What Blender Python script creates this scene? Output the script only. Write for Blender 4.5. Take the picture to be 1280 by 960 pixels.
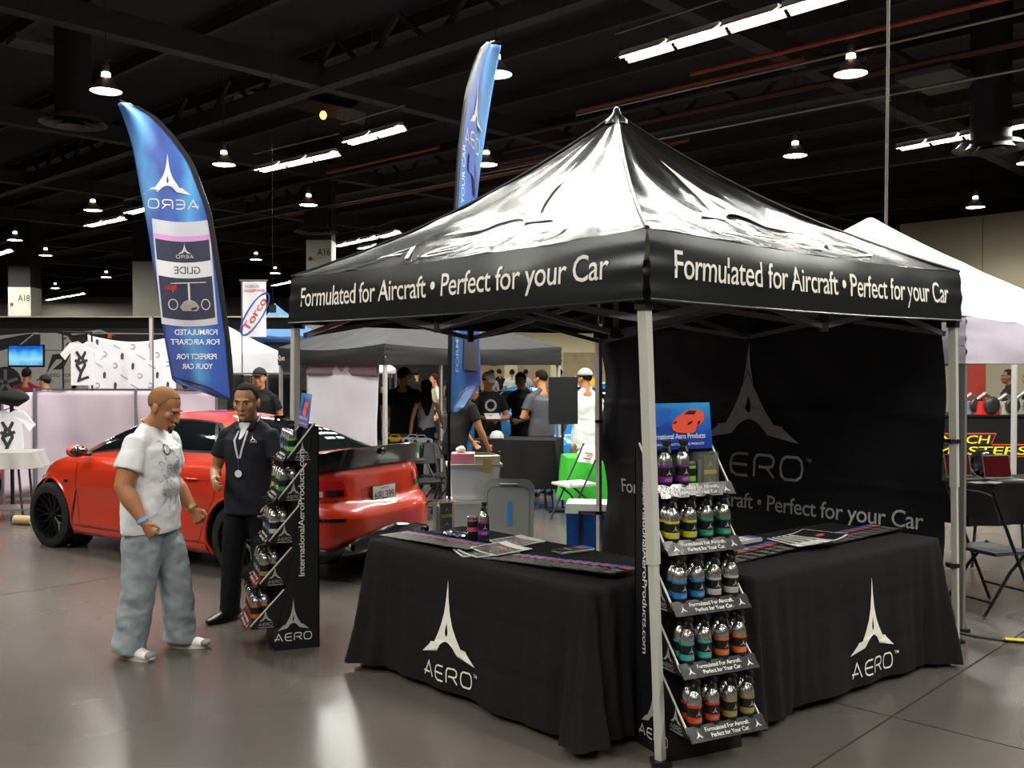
import bpy, math, random
from math import sin, cos, pi, radians as R
from mathutils import Vector as V, Matrix, noise
from mathutils.geometry import tessellate_polygon
random.seed(7)
D = bpy.data
S = bpy.context.scene
COL = S.collection
for _o in list(D.objects): D.objects.remove(_o)

# ---------------------------------------------------------------- camera, world, exposure
CAMZ = 1.78; F = 1220.0; PITCH = 1.03
_cd = D.cameras.new('camera'); _cam = D.objects.new('camera', _cd); COL.objects.link(_cam)
_cam.location = (0, 0, CAMZ); _cam.rotation_euler = (R(90 - PITCH), 0, 0)
_cd.sensor_width = 36.0; _cd.lens = F / 1280 * 36.0; _cd.clip_end = 400; _cd.clip_start = 0.05
S.camera = _cam
W = D.worlds.new('hall_air'); S.world = W; W.use_nodes = True
W.node_tree.nodes['Background'].inputs[0].default_value = (1.0, 0.95, 0.9, 1)
W.node_tree.nodes['Background'].inputs[1].default_value = 0.035
S.view_settings.view_transform = 'Standard'; S.view_settings.look = 'None'
S.view_settings.exposure = 0.55; S.view_settings.gamma = 1.0
S.view_settings.use_curve_mapping = False
LAMP_W = 300.0      # watts of one high-bay lamp
TUBE_E = 26.0       # emission strength of the fluorescent tubes
S.cycles.max_bounces = 6; S.cycles.diffuse_bounces = 3; S.cycles.glossy_bounces = 3
S.cycles.transmission_bounces = 4; S.cycles.transparent_max_bounces = 6
S.cycles.sample_clamp_indirect = 4.0
S.cycles.use_denoising = True
S.cycles.caustics_reflective = False; S.cycles.caustics_refractive = False

# hall grid: every beam, pipe and tube light of the hall runs along UH or VH
UH = V((-0.726, 0.687, 0)); VH = V((0.687, 0.726, 0))

def at(px, py, Y):
    "world point seen at pixel (px, py) of the 1280x960 photograph at distance Y"
    x = (px - 640) / F; y = -(py - 480) / F; p = R(PITCH)
    d = V((x, cos(p) + y * sin(p), -sin(p) + y * cos(p)))
    return V((0, 0, CAMZ)) + d * (Y / d.y)

# ---------------------------------------------------------------- helpers
def hx(s):
    s = s.lstrip('#'); o = []
    for i in (0, 2, 4):
        c = int(s[i:i+2], 16) / 255
        o.append(c / 12.92 if c <= 0.04045 else ((c + 0.055) / 1.055) ** 2.4)
    return (*o, 1)
MATS = {}
def mat(name, col='#808080', rough=0.5, metal=0.0, spec=0.5, emit=None, estr=0.0, trans=0.0, ior=1.45, alpha=1.0,
        coat=0.0, var=0.0, vscale=5.0, bump=0.0, bscale=20.0, rvar=0.0, col2=None, weave=0.0, sheen=0.0, stretch=None):
    if name in MATS: return MATS[name]
    m = D.materials.new(name); m.use_nodes = True; nt = m.node_tree; N = nt.nodes; L = nt.links
    b = N['Principled BSDF']
    c = hx(col) if isinstance(col, str) else (*col, 1)
    b.inputs['Base Color'].default_value = c
    b.inputs['Roughness'].default_value = rough; b.inputs['Metallic'].default_value = metal
    b.inputs['Specular IOR Level'].default_value = spec; b.inputs['IOR'].default_value = ior
    b.inputs['Transmission Weight'].default_value = trans; b.inputs['Alpha'].default_value = alpha
    b.inputs['Coat Weight'].default_value = coat; b.inputs['Coat Roughness'].default_value = 0.06
    b.inputs['Sheen Weight'].default_value = sheen
    if emit:
        b.inputs['Emission Color'].default_value = hx(emit); b.inputs['Emission Strength'].default_value = estr
    tc = None
    def coords():
        nonlocal tc
        if tc is None:
            t = N.new('ShaderNodeTexCoord'); mp = N.new('ShaderNodeMapping')
            L.new(t.outputs['Object'], mp.inputs[0])
            if stretch: mp.inputs['Scale'].default_value = stretch
            tc = mp.outputs[0]
        return tc
    if var or col2 or rvar:
        n = N.new('ShaderNodeTexNoise'); n.inputs['Scale'].default_value = vscale; n.inputs['Detail'].default_value = 4
        L.new(coords(), n.inputs['Vector'])
        if var or col2:
            cr = N.new('ShaderNodeValToRGB'); L.new(n.outputs['Fac'], cr.inputs[0])
            cr.color_ramp.elements[0].position = 0.2; cr.color_ramp.elements[1].position = 0.8
            c2 = hx(col2) if col2 else tuple(min(1, q * (1 + var)) for q in c[:3]) + (1,)
            cr.color_ramp.elements[0].color = c if col2 else tuple(q * (1 - var) for q in c[:3]) + (1,)
            cr.color_ramp.elements[1].color = c2
            L.new(cr.outputs[0], b.inputs['Base Color'])
        if rvar:
            mr = N.new('ShaderNodeMapRange'); L.new(n.outputs['Fac'], mr.inputs[0])
            mr.inputs[1].default_value = .15; mr.inputs[2].default_value = .85
            mr.inputs[3].default_value = max(0, rough - rvar); mr.inputs[4].default_value = rough + rvar
            L.new(mr.outputs[0], b.inputs['Roughness'])
    if bump:
        n2 = N.new('ShaderNodeTexNoise'); n2.inputs['Scale'].default_value = bscale; n2.inputs['Detail'].default_value = 4
        L.new(coords(), n2.inputs['Vector'])
        bp = N.new('ShaderNodeBump'); bp.inputs['Strength'].default_value = bump; bp.inputs['Distance'].default_value = 0.02
        L.new(n2.outputs['Fac'], bp.inputs['Height']); L.new(bp.outputs[0], b.inputs['Normal'])
    MATS[name] = m
    return m

def grad_mat(name, stops, axis=2, lo=0.0, hi=1.0, rough=0.5, nz=0.0, nscale=2.0):
    "printed colour blend along an object axis"
    m = D.materials.new(name); m.use_nodes = True; nt = m.node_tree; N = nt.nodes; L = nt.links
    b = N['Principled BSDF']; b.inputs['Roughness'].default_value = rough
    t = N.new('ShaderNodeTexCoord'); sp = N.new('ShaderNodeSeparateXYZ'); L.new(t.outputs['Object'], sp.inputs[0])
    mr = N.new('ShaderNodeMapRange'); L.new(sp.outputs[axis], mr.inputs[0])
    mr.inputs[1].default_value = lo; mr.inputs[2].default_value = hi
    src = mr.outputs[0]
    if nz:
        n = N.new('ShaderNodeTexNoise'); n.inputs['Scale'].default_value = nscale; n.inputs['Detail'].default_value = 3
        L.new(t.outputs['Object'], n.inputs['Vector'])
        ma = N.new('ShaderNodeMath'); ma.operation = 'MULTIPLY_ADD'; L.new(n.outputs['Fac'], ma.inputs[0])
        ma.inputs[1].default_value = nz; L.new(src, ma.inputs[2])
        mb = N.new('ShaderNodeMath'); mb.operation = 'SUBTRACT'; L.new(ma.outputs[0], mb.inputs[0]); mb.inputs[1].default_value = nz / 2
        src = mb.outputs[0]
    cr = N.new('ShaderNodeValToRGB'); L.new(src, cr.inputs[0])
    e = cr.color_ramp.elements
    while len(e) < len(stops): e.new(0.5)
    for i, (p, c) in enumerate(stops): e[i].position = p; e[i].color = hx(c)
    L.new(cr.outputs[0], b.inputs['Base Color'])
    MATS[name] = m
    return m

class MB:
    "mesh collector"
    def __init__(s): s.v = []; s.f = []; s.mi = []; s.cur = 0
    def add(s, vs, fs):
        o = len(s.v); s.v += [V(p) for p in vs]
        for f in fs: s.f.append(tuple(i + o for i in f)); s.mi.append(s.cur)
        return s
    def box(s, c, size, rot=None, taper=1.0):
        x, y, z = (q / 2 for q in size); c = V(c); vs = []
        for dz in (-1, 1):
            k = taper if dz > 0 else 1
            for dx, dy in ((-1, -1), (1, -1), (1, 1), (-1, 1)):
                p = V((dx * x * k, dy * y * k, dz * z))
                if rot is not None: p = rot @ p
                vs.append(c + p)
        return s.add(vs, [(3, 2, 1, 0), (4, 5, 6, 7), (0, 1, 5, 4), (1, 2, 6, 5), (2, 3, 7, 6), (3, 0, 4, 7)])
    def bar(s, a, b, w, h=None, up=(0, 0, 1)):
        a = V(a); b = V(b); h = h or w; t = (b - a).normalized(); u = V(up)
        if abs(t.dot(u)) > .98: u = V((1, 0, 0))
        x = t.cross(u).normalized(); y = x.cross(t).normalized(); vs = []
        for p in (a, b):
            for i, j in ((-1, -1), (1, -1), (1, 1), (-1, 1)): vs.append(p + x * i * w / 2 + y * j * h / 2)
        return s.add(vs, [(3, 2, 1, 0), (4, 5, 6, 7), (0, 1, 5, 4), (1, 2, 6, 5), (2, 3, 7, 6), (3, 0, 4, 7)])
    def tube(s, pts, r, seg=8, caps=True, hint=None, round_=False):
        "swept tube; r number, list of numbers or list of (rx, ry)"
        P = [V(p) for p in pts]; n = len(P)
        rr = [r] * n if isinstance(r, (int, float)) else list(r)
        rr = [(q, q) if isinstance(q, (int, float)) else q for q in rr]
        if round_:
            def cap(p, d, q):
                m = (q[0] + q[1]) / 2
                return [(p + d * m * .96, (q[0] * .3, q[1] * .3)), (p + d * m * .78, (q[0] * .66, q[1] * .66)), (p + d * m * .42, (q[0] * .9, q[1] * .9))]
            d0 = (P[0] - P[1]).normalized(); d1 = (P[-1] - P[-2]).normalized()
            a = cap(P[0], d0, rr[0]); z = cap(P[-1], d1, rr[-1])[::-1]
            P = [q[0] for q in a] + P + [q[0] for q in z]; rr = [q[1] for q in a] + rr + [q[1] for q in z]; n = len(P)
        h = V(hint) if hint is not None else None; vs = []; px = None
        for i in range(n):
            t = (P[min(i + 1, n - 1)] - P[max(i - 1, 0)]).normalized()
            if h is not None:
                x = h - t * h.dot(t)
                x = x.normalized() if x.length > 1e-4 else (px or V((1, 0, 0)))
            else:
                if px is None:
                    u = V((0, 0, 1)) if abs(t.z) < .9 else V((1, 0, 0)); x = t.cross(u).normalized()
                else:
                    x = px - t * px.dot(t); x = x.normalized() if x.length > 1e-5 else t.orthogonal().normalized()
            px = x; y = t.cross(x).normalized()
            for k in range(seg):
                a = 2 * pi * k / seg; vs.append(P[i] + x * cos(a) * rr[i][0] + y * sin(a) * rr[i][1])
        fs = [(i * seg + k, i * seg + (k + 1) % seg, (i + 1) * seg + (k + 1) % seg, (i + 1) * seg + k) for i in range(n - 1) for k in range(seg)]
        if caps: fs += [tuple(range(seg))[::-1], tuple(range((n - 1) * seg, n * seg))]
        return s.add(vs, fs)
    def lathe(s, prof, c=(0, 0, 0), seg=20, axis=None, caps=True):
        "profile of (radius, height) about an axis"
        c = V(c); M = Matrix.Identity(3) if axis is None else V((0, 0, 1)).rotation_difference(V(axis)).to_matrix()
        vs = [c + M @ V((r * cos(2 * pi * k / seg), r * sin(2 * pi * k / seg), z)) for r, z in prof for k in range(seg)]
        n = len(prof)
        fs = [(i * seg + k, i * seg + (k + 1) % seg, (i + 1) * seg + (k + 1) % seg, (i + 1) * seg + k) for i in range(n - 1) for k in range(seg)]
        if caps: fs += [tuple(range(seg))[::-1], tuple(range((n - 1) * seg, n * seg))]
        return s.add(vs, fs)
    def ell(s, c, r, M=None, seg=14, rings=9):
        c = V(c); r = (r, r, r) if isinstance(r, (int, float)) else r; vs = []
        for i in range(rings + 1):
            a = pi * (i + .02) / (rings + .04)
            for k in range(seg):
                b = 2 * pi * k / seg; p = V((r[0] * sin(a) * cos(b), r[1] * sin(a) * sin(b), r[2] * cos(a)))
                vs.append(c + (M @ p if M is not None else p))
        fs = [(i * seg + k, (i + 1) * seg + k, (i + 1) * seg + (k + 1) % seg, i * seg + (k + 1) % seg) for i in range(rings) for k in range(seg)]
        fs += [tuple(range(seg)), tuple(range(rings * seg, (rings + 1) * seg))[::-1]]
        return s.add(vs, fs)
    def grid(s, fn, nu, nv, closed=False):
        vs = [fn(i / nu, j / nv) for j in range(nv + 1) for i in range(nu + 1)]
        w = nu + 1
        return s.add(vs, [(j * w + i, j * w + i + 1, (j + 1) * w + i + 1, (j + 1) * w + i) for j in range(nv) for i in range(nu)])
    def slab(s, fn, nu, nv, th):
        "grid with thickness th along -z of the supplied normal function fn -> (point, normal)"
        w = nu + 1; q = [fn(i / nu, j / nv) for j in range(nv + 1) for i in range(nu + 1)]
        vs = [p for p, n in q] + [p - n * th for p, n in q]; o = len(q)
        fs = [(j * w + i, j * w + i + 1, (j + 1) * w + i + 1, (j + 1) * w + i) for j in range(nv) for i in range(nu)]
        fs += [tuple(o + k for k in f[::-1]) for f in list(fs)]
        rim = [i for i in range(w)] + [j * w + nu for j in range(1, nv + 1)] + [nv * w + i for i in range(nu - 1, -1, -1)] + [j * w for j in range(nv - 1, 0, -1)]
        for a, b in zip(rim, rim[1:] + rim[:1]): fs.append((b, a, a + o, b + o))
        return s.add(vs, fs)
    def prism(s, poly, fmap, th, holes=()):
        "polygon (2D points) extruded: fmap(u, v, w) -> point, w in 0..th"
        allp = list(poly) + [p for h in holes for p in h]; n = len(allp)
        loops = [[V((p[0], p[1], 0)) for p in poly]] + [[V((p[0], p[1], 0)) for p in h] for h in holes]
        tris = tessellate_polygon(loops)
        vs = [fmap(p[0], p[1], th) for p in allp] + [fmap(p[0], p[1], 0) for p in allp]
        ar = sum(allp[i][0] * allp[(i + 1) % len(poly)][1] - allp[(i + 1) % len(poly)][0] * allp[i][1] for i in range(len(poly)))
        fs = []
        for t in tris:
            a, b, c = t
            cr = (allp[b][0]-allp[a][0])*(allp[c][1]-allp[a][1]) - (allp[b][1]-allp[a][1])*(allp[c][0]-allp[a][0])
            t = (a, b, c) if cr > 0 else (a, c, b)
            fs += [t, tuple(i + n for i in t[::-1])]
        k = 0
        for lp in [poly] + list(holes):
            m = len(lp)
            for i in range(m):
                a, b = k + i, k + (i + 1) % m
                fs.append((b, a, a + n, b + n) if ar > 0 and k == 0 else (a, b, b + n, a + n))
            k += m
        return s.add(vs, fs)
    def build(s, name, m, parent=None, smooth=False, kind=None, label=None, at_=None, mods=()):
        me = D.meshes.new(name); o = D.objects.new(name, me)
        org = V(at_) if at_ is not None else V((0, 0, 0))
        me.from_pydata([p - org for p in s.v], [], s.f); o.location = org
        for q in (m if isinstance(m, (list, tuple)) else [m]): me.materials.append(q)
        if isinstance(m, (list, tuple)):
            me.polygons.foreach_set('material_index', s.mi)
        if smooth:
            me.polygons.foreach_set('use_smooth', [True] * len(me.polygons))
            if smooth != 'all':
                try: me.set_sharp_from_angle(angle=R(42))
                except Exception: pass
        me.update(); COL.objects.link(o)
        if parent is not None: o.parent = parent
        if kind: o['kind'] = kind
        if label: o['label'] = label
        return o

def tag(o, label, cat, group=None):
    o['label'] = label; o['category'] = cat
    if group: o['group'] = group
    return o
def thing(name, label, cat, loc=(0, 0, 0), rz=0.0, group=None):
    o = D.objects.new(name, None); COL.objects.link(o); o.location = loc; o.rotation_euler = (0, 0, rz)
    o.empty_display_size = .1
    return tag(o, label, cat, group)
def dup(o, loc=None, rz=None, label=None, parent=None, group=None, remat=None):
    c = o.copy(); COL.objects.link(c)
    if parent is not None: c.parent = parent
    if remat and c.type == 'MESH' and c.name.split('.')[0] in remat:
        c.material_slots[0].link = 'OBJECT'; c.material_slots[0].material = remat[c.name.split('.')[0]]
    for ch in KIDS.get(o.name, ()) or [x for x in o.children]:
        dup(ch, parent=c, remat=remat)
    if loc is not None: c.location = loc
    if rz is not None: c.rotation_euler = (0, 0, rz)
    if label: c['label'] = label
    if group: c['group'] = group
    return c
KIDS = {}

# ---- lettering
_txt = {}; CAPH = [0]
def text_mesh(t):
    if t not in _txt:
        cu = D.curves.new('t', 'FONT'); cu.body = t; cu.size = 1.0; cu.resolution_u = 3; cu.offset = 0.005; cu.space_character = 0.94
        ob = D.objects.new('t', cu); COL.objects.link(ob)
        bpy.context.view_layer.update()
        me = D.meshes.new_from_object(ob.evaluated_get(bpy.context.evaluated_depsgraph_get()))
        vs = [tuple(v.co) for v in me.vertices]; fs = [tuple(p.vertices) for p in me.polygons]
        D.objects.remove(ob); D.curves.remove(cu); D.meshes.remove(me)
        x0 = min(v[0] for v in vs); x1 = max(v[0] for v in vs)
        if t == 'H': CAPH[0] = max(v[1] for v in vs)
        elif not CAPH[0]: text_mesh('H')
        vs = [((v[0] - x0) / (x1 - x0), v[1] / CAPH[0]) for v in vs]
        _txt[t] = (vs, fs, (x1 - x0) / CAPH[0])
    return _txt[t]
def text_into(mb, t, fmap, u0, v0, cap, width=None, flip=False, shear=0.0):
    "adds lettering with cap height and width to a collector; fmap(u, v) -> point"
    vs, fs, asp = text_mesh(t); w = width or asp * cap
    q = []
    for x, y in vs:
        xx = (1 - x) if flip else x
        q.append(fmap(u0 + xx * w + (y * cap * shear), v0 + y * cap))
    mb.add(q, [f[::-1] for f in fs] if flip else fs); return w
def stroke(mb, pts, wd, fmap, closed=False):
    P = [V((p[0], p[1])) for p in pts]; n = len(P); L_ = []; R_ = []
    for i in range(n):
        a = P[i - 1] if (i > 0 or closed) else P[i]; b = P[(i + 1) % n] if (i < n - 1 or closed) else P[i]
        d1 = (P[i] - a); d2 = (b - P[i]); d1 = d1.normalized() if d1.length > 1e-6 else d2.normalized(); d2 = d2.normalized() if d2.length > 1e-6 else d1
        t = (d1 + d2).normalized(); nn = V((-t.y, t.x)); k = 1 / max(.5, nn.dot(V((-d1.y, d1.x))))
        L_.append(P[i] + nn * wd / 2 * k); R_.append(P[i] - nn * wd / 2 * k)
    vs = [fmap(p.x, p.y) for p in L_ + R_]; m = n if closed else n - 1
    mb.add(vs, [(i, n + i, n + (i + 1) % n, (i + 1) % n) for i in range(m)])
def aero_letters(mb, fmap, uc, v0, h, w=None, flip=False, th=.12):
    "the four wide letters A E R O in the rounded style of the booth"
    tot = 6.3; w = w or h * tot * .82; k = w / tot
    def g(x, y): return fmap(uc + ((x - tot / 2) * k) * (-1 if flip else 1), v0 + y * h)
    def st(p, x0, c=False): stroke(mb, [((x0 + a) , b) for a, b in p], th, g, c)
    st([(0, 0), (.62, 1), (1.24, 0)], 0.1); st([(-.1, .28), (.78, .28)], 0.1)
    st([(1.15, 1), (.45, 1), (.12, .86), (0, .5), (.12, .14), (.45, 0), (1.15, 0)], 1.75); st([(.06, .5), (1.1, .5)], 1.75)
    st([(0, 0), (0, .75), (.12, .95), (.3, 1), (.95, 1), (1.15, .88), (1.18, .7), (1.1, .52), (.9, .45), (.25, .45)], 3.3)
    st([(.72, .45), (1.22, 0)], 3.3)
    st([(.3, 0), (.08, .15), (0, .5), (.08, .85), (.3, 1), (1.0, 1), (1.22, .85), (1.3, .5), (1.22, .15), (1.0, 0)], 4.9, True)
_hr = [(.024, .78), (.062, .58), (.12, .43), (.2, .30), (.275, .2), (.29, .175), (.39, .16), (.4, .135), (.585, 0), (.22, .07), (.19, .105), (.13, .17), (.06, .21)]
LOGO = [(0, 1)] + [(x, y) for x, y in _hr] + [(0, .225)] + [(-x, y) for x, y in _hr[::-1]]
LOGO_HOLE = [(0, .47), (.022, .38), (.03, .33), (.015, .295), (0, .29), (-.015, .295), (-.03, .33), (-.022, .38)]
def logo_into(mb, fmap, uc, v0, h, hw=1.0):
    poly = LOGO[::-1]; hole = LOGO_HOLE
    allp = poly + hole
    tris = tessellate_polygon([[V((p[0], p[1], 0)) for p in poly], [V((p[0], p[1], 0)) for p in hole]])
    fs = []
    for a, b, c in tris:
        cr = (allp[b][0]-allp[a][0])*(allp[c][1]-allp[a][1]) - (allp[b][1]-allp[a][1])*(allp[c][0]-allp[a][0])
        fs.append((a, b, c) if cr > 0 else (a, c, b))
    mb.add([fmap(uc + p[0] * h * hw, v0 + p[1] * h) for p in allp], fs)
def plane_map(o, u, v, n=None, off=0.002):
    o = V(o); u = V(u).normalized(); v = V(v).normalized(); n = V(n) if n is not None else u.cross(v)
    return lambda a, b: o + u * a + v * b + n * off
def wob(p, s=1.0, seed=0.0):
    return noise.noise(V(p) * s + V((seed, seed * 1.7, -seed)))
# ---------------------------------------------------------------- hall lights (kept near the top for tuning)
M_glow = mat('lamp_glow', '#fff6e8', emit='#fff6ec', estr=30)
M_tube = mat('tube_glow', '#ffffff', emit='#f6fff0', estr=TUBE_E)
M_hbm = mat('lamp_reflector', '#c9c2b8', .35, .8)
M_dark = mat('ceiling_black', '#2e2a2a', .9, var=.25, vscale=.5)
M_dark2 = mat('beam_black', '#3b3634', .8, var=.2, vscale=.8)
LZ = 6.65
def lamp_proto():
    t = thing('high_bay_lamp', 'x', 'ceiling lamp', (0, 0, LZ), 0, 'high bay lamps under the hall ceiling')
    MB().lathe([(.03, .50), (.06, .48), (.065, .36), (.05, .34)], seg=12).build('ballast_housing', mat('lamp_housing', '#6a6460', .5, .6), t, 'x')
    MB().lathe([(.055, .345), (.075, .335), (.08, .27), (.06, .262)], seg=14).build('lamp_neck', mat('neck_glow', '#fff0d8', emit='#ffe9c8', estr=5), t, True)
    MB().lathe([(.06, .27), (.11, .22), (.19, .12), (.27, .012), (.28, 0), (.274, 0), (.262, .012), (.185, .115), (.10, .215), (.05, .26)], seg=24, caps=False).build('reflector', M_hbm, t, True)
    MB().lathe([(.001, .012), (.255, .012), (.262, .022), (.001, .028)], seg=24, caps=False).build('lens', M_glow, t)
    MB().tube([(0, 0, .5), (0, 0, 2.8)], .012, 6).build('hanger_rod', M_dark2, t)
    a = MB(); a.bar((-.09, 0, .56), (.09, 0, .56), .02).bar((0, -.09, .53), (0, .09, .53), .02); a.build('mounting_bracket', mat('lamp_housing'), t)
    return t
LAMPS = [  # (X, Y, wording)
    (-7.2, 17.4, 'high bay lamp glowing at the tip of the blue flag in front of the car'),
    (-6.97, 23.7, 'high bay lamp just above the long tube light beside the curved flag'),
    (-6.15, 29.6, 'high bay lamp hanging above the white column marked A16'),
    (-13.1, 30.6, 'high bay lamp above a short tube light beside the curved flag'),
    (-19.2, 37.8, 'far high bay lamp high over the printed car wall at the hall edge'),
    (-11.7, 44.7, 'far high bay lamp above the small white lettered banner'),
    (-20.5, 43.0, 'far high bay lamp directly above the plain pale column'),
    (-12.4, 51.2, 'smaller high bay lamp beneath and beside the one over the small banner'),
    (-22.2, 53.5, 'far high bay lamp between the plain column and the curved flag'),
    (-.27, 16.4, 'high bay lamp partly hidden behind the tall narrow flag tip'),
    (5.65, 16.37, 'largest high bay lamp, right of the black tent peak'),
    (6.56, 22.7, 'high bay lamp lower right of the largest one above the tent ridge'),
    (14.2, 30.0, 'high bay lamp in front of the beige wall over the white tent'),
    (-28.5, 61.0, 'tiny far high bay lamp over the pale column at the hall edge'),
    (-26.2, 71.0, 'tiny far high bay lamp low over the far wall by the curved flag'),
    (-.62, 23.7, 'small high bay lamp glimpsed beside the edge of the tall narrow flag'),
]
WALL_WASH = {(1, 51): 5, (7, 51): 5, (13, 51): 4, (18.3, 29.5): 2.5, (17.8, 24.5): 2, (22, 20): 1, (-5, 46): 2}  # lamps added out of view to brighten the walls, with power factor
OFF = list(WALL_WASH) + [(.5, 31), (7, 37.5), (1, 38.5), (-13.5, 16.5), (-13.3, 10.6), (-7.3, 10.6), (-1.1, 10.4), (5.2, 10.3), (11.6, 10.4), (12, 17), (12.4, 23.5), (-7.4, 4.4), (-1.5, 4.2), (4.8, 4.0), (11, 4.2), (-7.4, -1.8), (-1.6, -2), (4.6, -2.1), (-1.7, -8), (4.5, -8)]
lp0 = lamp_proto()
KIDS[lp0.name] = list(lp0.children)
def light(kind, loc, energy, size=.5, col=(1, .95, .89), rot=(0, 0, 0), sy=None, parent=None):
    l = D.lights.new('light', kind); l.energy = energy; l.color = col
    if kind == 'AREA':
        l.shape = 'RECTANGLE' if sy else 'DISK'; l.size = size
        if sy: l.size_y = sy
    elif kind == 'SPOT':
        l.shadow_soft_size = size; l.spot_size = R(150); l.spot_blend = .6
    else: l.shadow_soft_size = size
    o = D.objects.new('lamp_light', l); COL.objects.link(o); o.location = loc; o.rotation_euler = rot
    if parent is not None: o.parent = parent
    return o
for i, (x, y, lb) in enumerate(LAMPS + [(a, b, '') for a, b in OFF]):
    o = lp0 if i == 0 else dup(lp0)
    o.location = (x, y, LZ)
    o['label'] = lb or 'high bay lamp hidden from view, of the hall rows or added to brighten walls'
    light('SPOT', (0, 0, -.03), LAMP_W * WALL_WASH.get((x, y), 1), .24, parent=o)
KIDS.clear()

M_unistrut = mat('galvanised_strut', '#8d8b86', .4, .9)
def tube_light(p, q, label, n=3, lit=True):
    "row of tube fixtures hung from a strut; p, q end points"
    p = V(p); q = V(q); d = (q - p); L_ = d.length; d.normalize(); s = V((-d.y, d.x, 0))
    t = thing('tube_light', label, 'ceiling lamp', p, 0, 'fluorescent tube lights hung under the ceiling')
    for k in range(n):
        a = d * (L_ * k / n + .03); b = d * (L_ * (k + 1) / n - .03)
        m = MB()
        m.bar(a, b, .12, .06); m.v = [v + V((0, 0, .07)) for v in m.v]; m.build('housing', mat('lamp_white', '#d8d8d2', .5), t)
        for sg in (-1, 1):
            MB().tube([a + s * sg * .075 + d * .04, b + s * sg * .075 - d * .04], .021, 8).build('tube', M_tube, t)
            r = MB(); r.grid(lambda u, v: a + (b - a) * u + s * sg * (.06 + .12 * v) + V((0, 0, .05 - .09 * v)), 1, 1); r.build('reflector_wing', mat('lamp_white'), t)
    r = MB(); r.bar(-d * .1 + V((0, 0, .42)), d * (L_ + .1) + V((0, 0, .42)), .04, .02); r.build('hanger_strut', M_unistrut, t)
    for k in (0, .5, 1): MB().bar(d * L_ * k + V((0, 0, .1)), d * L_ * k + V((0, 0, 9.44 - p.z)), .008).build('hanger_rod', M_dark2, t)
    c = (p + q) / 2
    light('AREA', p + d * L_ / 2 + V((0, 0, -.06)), 60 * L_, .2, (1, 1, .93), (0, 0, math.atan2(d.y, d.x) + pi / 2), L_)
    return t
def tl(px, py, px2, py2, label, n=3, z=LZ):
    Y1 = (z - CAMZ) * F / (458 - py); Y2 = (z - CAMZ) * F / (458 - py2)
    p = at(px, py, Y1); q = at(px2, py2, Y2); p.z = q.z = z
    return tube_light(p, q, label, n)
tl(775, 76, 1060, -8, 'long bright row of tube lights above and right of the tent peak', 4)
tl(320, 214, 420, 192, 'long tube light above the white column marked A16', 3)
tl(430, 180, 502, 160, 'tube light between the A16 column and the tall narrow flag', 2)
tl(1120, 187, 1290, 155, 'tube light passing behind the round air duct', 4)
tl(107, 283, 153, 273, 'short tube light hanging left of the curved flag over the pink panels', 2)
tl(157, 267, 186, 260, 'very short tube light ending at the edge of the curved flag', 1)
tl(58, 375, 104, 367, 'distant tube light low above the printed car wall', 2)
tl(-30, 326, 12, 313, 'tube light cut by the picture edge above the television', 2)
tl(418, 308, 468, 297, 'bright tube light directly right of the A16 column', 3)
tl(448, 311, 470, 307, 'lower short tube light right of the A16 column', 1)
tl(473, 297, 497, 290, 'tube light furthest right of the A16 column above the tent ridge', 1)
tl(340, 357, 364, 352, 'small tube light above the white lettered banner', 1)
# rows that the photograph shows only as reflections on the glossy roofs and the polished floor
for cx, cy in ((-3.4, 9.6), (-.1, 11.0)):
    c = V((cx, cy, LZ + .15)); tube_light(c - UH * 2.6, c + UH * 2.6, 'tube light row over the tents, above the picture, shining on their roofs', 3)
c = V((6.4, 10.5, LZ + .1)); tube_light(c - UH * 2.5, c + UH * 2.5, 'tube light row over the black tent, seen only as a shine on its roof', 3)
for cx, cy in ((-9, 5), (-3, -3), (6, 1), (9.5, 8.4)):
    c = V((cx, cy, LZ)); tube_light(c - UH * 2.4, c + UH * 2.4, 'tube light row over the aisle in front of the booth', 3)

# ---------------------------------------------------------------- floor of polished concrete slabs
M_fl = mat('polished_concrete', '#403c39', .25, spec=.6, col2='#645d58', vscale=.35, rvar=.07)
fl = MB().box((0, 50, -.13), (260, 220, .2)).build('floor', mat('joint_filler', '#2a2725', .6), kind='structure')
slab = None; sz = 6.1; o0 = V((1.93, 4.93, 0))    # a joint crossing seen at the lower right edge
for i in range(-8, 9):
    for j in range(-8, 9):
        c = o0 + UH * sz * (i + .5) + VH * sz * (j + .5)
        if c.y < -9 or c.y > 62 or abs(c.x) > 46: continue
        if slab is None:
            m = MB(); q = [(-1, -1), (1, -1), (1, 1), (-1, 1)]; k = sz / 2 - .006
            vs = [UH * a * k + VH * b * k for a, b in q]
            vs = [v + V((0, 0, 0)) for v in vs] + [v + V((0, 0, -.028)) for v in vs]
            m.add(vs, [(3, 2, 1, 0), (4, 5, 6, 7), (0, 1, 5, 4), (1, 2, 6, 5), (2, 3, 7, 6), (3, 0, 4, 7)])
            slab = m.build('floor_slab', M_fl, fl); sl = slab
        else:
            sl = slab.copy(); COL.objects.link(sl)
        sl.location = c
# one material space for all slabs: shading by world position
nt = M_fl.node_tree
g = nt.nodes.new('ShaderNodeNewGeometry')
for l in list(nt.links):
    if l.from_node.type == 'TEX_COORD': nt.links.new(g.outputs['Position'], l.to_socket)

# ---------------------------------------------------------------- walls
M_w = mat('beige_wall', '#b9b29c', .8, var=.06, vscale=.3)
M_w2 = mat('grey_wall', '#8f8980', .85, var=.06, vscale=.25)
M_blk = mat('stone_block', '#a99a78', .85, col2='#8d7f62', vscale=2.2, bump=.4, bscale=3)
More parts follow.
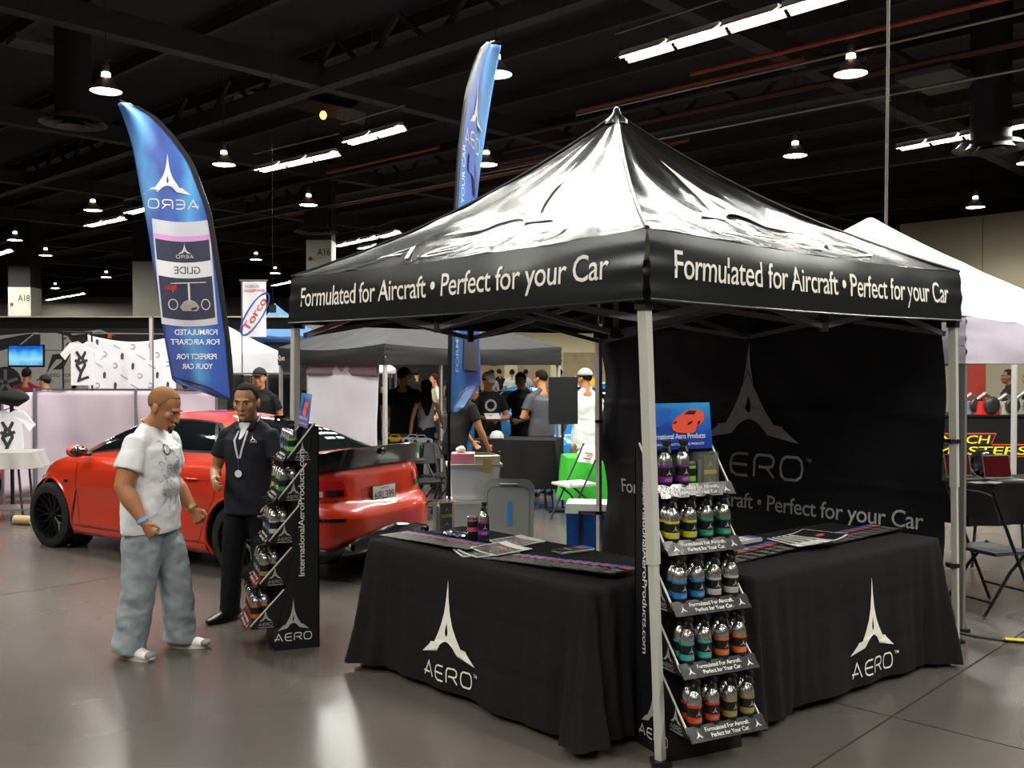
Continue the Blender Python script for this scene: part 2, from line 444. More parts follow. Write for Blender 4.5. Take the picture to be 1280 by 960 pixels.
# far wall along the left and behind the booth
wl = MB().box((-22, 74, 3.5), (75, .4, 7.0)).build('wall_back', M_w2, kind='structure')
MB().box((-22, 73.9, 9.4), (75, .5, 4.8)).build('upper_band', M_dark, wl)
w2 = MB().box((11, 58, 2.6), (26, .5, 3.4)).build('wall_rear', mat('cream_wall', '#d9d0a6', .8, var=.03, vscale=.3, emit='#d9cf9f', estr=0), kind='structure')
for k in range(9):
    x = -1.7 + k * 3.0
    MB().box((x, 57.9, .5), (1.9 if k % 2 else 2.5, .7, 4.2)).build('stone_pier', M_blk, w2)
MB().box((11, 58.1, .9), (26, .3, 1.9)).build('dark_opening', mat('opening', '#34302c', .9), w2)
MB().box((11, 58, 8.4), (26, .5, 8.2)).build('upper_band', M_dark, w2)
# right wall
M_wr = mat('cream_wall_right', '#c2bb9f', .8, var=.05, vscale=.25)
a = at(1128, 283, 35); b = at(1500, 250, 28.5); a.z = b.z = 0
wr = MB(); wr.bar(a + V((0, 0, 3.42)), b + V((0, 0, 3.42)), .4, 6.84); wr = wr.build('wall_right', M_wr, kind='structure')
d = (b - a).normalized(); nrm = V((d.y, -d.x, 0)); nrm = nrm if nrm.y < 0 else -nrm
for k in range(4):
    for z in (1.7, 5.1):
        c = a + d * (.05 + k * 2.85) + nrm * .22
        MB().bar(c + V((0, 0, z)), c + d * 2.82 + V((0, 0, z)), .08, 3.36).build('wall_panel', M_wr, wr)
# columns
M_col = mat('column_paint', '#c3c0b4', .7, var=.08, vscale=1.5)
def column(px, w, Y, ztop, txt=None):
    c = at(px, 458, Y); c.z = 0; wd = w * Y / F
    t = MB().box((c.x, c.y, ztop / 2), (wd, wd, ztop)).build('column', M_col, kind='structure')
    MB().box((c.x, c.y, (ztop + 9.4) / 2), (wd * .98, wd * .98, 9.4 - ztop)).build('upper_column', M_dark, t)
    if txt:
        m = MB(); text_into(m, txt, plane_map((c.x, c.y - wd / 2, 0), (1, 0, 0), (0, 0, 1), (0, -1, 0), .01), -.06 * wd, ztop - .62 * wd, .27 * wd, .52 * wd); m.build('column_number', mat('ink_black', '#1b1b1d', .7), t)
        MB().box((c.x - wd * .33, c.y - wd / 2 - .03, ztop - .75 * wd), (.12, .06, .12)).build('alarm_box', mat('alarm_red', '#8e3a30', .5), t)
    return t
column(402, 31, 35, 6.25, 'A16'); column(32, 28, 47, 5.55, 'A18'); column(188, 31, 45, 6.55)

# ---------------------------------------------------------------- ceiling with beams, pipes and ducts
cl = MB().box((0, 40, 9.6), (200, 160, .3)).build('ceiling', M_dark, kind='structure')
def beamline(p, d, z, w, h, name, m, par, L1=-60, L2=80):
    c = V((p[0], p[1], z)); return MB().bar(c + d * L1, c + d * L2, w, h).build(name, m, par)
for k in range(-5, 8):   # main lattice
    beamline(V((-5.5, 21.0)).to_3d() + UH * 8.6 * k, VH, 8.3, .34, .46, 'beam', M_dark2, cl)
    beamline(V((-6.35, 24.2)).to_3d() + VH * 8.6 * k, UH, 8.25, .30, .40, 'beam', M_dark2, cl)
for k in range(-9, 16):
    beamline(V((-5, 22)).to_3d() + VH * (2.87 * k + 1.4), UH, 9.2, .14, .3, 'purlin', M_dark2, cl)
for k, sx in ((0, 0), (1, 0), (-1, 0)):       # lattice truss webs between the main beams
    for q in range(-6, 9):
        c = V((-6.35, 24.2, 8.2)) + VH * 8.6 * k + UH * 2.2 * q
        MB().bar(c, c + UH * 1.1 + V((0, 0, .9)), .09).build('truss_web', M_dark2, cl)
        MB().bar(c + UH * 1.1 + V((0, 0, .9)), c + UH * 2.2, .09).build('truss_web', M_dark2, cl)
M_pipe = mat('orange_pipe', '#8c3a22', .5); M_pipe2 = mat('dull_red_pipe', '#4a2018', .6); M_cond = mat('steel_conduit', '#8f8c88', .35, .8)
def pipe(px, py, z, r, m, label, l1=-40, l2=40, name='ceiling_pipe'):
    Y = (z - CAMZ) * F / (458 - py); p = at(px, py, Y); p.z = z
    o = MB().tube([p + UH * l1, p + UH * l2], r, 8).build(name, m, None, True)
    return tag(o, label, 'pipe', 'pipes under the hall ceiling')
pipe(850, 111, 7.2, .045, M_pipe, 'orange sprinkler pipe crossing just under the long row of tube lights', -2.6, 2.6)
pipe(1080, 43, 7.2, .045, M_pipe, 'orange sprinkler pipe passing behind the hanging power cable', -20, 3.3)
pipe(850, 116, 7.1, .025, M_cond, 'thin steel conduit running beneath the orange pipe', -20, 2.6, 'conduit')
pipe(900, 133, 7.5, .05, M_pipe2, 'dull red pipe between the orange pipe and the tent peak', -30, 2.3)
pipe(420, 258, 7.2, .05, M_pipe, 'orange pipe sloping towards the A16 column', -14, 3)
pipe(500, 196, 7.6, .05, M_pipe, 'short orange pipe seen left of the tall narrow flag', -1.6, 3.4)
pipe(676, 200, 7.4, .05, M_pipe, 'short orange pipe seen right of the tall narrow flag', -2.2, 1.5)
pipe(1050, 132, 6.9, .028, M_cond, 'bright steel conduit crossing behind the tent ridge', -30, 10, 'conduit')
pipe(1180, 77, 7.8, .05, M_pipe2, 'dull red pipe highest over the white tent', -20, 12)
pipe(350, 236, 7.7, .06, M_dark2, 'black pipe crossing above the small lettered banner', -20, 20)
pipe(600, 222, 7.0, .03, M_cond, 'thin conduit crossing behind the tall narrow flag', -3, 16, 'conduit')
M_duct = mat('duct_black', '#232022', .7)
def diffuser(px, py, Y, w, label):
    c = at(px, py, Y); t = thing('air_duct', label, 'air duct', c, 0, 'round air diffusers')
    MB().lathe([(w * .27, .1), (w * .27, 9.42 - c.z)], seg=24).build('duct_pipe', M_duct, t, True)
    for k, q in enumerate((1, .74, .48)):
        MB().lathe([(w / 2 * q, 0 - .03 * k), (w / 2 * q - .05, .02 - .03 * k), (w / 2 * q - .14, .12 - .03 * k), (w / 2 * q - .12, .10 - .03 * k)], seg=32, caps=False).build('diffuser_ring', mat('duct_ring', '#4a4442', .6), t, True)
diffuser(1238, 186, 20, 1.45, 'black round air duct with ring diffuser in front of a tube light')
diffuser(92, 155, 19, 1.25, 'black ring air diffuser left of the curved flag tip')
diffuser(395, 290, 33, 1.5, 'far ring air diffuser above the A16 column')
for k, (px, py, Y, w, lb) in enumerate(((45, 55, 19, .9, 'flat ceiling grille above the curved flag'), (1100, 122, 21, .45, 'small pale ceiling speaker box beside the hanging cable'), (1175, 100, 20, 1.6, 'flat grey ceiling panel beside the round duct'))):
    c = at(px, py, Y)
    o = MB().box((0, 0, 0), (w, w * .7, .12), Matrix.Rotation(R(43), 3, 'Z')).build('ceiling_box', mat('ceiling_box_grey', '#57524e', .7), at_=None); o.location = c; tag(o, lb, 'ceiling fixture')
# pale bars high under the roof
for px, py, px2, py2 in ((235, 100, 312, 122), (330, 118, 440, 145)):
    p = at(px, py, 30); q = at(px2, py2, 27)
    MB().bar(p, q, .9, .35).build('pale_duct', mat('pale_duct', '#6e6660', .7), cl)
# hanging power cable
o = MB().tube([(3.83, 10.0, 9.4), (3.83, 10.0, 5), (3.815, 10, 2), (3.81, 10, .02)], .017, 8).build('power_cable', mat('cable_grey', '#4b4644', .6), None, True)
tag(o, 'dark power drop cable hanging straight down behind the black tent roof', 'cable')
o = MB().ell((0, 0, 0), (.09, .09, .11)).build('work_light', mat('amber', '#ffb060', emit='#ff9a40', estr=6), None, True); o.location = at(404, 144, 26)
tag(o, 'small amber lamp alone under the dark ceiling', 'ceiling lamp')
# ---------------------------------------------------------------- black canopy tent
M_vinyl = mat('black_vinyl', '#141416', .24, spec=1.0, bump=.22, bscale=3.2, coat=.8, rvar=.06, vscale=3)
M_val = mat('valance_vinyl', '#1b1d1d', .33, spec=.6, bump=.12, bscale=6)
M_alu = mat('tent_aluminium', '#c2c0b6', .42, .15)
M_alu_unlit = mat('tent_strut_unlit', '#77757a', .45, .5)  # aluminium with the shade under the canopy put into a darker colour
M_cloth = mat('black_tablecloth', '#191718', .9, spec=.2, bump=.12, bscale=60)
M_print = mat('cream_print', '#efebdf', .6, var=.04, vscale=9)
M_printg = mat('grey_print', '#bfc1be', .7, var=.05, vscale=5)
M_bkplastic = mat('black_plastic', '#111112', .45)
Fc = V((.59, 4.28, 0)); Lc = V((-1.50, 6.64, 0)); Rc = V((2.875, 6.28, 0)); Bc = Lc + Rc - Fc
ZE, ZP, ZV = 2.385, 3.44, 2.075
tent = thing('canopy_tent', 'black pop-up canopy tent with white lettering round its valance', 'tent', ((Fc.x + Bc.x) / 2, (Fc.y + Bc.y) / 2, 0))
TO = V(tent.location)
peak = (Fc + Bc) / 2
def gprof(r): return .65 * (1 - r) + .35 * max(0, 1 - r) ** 2.3
def roof_fn(a, b, off=0.0):
    nrm0 = ((a + b) / 2 - peak).normalized()
    def f(r, s):
        e = a.lerp(b, s); p = peak.lerp(e, r)
        z = ZE + (ZP - ZE) * gprof(r) - .05 * sin(pi * s) * sin(pi * r) ** .8 - .018 * sin(pi * s) * r
        w = .010 * wob((p.x, p.y, 0), 5, 3) + .014 * wob((s * 9, r * 2.5, a.x), 1.0, 5) * min(1, 4 * r)
        return V((p.x, p.y, z + w)) + nrm0 * off * .6 + V((0, 0, off * .8)) - TO
    return f
edges = [('FL', Lc, Fc), ('FR', Fc, Rc), ('RB', Rc, Bc), ('BL', Bc, Lc)]
roofs = {}
for nm, a, b in edges:
    f = roof_fn(a, b); m = MB(); m.grid(lambda u, v: f(max(v, .012), u), 44, 40); roofs[nm] = (m.build('roof_panel', M_vinyl, tent, 'all'), a, b)
MB().lathe([(.004, .07), (.02, .06), (.03, .02), (.075, -.02), (.08, -.05)], (0, 0, ZP - .02), 12).build('peak_cap', M_val, tent, True)
M_pipe_e = mat('piping_black', '#202022', .35)
for c in (Fc, Lc, Rc, Bc):
    pts = []
    for k in range(25):
        r = .01 + .99 * k / 24; p = peak.lerp(c, r); pts.append(V((p.x, p.y, ZE + (ZP - ZE) * gprof(r) + .004)) - TO)
    MB().tube(pts, .011, 6).build('ridge_seam', M_pipe_e, tent, True)
def val_fn(a, b, off=0.0):
    d = (b - a).normalized(); n = V((d.y, -d.x, 0)); cen = (Fc + Bc) / 2
    if n.dot((a + b) / 2 - cen) < 0: n = -n
    L_ = (b - a).length
    def f(x, h):   # x metres along from a, h metres above the hem
        s = x / L_; p = a + d * x; zt = ZE - .02 * sin(pi * s) ; zb = ZV - .012 * sin(pi * s)
        q = h / (ZE - ZV)
        bow = .03 * sin(pi * min(1, max(0, q))) * (.4 + .6 * sin(pi * s)) + .012 * wob((x * 2.2, h * 5, a.x)) + .02 * (1 - q) ** 2
        fold = .004 * math.exp(-(min(s, 1 - s) * L_ / .22)) * sin(h * 55)
        return V((p.x, p.y, zb + (zt - zb) * q)) + n * (bow + fold + off) - TO
    return f, L_, n
LINE = 'Formulated for Aircraft \u2022 Perfect for your Car'
for nm, (o, a, b) in roofs.items():
    f, L_, n = val_fn(a, b)
    m = MB(); m.grid(lambda u, v: f(u * L_, v * (ZE - ZV)), 90, 14); vo = m.build('valance', M_val, tent, 'all')
    rf = roof_fn(a, b, .012)
    hm = MB(); hm.tube([f(L_ * k / 40, .0) for k in range(41)], .006, 5); hm.build('hem', M_pipe_e, vo, True)
    f2, _, _ = val_fn(a, b, .004)
    x0, x1 = {'FL': (L_ * (1 - .9465), L_ * (1 - .065)), 'FR': (.0534 * L_, .929 * L_)}.get(nm, (.16, L_ - .18))
    m = MB(); text_into(m, LINE, lambda u, v: f2(u, v), x0, .105, .124, x1 - x0); m.build('lettering', M_print, vo)
    # roof print: logo and name on each slope
    Lh = (b - a).length
    def rm(u, v, rf=rf): # u metres across at the eave, v = distance up from the eave as a fraction
        r = 1 - v; return rf(r, .5 + u / Lh / max(.15, r))
    m = MB(); logo_into(m, lambda u, v: rm(u, v), 0, .32, .45, 1.9); aero_letters(m, lambda u, v: rm(u, v), 0, .11, .11, 1.6)
    m.build('roof_print', mat('white_print', '#e9e8e2', .4), o)
# frame
def leg(top, bot, jt, h0=0.0):
    t = V(top) - TO; b = V(bot) - TO; d = (t - b)
    m = MB().bar(b + d * jt, t, .046, .046, (.7, .7, 0)); lo = m.build('leg', M_alu, tent)
    MB().bar(b + V((0, 0, .02)), b + d * (jt + .02), .036, .036, (.7, .7, 0)).build('inner_leg', M_alu, lo)
    MB().box((b.x, b.y, .010), (.085, .085, .02)).build('foot_plate', M_bkplastic, lo)
    MB().bar(t - V((0, 0, .06)), t + V((0, 0, .03)), .062, .062, (.7, .7, 0)).build('corner_bracket', M_bkplastic, lo)
leg((.585, 4.33, 2.09), (.665, 4.34, 0), .43); leg((-1.47, 6.63, 2.10), (-1.49, 6.63, 0), .46)
leg((2.83, 6.27, 2.09), (2.865, 6.27, 0), .48); leg((.755, 8.53, 2.09), (.765, 8.53, 0), .46)
def strut(a, b): MB().bar(V(a) - TO, V(b) - TO, .016, .032).build('scissor_strut', M_alu_unlit, tent)
cz = V((peak.x, peak.y, 0))
for a, b in ((Fc, Lc), (Fc, Rc), (Rc, Bc), (Bc, Lc)):
    ins = lambda p: p.lerp(cz, .035)
    a = ins(a); b = ins(b); mid = (a + b) / 2; up = V((0, 0, 1))
    off = (cz - mid).normalized() * .02
    for p, q in ((a, mid), (b, mid)):
        strut(p + up * 2.24, q + up * 2.0); strut(p + up * 1.99 + off, q + up * 2.24 + off)
    strut(mid + up * 2.24, cz + up * 2.0); strut(mid + up * 2.0 + V((.02, 0, 0)), cz + up * 2.26)
    MB().bar(mid + up * 1.97 - TO, mid + up * 2.27 - TO, .045).build('strut_bracket', M_bkplastic, tent)
MB().bar(cz + V((0, 0, 1.99)) - TO, cz + V((0, 0, 3.36)) - TO, .032).build('centre_pole', M_alu_unlit, tent)
MB().box(cz + V((0, 0, 2.0)) - TO, (.09, .09, .07)).build('hub', M_bkplastic, tent)
# printed rear curtain between the right and the back leg
ca = Bc.lerp(Rc, .012); cb = Rc.lerp(Bc, .03); cd = (cb - ca); CLn = cd.length; cd.normalize(); cn = V((cd.y, -cd.x, 0)); cn = cn if cn.y < 0 else -cn
def cur(x, z, off=0.0):
    s = x / CLn
    w = .035 * wob((x * 1.3, z * 1.1, 2)) + .02 * wob((x * 3.1 + z * 2, z * 3 - x, 5)) + .03 * (1 - min(1, min(s, 1 - s) * 12)) * sin(z * 7)
    w += .01 * math.exp(-((z - 1.45) / .015) ** 2) + .01 * math.exp(-((z - .95) / .015) ** 2)
    p = ca + cd * x + cn * (w + off); return V((p.x, p.y, z)) - TO
M_curt = mat('rear_curtain_cloth', '#17171a', .55, spec=.35, bump=.15, bscale=8)
m = MB(); m.grid(lambda u, v: cur(u * CLn, .08 + v * 2.0), 110, 80); cu = m.build('rear_curtain', M_curt, tent, 'all')
m = MB(); logo_into(m, lambda u, v: cur(u, v, .008), CLn * .503, 1.21, .75); m.build('logo', M_printg, cu)
m = MB(); aero_letters(m, lambda u, v: cur(u, v, .008), CLn * .515, .945, .165, .9, th=.13); text_into(m, 'TM', lambda u, v: cur(u, v, .008), CLn * .668, 1.085, .025); m.build('lettering', M_printg, cu)
m = MB(); text_into(m, LINE, lambda u, v: cur(u, v, .008), CLn * .07, .695, .115, CLn * .885); m.build('lettering', M_printg, cu)
lines = MB()
for sg in (-1, 1): stroke(lines, [(0, 1.75), (sg * .055, 1.62), (sg * .12, 1.5), (sg * .2, 1.42), (sg * .27, 1.38), (sg * .3, 1.32)], .006, lambda u, v: cur(CLn * .503 + u, v, .012)); stroke(lines, [(sg * .29, 1.34), (sg * .36, 1.27)], .006, lambda u, v: cur(CLn * .503 + u, v, .012))
lines.build('logo_lines', mat('line_grey', '#3f4040', .7), cu)
for z in (.5, 1.3): 
    MB().box(V((2.84, 6.27, z)) - TO, (.065, .065, .025)).build('tie_strap', M_bkplastic, tent)
    MB().box(V((.76, 8.53, z)) - TO, (.065, .065, .025)).build('tie_strap', M_bkplastic, tent)

# ---------------------------------------------------------------- tables under black cloths
def table(A, Bp, depth_dir, depth, label, cl_label, lc, lz, lh, seed, flare_end=.1):
    "front edge A->B; depth_dir unit vector to the back"
    A = V((*A, 0)); Bq = V((*Bp, 0)); dd = V((*depth_dir, 0)).normalized() * depth
    cen = (A + Bq + dd) / 2 * 1.0; cen = (A + Bq) / 2 + dd / 2
    t = thing('folding_table', label, 'table', (cen.x, cen.y, 0))
    e = (Bq - A).normalized(); Lf = (Bq - A).length; dn = dd.normalized()
    rot = Matrix((e, dn, V((0, 0, 1)))).transposed()
    MB().box((0, 0, .715), (Lf - .04, depth - .04, .03), rot).build('table_top', mat('table_plastic', '#b9b6ae', .5), t)
    for sx in (-1, 1):
        for sy in (-1, 1):
            c = rot @ V((sx * (Lf / 2 - .22), sy * (depth / 2 - .1), 0)); MB().tube([c + V((0, 0, .01)), c + V((0, 0, .7))], .014, 8).build('leg', mat('leg_grey', '#4a4a4c', .4, .6), t)
    # cloth
    r = .05; per = []   # perimeter polyline with rounded corners, outward normals
    hw, hd = Lf / 2 + .006, depth / 2 + .006; N = 240
    segs = []
    for cx, cy, a0 in ((hw - r, -hd + r, -90), (hw - r, hd - r, 0), (-hw + r, hd - r, 90), (-hw + r, -hd + r, 180)):
        segs.append((cx, cy, a0))
    pts = []
    start = (-hw + r, -hd)
    def addline(p, q, n, nn):
        for k in range(n): pts.append((p[0] + (q[0] - p[0]) * k / n, p[1] + (q[1] - p[1]) * k / n, nn[0], nn[1], 0))
    corners = [(hw - r, -hd + r, -pi / 2), (hw - r, hd - r, 0), (-hw + r, hd - r, pi / 2), (-hw + r, -hd + r, pi)]
    lines_ = [((-hw + r, -hd), (hw - r, -hd), (0, -1), 72), ((hw, -hd + r), (hw, hd - r), (1, 0), 34), ((hw - r, hd), (-hw + r, hd), (0, 1), 60), ((-hw, hd - r), (-hw, -hd + r), (-1, 0), 34)]
    for (p, q, nn, n), (cx, cy, a0) in zip(lines_, corners):
        addline(p, q, n, nn)
        for k in range(10):
            a = a0 + pi / 2 * k / 10; pts.append((cx + r * cos(a), cy + r * sin(a), cos(a), sin(a), 1))
    n = len(pts); H = .742
    def drop(i, q, off=0.0):   # q 0 top .. 1 hem
        x, y, nx, ny, c = pts[i % n]
        cd_ = min(math.hypot(x - sx * hw, y - sy * hd) for sx in (-1, 1) for sy in (-1, 1))
        cf = math.exp(-(cd_ / .17) ** 2)
        s = i * 1.0
        rip = (.010 + .038 * cf) * q ** 1.1 * sin(s * .42 + seed + 2 * wob((s * .05, q, seed))) + (.0012 + .020 * math.exp(-(cd_ / .30) ** 2)) * min(1, q * 1.6) * sin(s * 1.15 + seed * 3 + 2.5 * wob((s * .08, q * .8, seed + 5))) - .006 * math.exp(-((q - .36) / .02) ** 2) - .005 * math.exp(-((q - .7) / .02) ** 2) + .02 * q * wob((x * 3, y * 3, q * 1.5), 1, seed)
        fl = (.025 + .085 * cf) * q ** 1.25 + .012 * sin(min(1, q * 6) * pi / 2)
        o = fl + rip + off
        z = H - .012 * math.exp(-q * 30) * 0 - q * (H - .02) + (.02 + .03 * wob((x * 1.5, y * 1.5, 7), 1, seed)) * q ** 3
        p = rot @ V((x + nx * o, y + ny * o, 0)); return V((p.x, p.y, z if q > .015 else H))
    m = MB(); vs = []; NQ = 26
    for j in range(NQ + 1):
        q = j / NQ
        for i in range(n): vs.append(drop(i, q))
    fs = [(j * n + i, j * n + (i + 1) % n, (j + 1) * n + (i + 1) % n, (j + 1) * n + i) for j in range(NQ) for i in range(n)]
    fs = [f[::-1] for f in fs]
    for k in (.97, .5):
        for i in range(n): vs.append(rot @ V((pts[i][0] * k, pts[i][1] * k, H + (.003 if k < .9 else .004))))
    vs.append(V((0, 0, H + .003)))
    b0 = (NQ + 1) * n
    for i in range(n):
        j = (i + 1) % n
        fs.append((i, j, b0 + j, b0 + i)); fs.append((b0 + i, b0 + j, b0 + n + j, b0 + n + i)); fs.append((b0 + n + i, b0 + n + j, b0 + 2 * n))
    m.add(vs, fs); co = m.build('tablecloth', M_cloth, None, 'all'); co.location = (cen.x, cen.y, 0)
    tag(co, cl_label, 'tablecloth')
    def fmap(u, z):   # u metres along the front from A, z height
        i = u / Lf * 72 ; q = min(1, max(0, (H - z) / (H - .02))); i0 = int(math.floor(i)); fr = i - i0
        a = drop(i0, q, .005); b = drop(i0 + 1, q, .005); p = a.lerp(b, fr); return p
    m = MB(); logo_into(m, fmap, lc * Lf, .205, lh - .205, .9); m.build('logo', M_print, co)
    m = MB(); aero_letters(m, fmap, lc * Lf, .075, .085, .42); text_into(m, 'TM', fmap, lc * Lf + .22, .15, .018); m.build('lettering', M_print, co)
    return t
table((-.864, 5.82), (.36, 4.47), (.73, .68), .76, 'folding table hidden under the black cloth facing the aisle and the car', 'black cloth with a cream logo on the table facing the aisle', .44, 0, .64, 1.0)
table((1.175, 4.76), (2.585, 5.875), (-.62, .78), .76, 'folding table hidden under the black cloth before the rear curtain', 'black cloth with a cream logo on the table right of the bottle rack', .565, 0, .62, 4.0)
# ---------------------------------------------------------------- wedge display racks with spray bottles
M_card = mat('black_card', '#18181a', .42, spec=.4)
M_lip = mat('price_rail', '#1c1b1b', .22, spec=.9, coat=.6, bump=.15, bscale=14)
M_edge = mat('cut_edge', '#d9d3c8', .45)
M_silver = mat('bottle_aluminium', '#d7d5cf', .22, .95)
M_wprint = mat('white_ink', '#e4e2dc', .5)
M_lprint = mat('soft_grey_ink', '#a8a6a2', .5)
LV = [.148, .41, .673, .935, 1.185]
RW = .41
def d_slant(z): return .285 - .25 * z / 1.37
def d_lip(z): return .46 - .222 * (z - .148)
# local frame of a rack: x across (0..RW), y forward, z up; the side at x=0 is the one with the big print
def make_rack():
    t = thing('display_rack', 'x', 'display rack', (0, 0, 0), 0, 'bottle display racks')
    for x in (0.004, RW - .004):
        side = [(0, 0), (.285, 0), (.03, 1.40), (0, 1.40)]
        m = MB(); m.prism(side, lambda a, b, w, x=x: V((x + w - .004, a, b)), .008); sp = m.build('side_panel', M_card, t)
        if x < .1:
            fm = lambda u, v: V((-.006, .33 - u, v))   # u runs towards the back
            m = MB(); logo_into(m, fm, .165, .125, .20, .85); m.build('logo', M_lprint, sp)
            m = MB(); aero_letters(m, fm, .165, .06, .045, .235, th=.14)
            text_into(m, 'InternationalAeroProducts.com', lambda u, v: fm(.235 - v, .46 + u), 0, 0, .036, .80)
            m.build('lettering', M_wprint, sp)
        else:
            fm = lambda u, v: V((RW + .006, u, v))
            m = MB(); logo_into(m, fm, .165, .125, .20, .85); m.build('logo', M_lprint, sp)
            m = MB(); aero_letters(m, fm, .165, .06, .045, .235, th=.14)
            text_into(m, 'InternationalAeroProducts.com', lambda u, v: fm(.075 + v, 1.24 - u), 0, 0, .036, .80)
            m.build('lettering', M_wprint, sp)
    b = MB(); b.box((RW / 2, .004, .70), (RW, .008, 1.40)); b.build('back_panel', M_card, t)
    m = MB(); m.grid(lambda u, v: V((u * RW, d_slant(v * 1.38) , v * 1.38)), 1, 1); m.build('front_panel', M_card, t)
    MB().box((RW / 2, .142, .006), (RW - .02, .28, .012)).build('base', M_card, t)
    for z in LV:
        d0, d1 = d_slant(z) - .004, d_lip(z)
        tr = MB(); tr.box((RW / 2, (d0 + d1) / 2 - .02, z + .002), (RW, d1 - d0 - .035, .004)); tr = tr.build('tray', M_card, t)
        topz = z + .235
        for x in (.002, RW - .002):
            m = MB(); m.prism([(d0, z), (d1 - .03, z), (d_slant(topz) + .005, topz), (d_slant(topz) - .004, topz)], lambda a, b, w, x=x: V((x + w - .002, a, b)), .004); m.build('tray_side', M_card, tr)
            MB().bar((x, d1 - .032, z + .02), (x, d_slant(topz) + .006, topz), .006, .008).build('edge_strip', M_edge, tr)
            if True:
                fm = (lambda u, v, d1=d1, z=z: V((-.0035, d1 - u, z + v))) if x < .1 else (lambda u, v, d1=d1, z=z: V((RW + .0035, d1 - .25 + u, z + v)))
                m = MB(); logo_into(m, fm, .125, .045, .085, .8); aero_letters(m, fm, .125, .018, .018, .085, th=.16); stroke(m, [(.08, .008), (.175, .008)], .004, fm); m.build('side_print', M_lprint, tr)
        # sloping printed rail
        a = V((0, d1 - .045, z + .052)); c = V((0, d1, z - .004)); sl = (a - c).normalized(); nn = V((0, -sl.z, sl.y)) * -1
        m = MB(); m.slab(lambda u, v: (c + V((u * (RW + .012) - .006, 0, 0)) + (a - c) * v, nn), 1, 1, .004); rail = m.build('rail', M_lip, tr)
        fr = lambda u, v, c=c, sl=sl, nn=nn: c + V((RW - u, 0, 0)) + sl * v + nn * .0015 if False else c + V((u, 0, 0)) + sl * v + nn * .0015
        # text must read left to right for someone facing the rack: x decreases from their left, so mirror u
        fr2 = lambda u, v, fr=fr: fr(RW - u, v)
        m = MB(); text_into(m, 'Formulated For Aircraft.', fr2, .085, .040, .018, .245); text_into(m, 'Perfect for Your Car.', fr2, .108, .013, .018, .21)
        logo_into(m, fr2, .045, .018, .036, .9); logo_into(m, fr2, RW - .04, .018, .036, .9); m.build('lettering', M_wprint, tr)
    # header card
    hc = grad_mat('header_blue', [(0, '#1b2a78'), (.45, '#1f49a8'), (.8, '#2f7fc8'), (1, '#3d9ad6')], 2, 1.36, 1.62, .3, .5, 6)
    tilt = lambda u, v, off=0: V((RW - .01 - u, .068 - v * .10 + off, 1.385 + v * .88))
    m = MB(); m.slab(lambda u, v: (tilt(u * (RW - .02), v * .25), V((0, 1, .1))), 1, 1, .003); h = m.build('header_card', hc, t)
    th = lambda u, v: tilt(u, v, .003)
    car = [(.158, .125), (.162, .105), (.185, .092), (.235, .086), (.275, .086), (.295, .098), (.30, .118), (.325, .13), (.345, .152), (.352, .175), (.348, .195), (.33, .207), (.30, .214), (.262, .215), (.238, .203), (.205, .182), (.172, .160), (.160, .142)]
    m = MB(); m.prism(car, lambda a, b, w: th(a, b) + V((0, w, 0)), .001); m.build('printed_car', mat('print_red', '#e2543a', .35), h)
    m = MB(); m.prism([(.232, .188), (.292, .186), (.308, .206), (.262, .209)], lambda a, b, w: th(a, b) + V((0, w + .001, 0)), .001)
    m.prism([(.168, .135), (.188, .146), (.186, .154), (.168, .146)], lambda a, b, w: th(a, b) + V((0, w + .001, 0)), .001)
    m.prism([(.248, .128), (.278, .142), (.280, .154), (.252, .142)], lambda a, b, w: th(a, b) + V((0, w + .001, 0)), .001); m.prism([(.305, .125), (.322, .137), (.325, .155), (.312, .150)], lambda a, b, w: th(a, b) + V((0, w + .001, 0)), .001); m.build('printed_glass', mat('print_dark', '#3a2030', .3), h)
    m = MB(); m.prism([(.02, .13), (.06, .2), (.12, .225), (.17, .215), (.13, .15), (.08, .12)], lambda a, b, w: th(a, b) + V((0, w, 0)), .001); m.build('printed_car', mat('print_blue', '#2b62b8', .35), h)
    m = MB(); text_into(m, 'International Aero Products', th, .02, .058, .028, .33); text_into(m, 'SHOWROOM QUALITY DETAILING PRODUCTS', th, .03, .022, .012, .31); m.build('lettering', M_wprint, h)
    return t
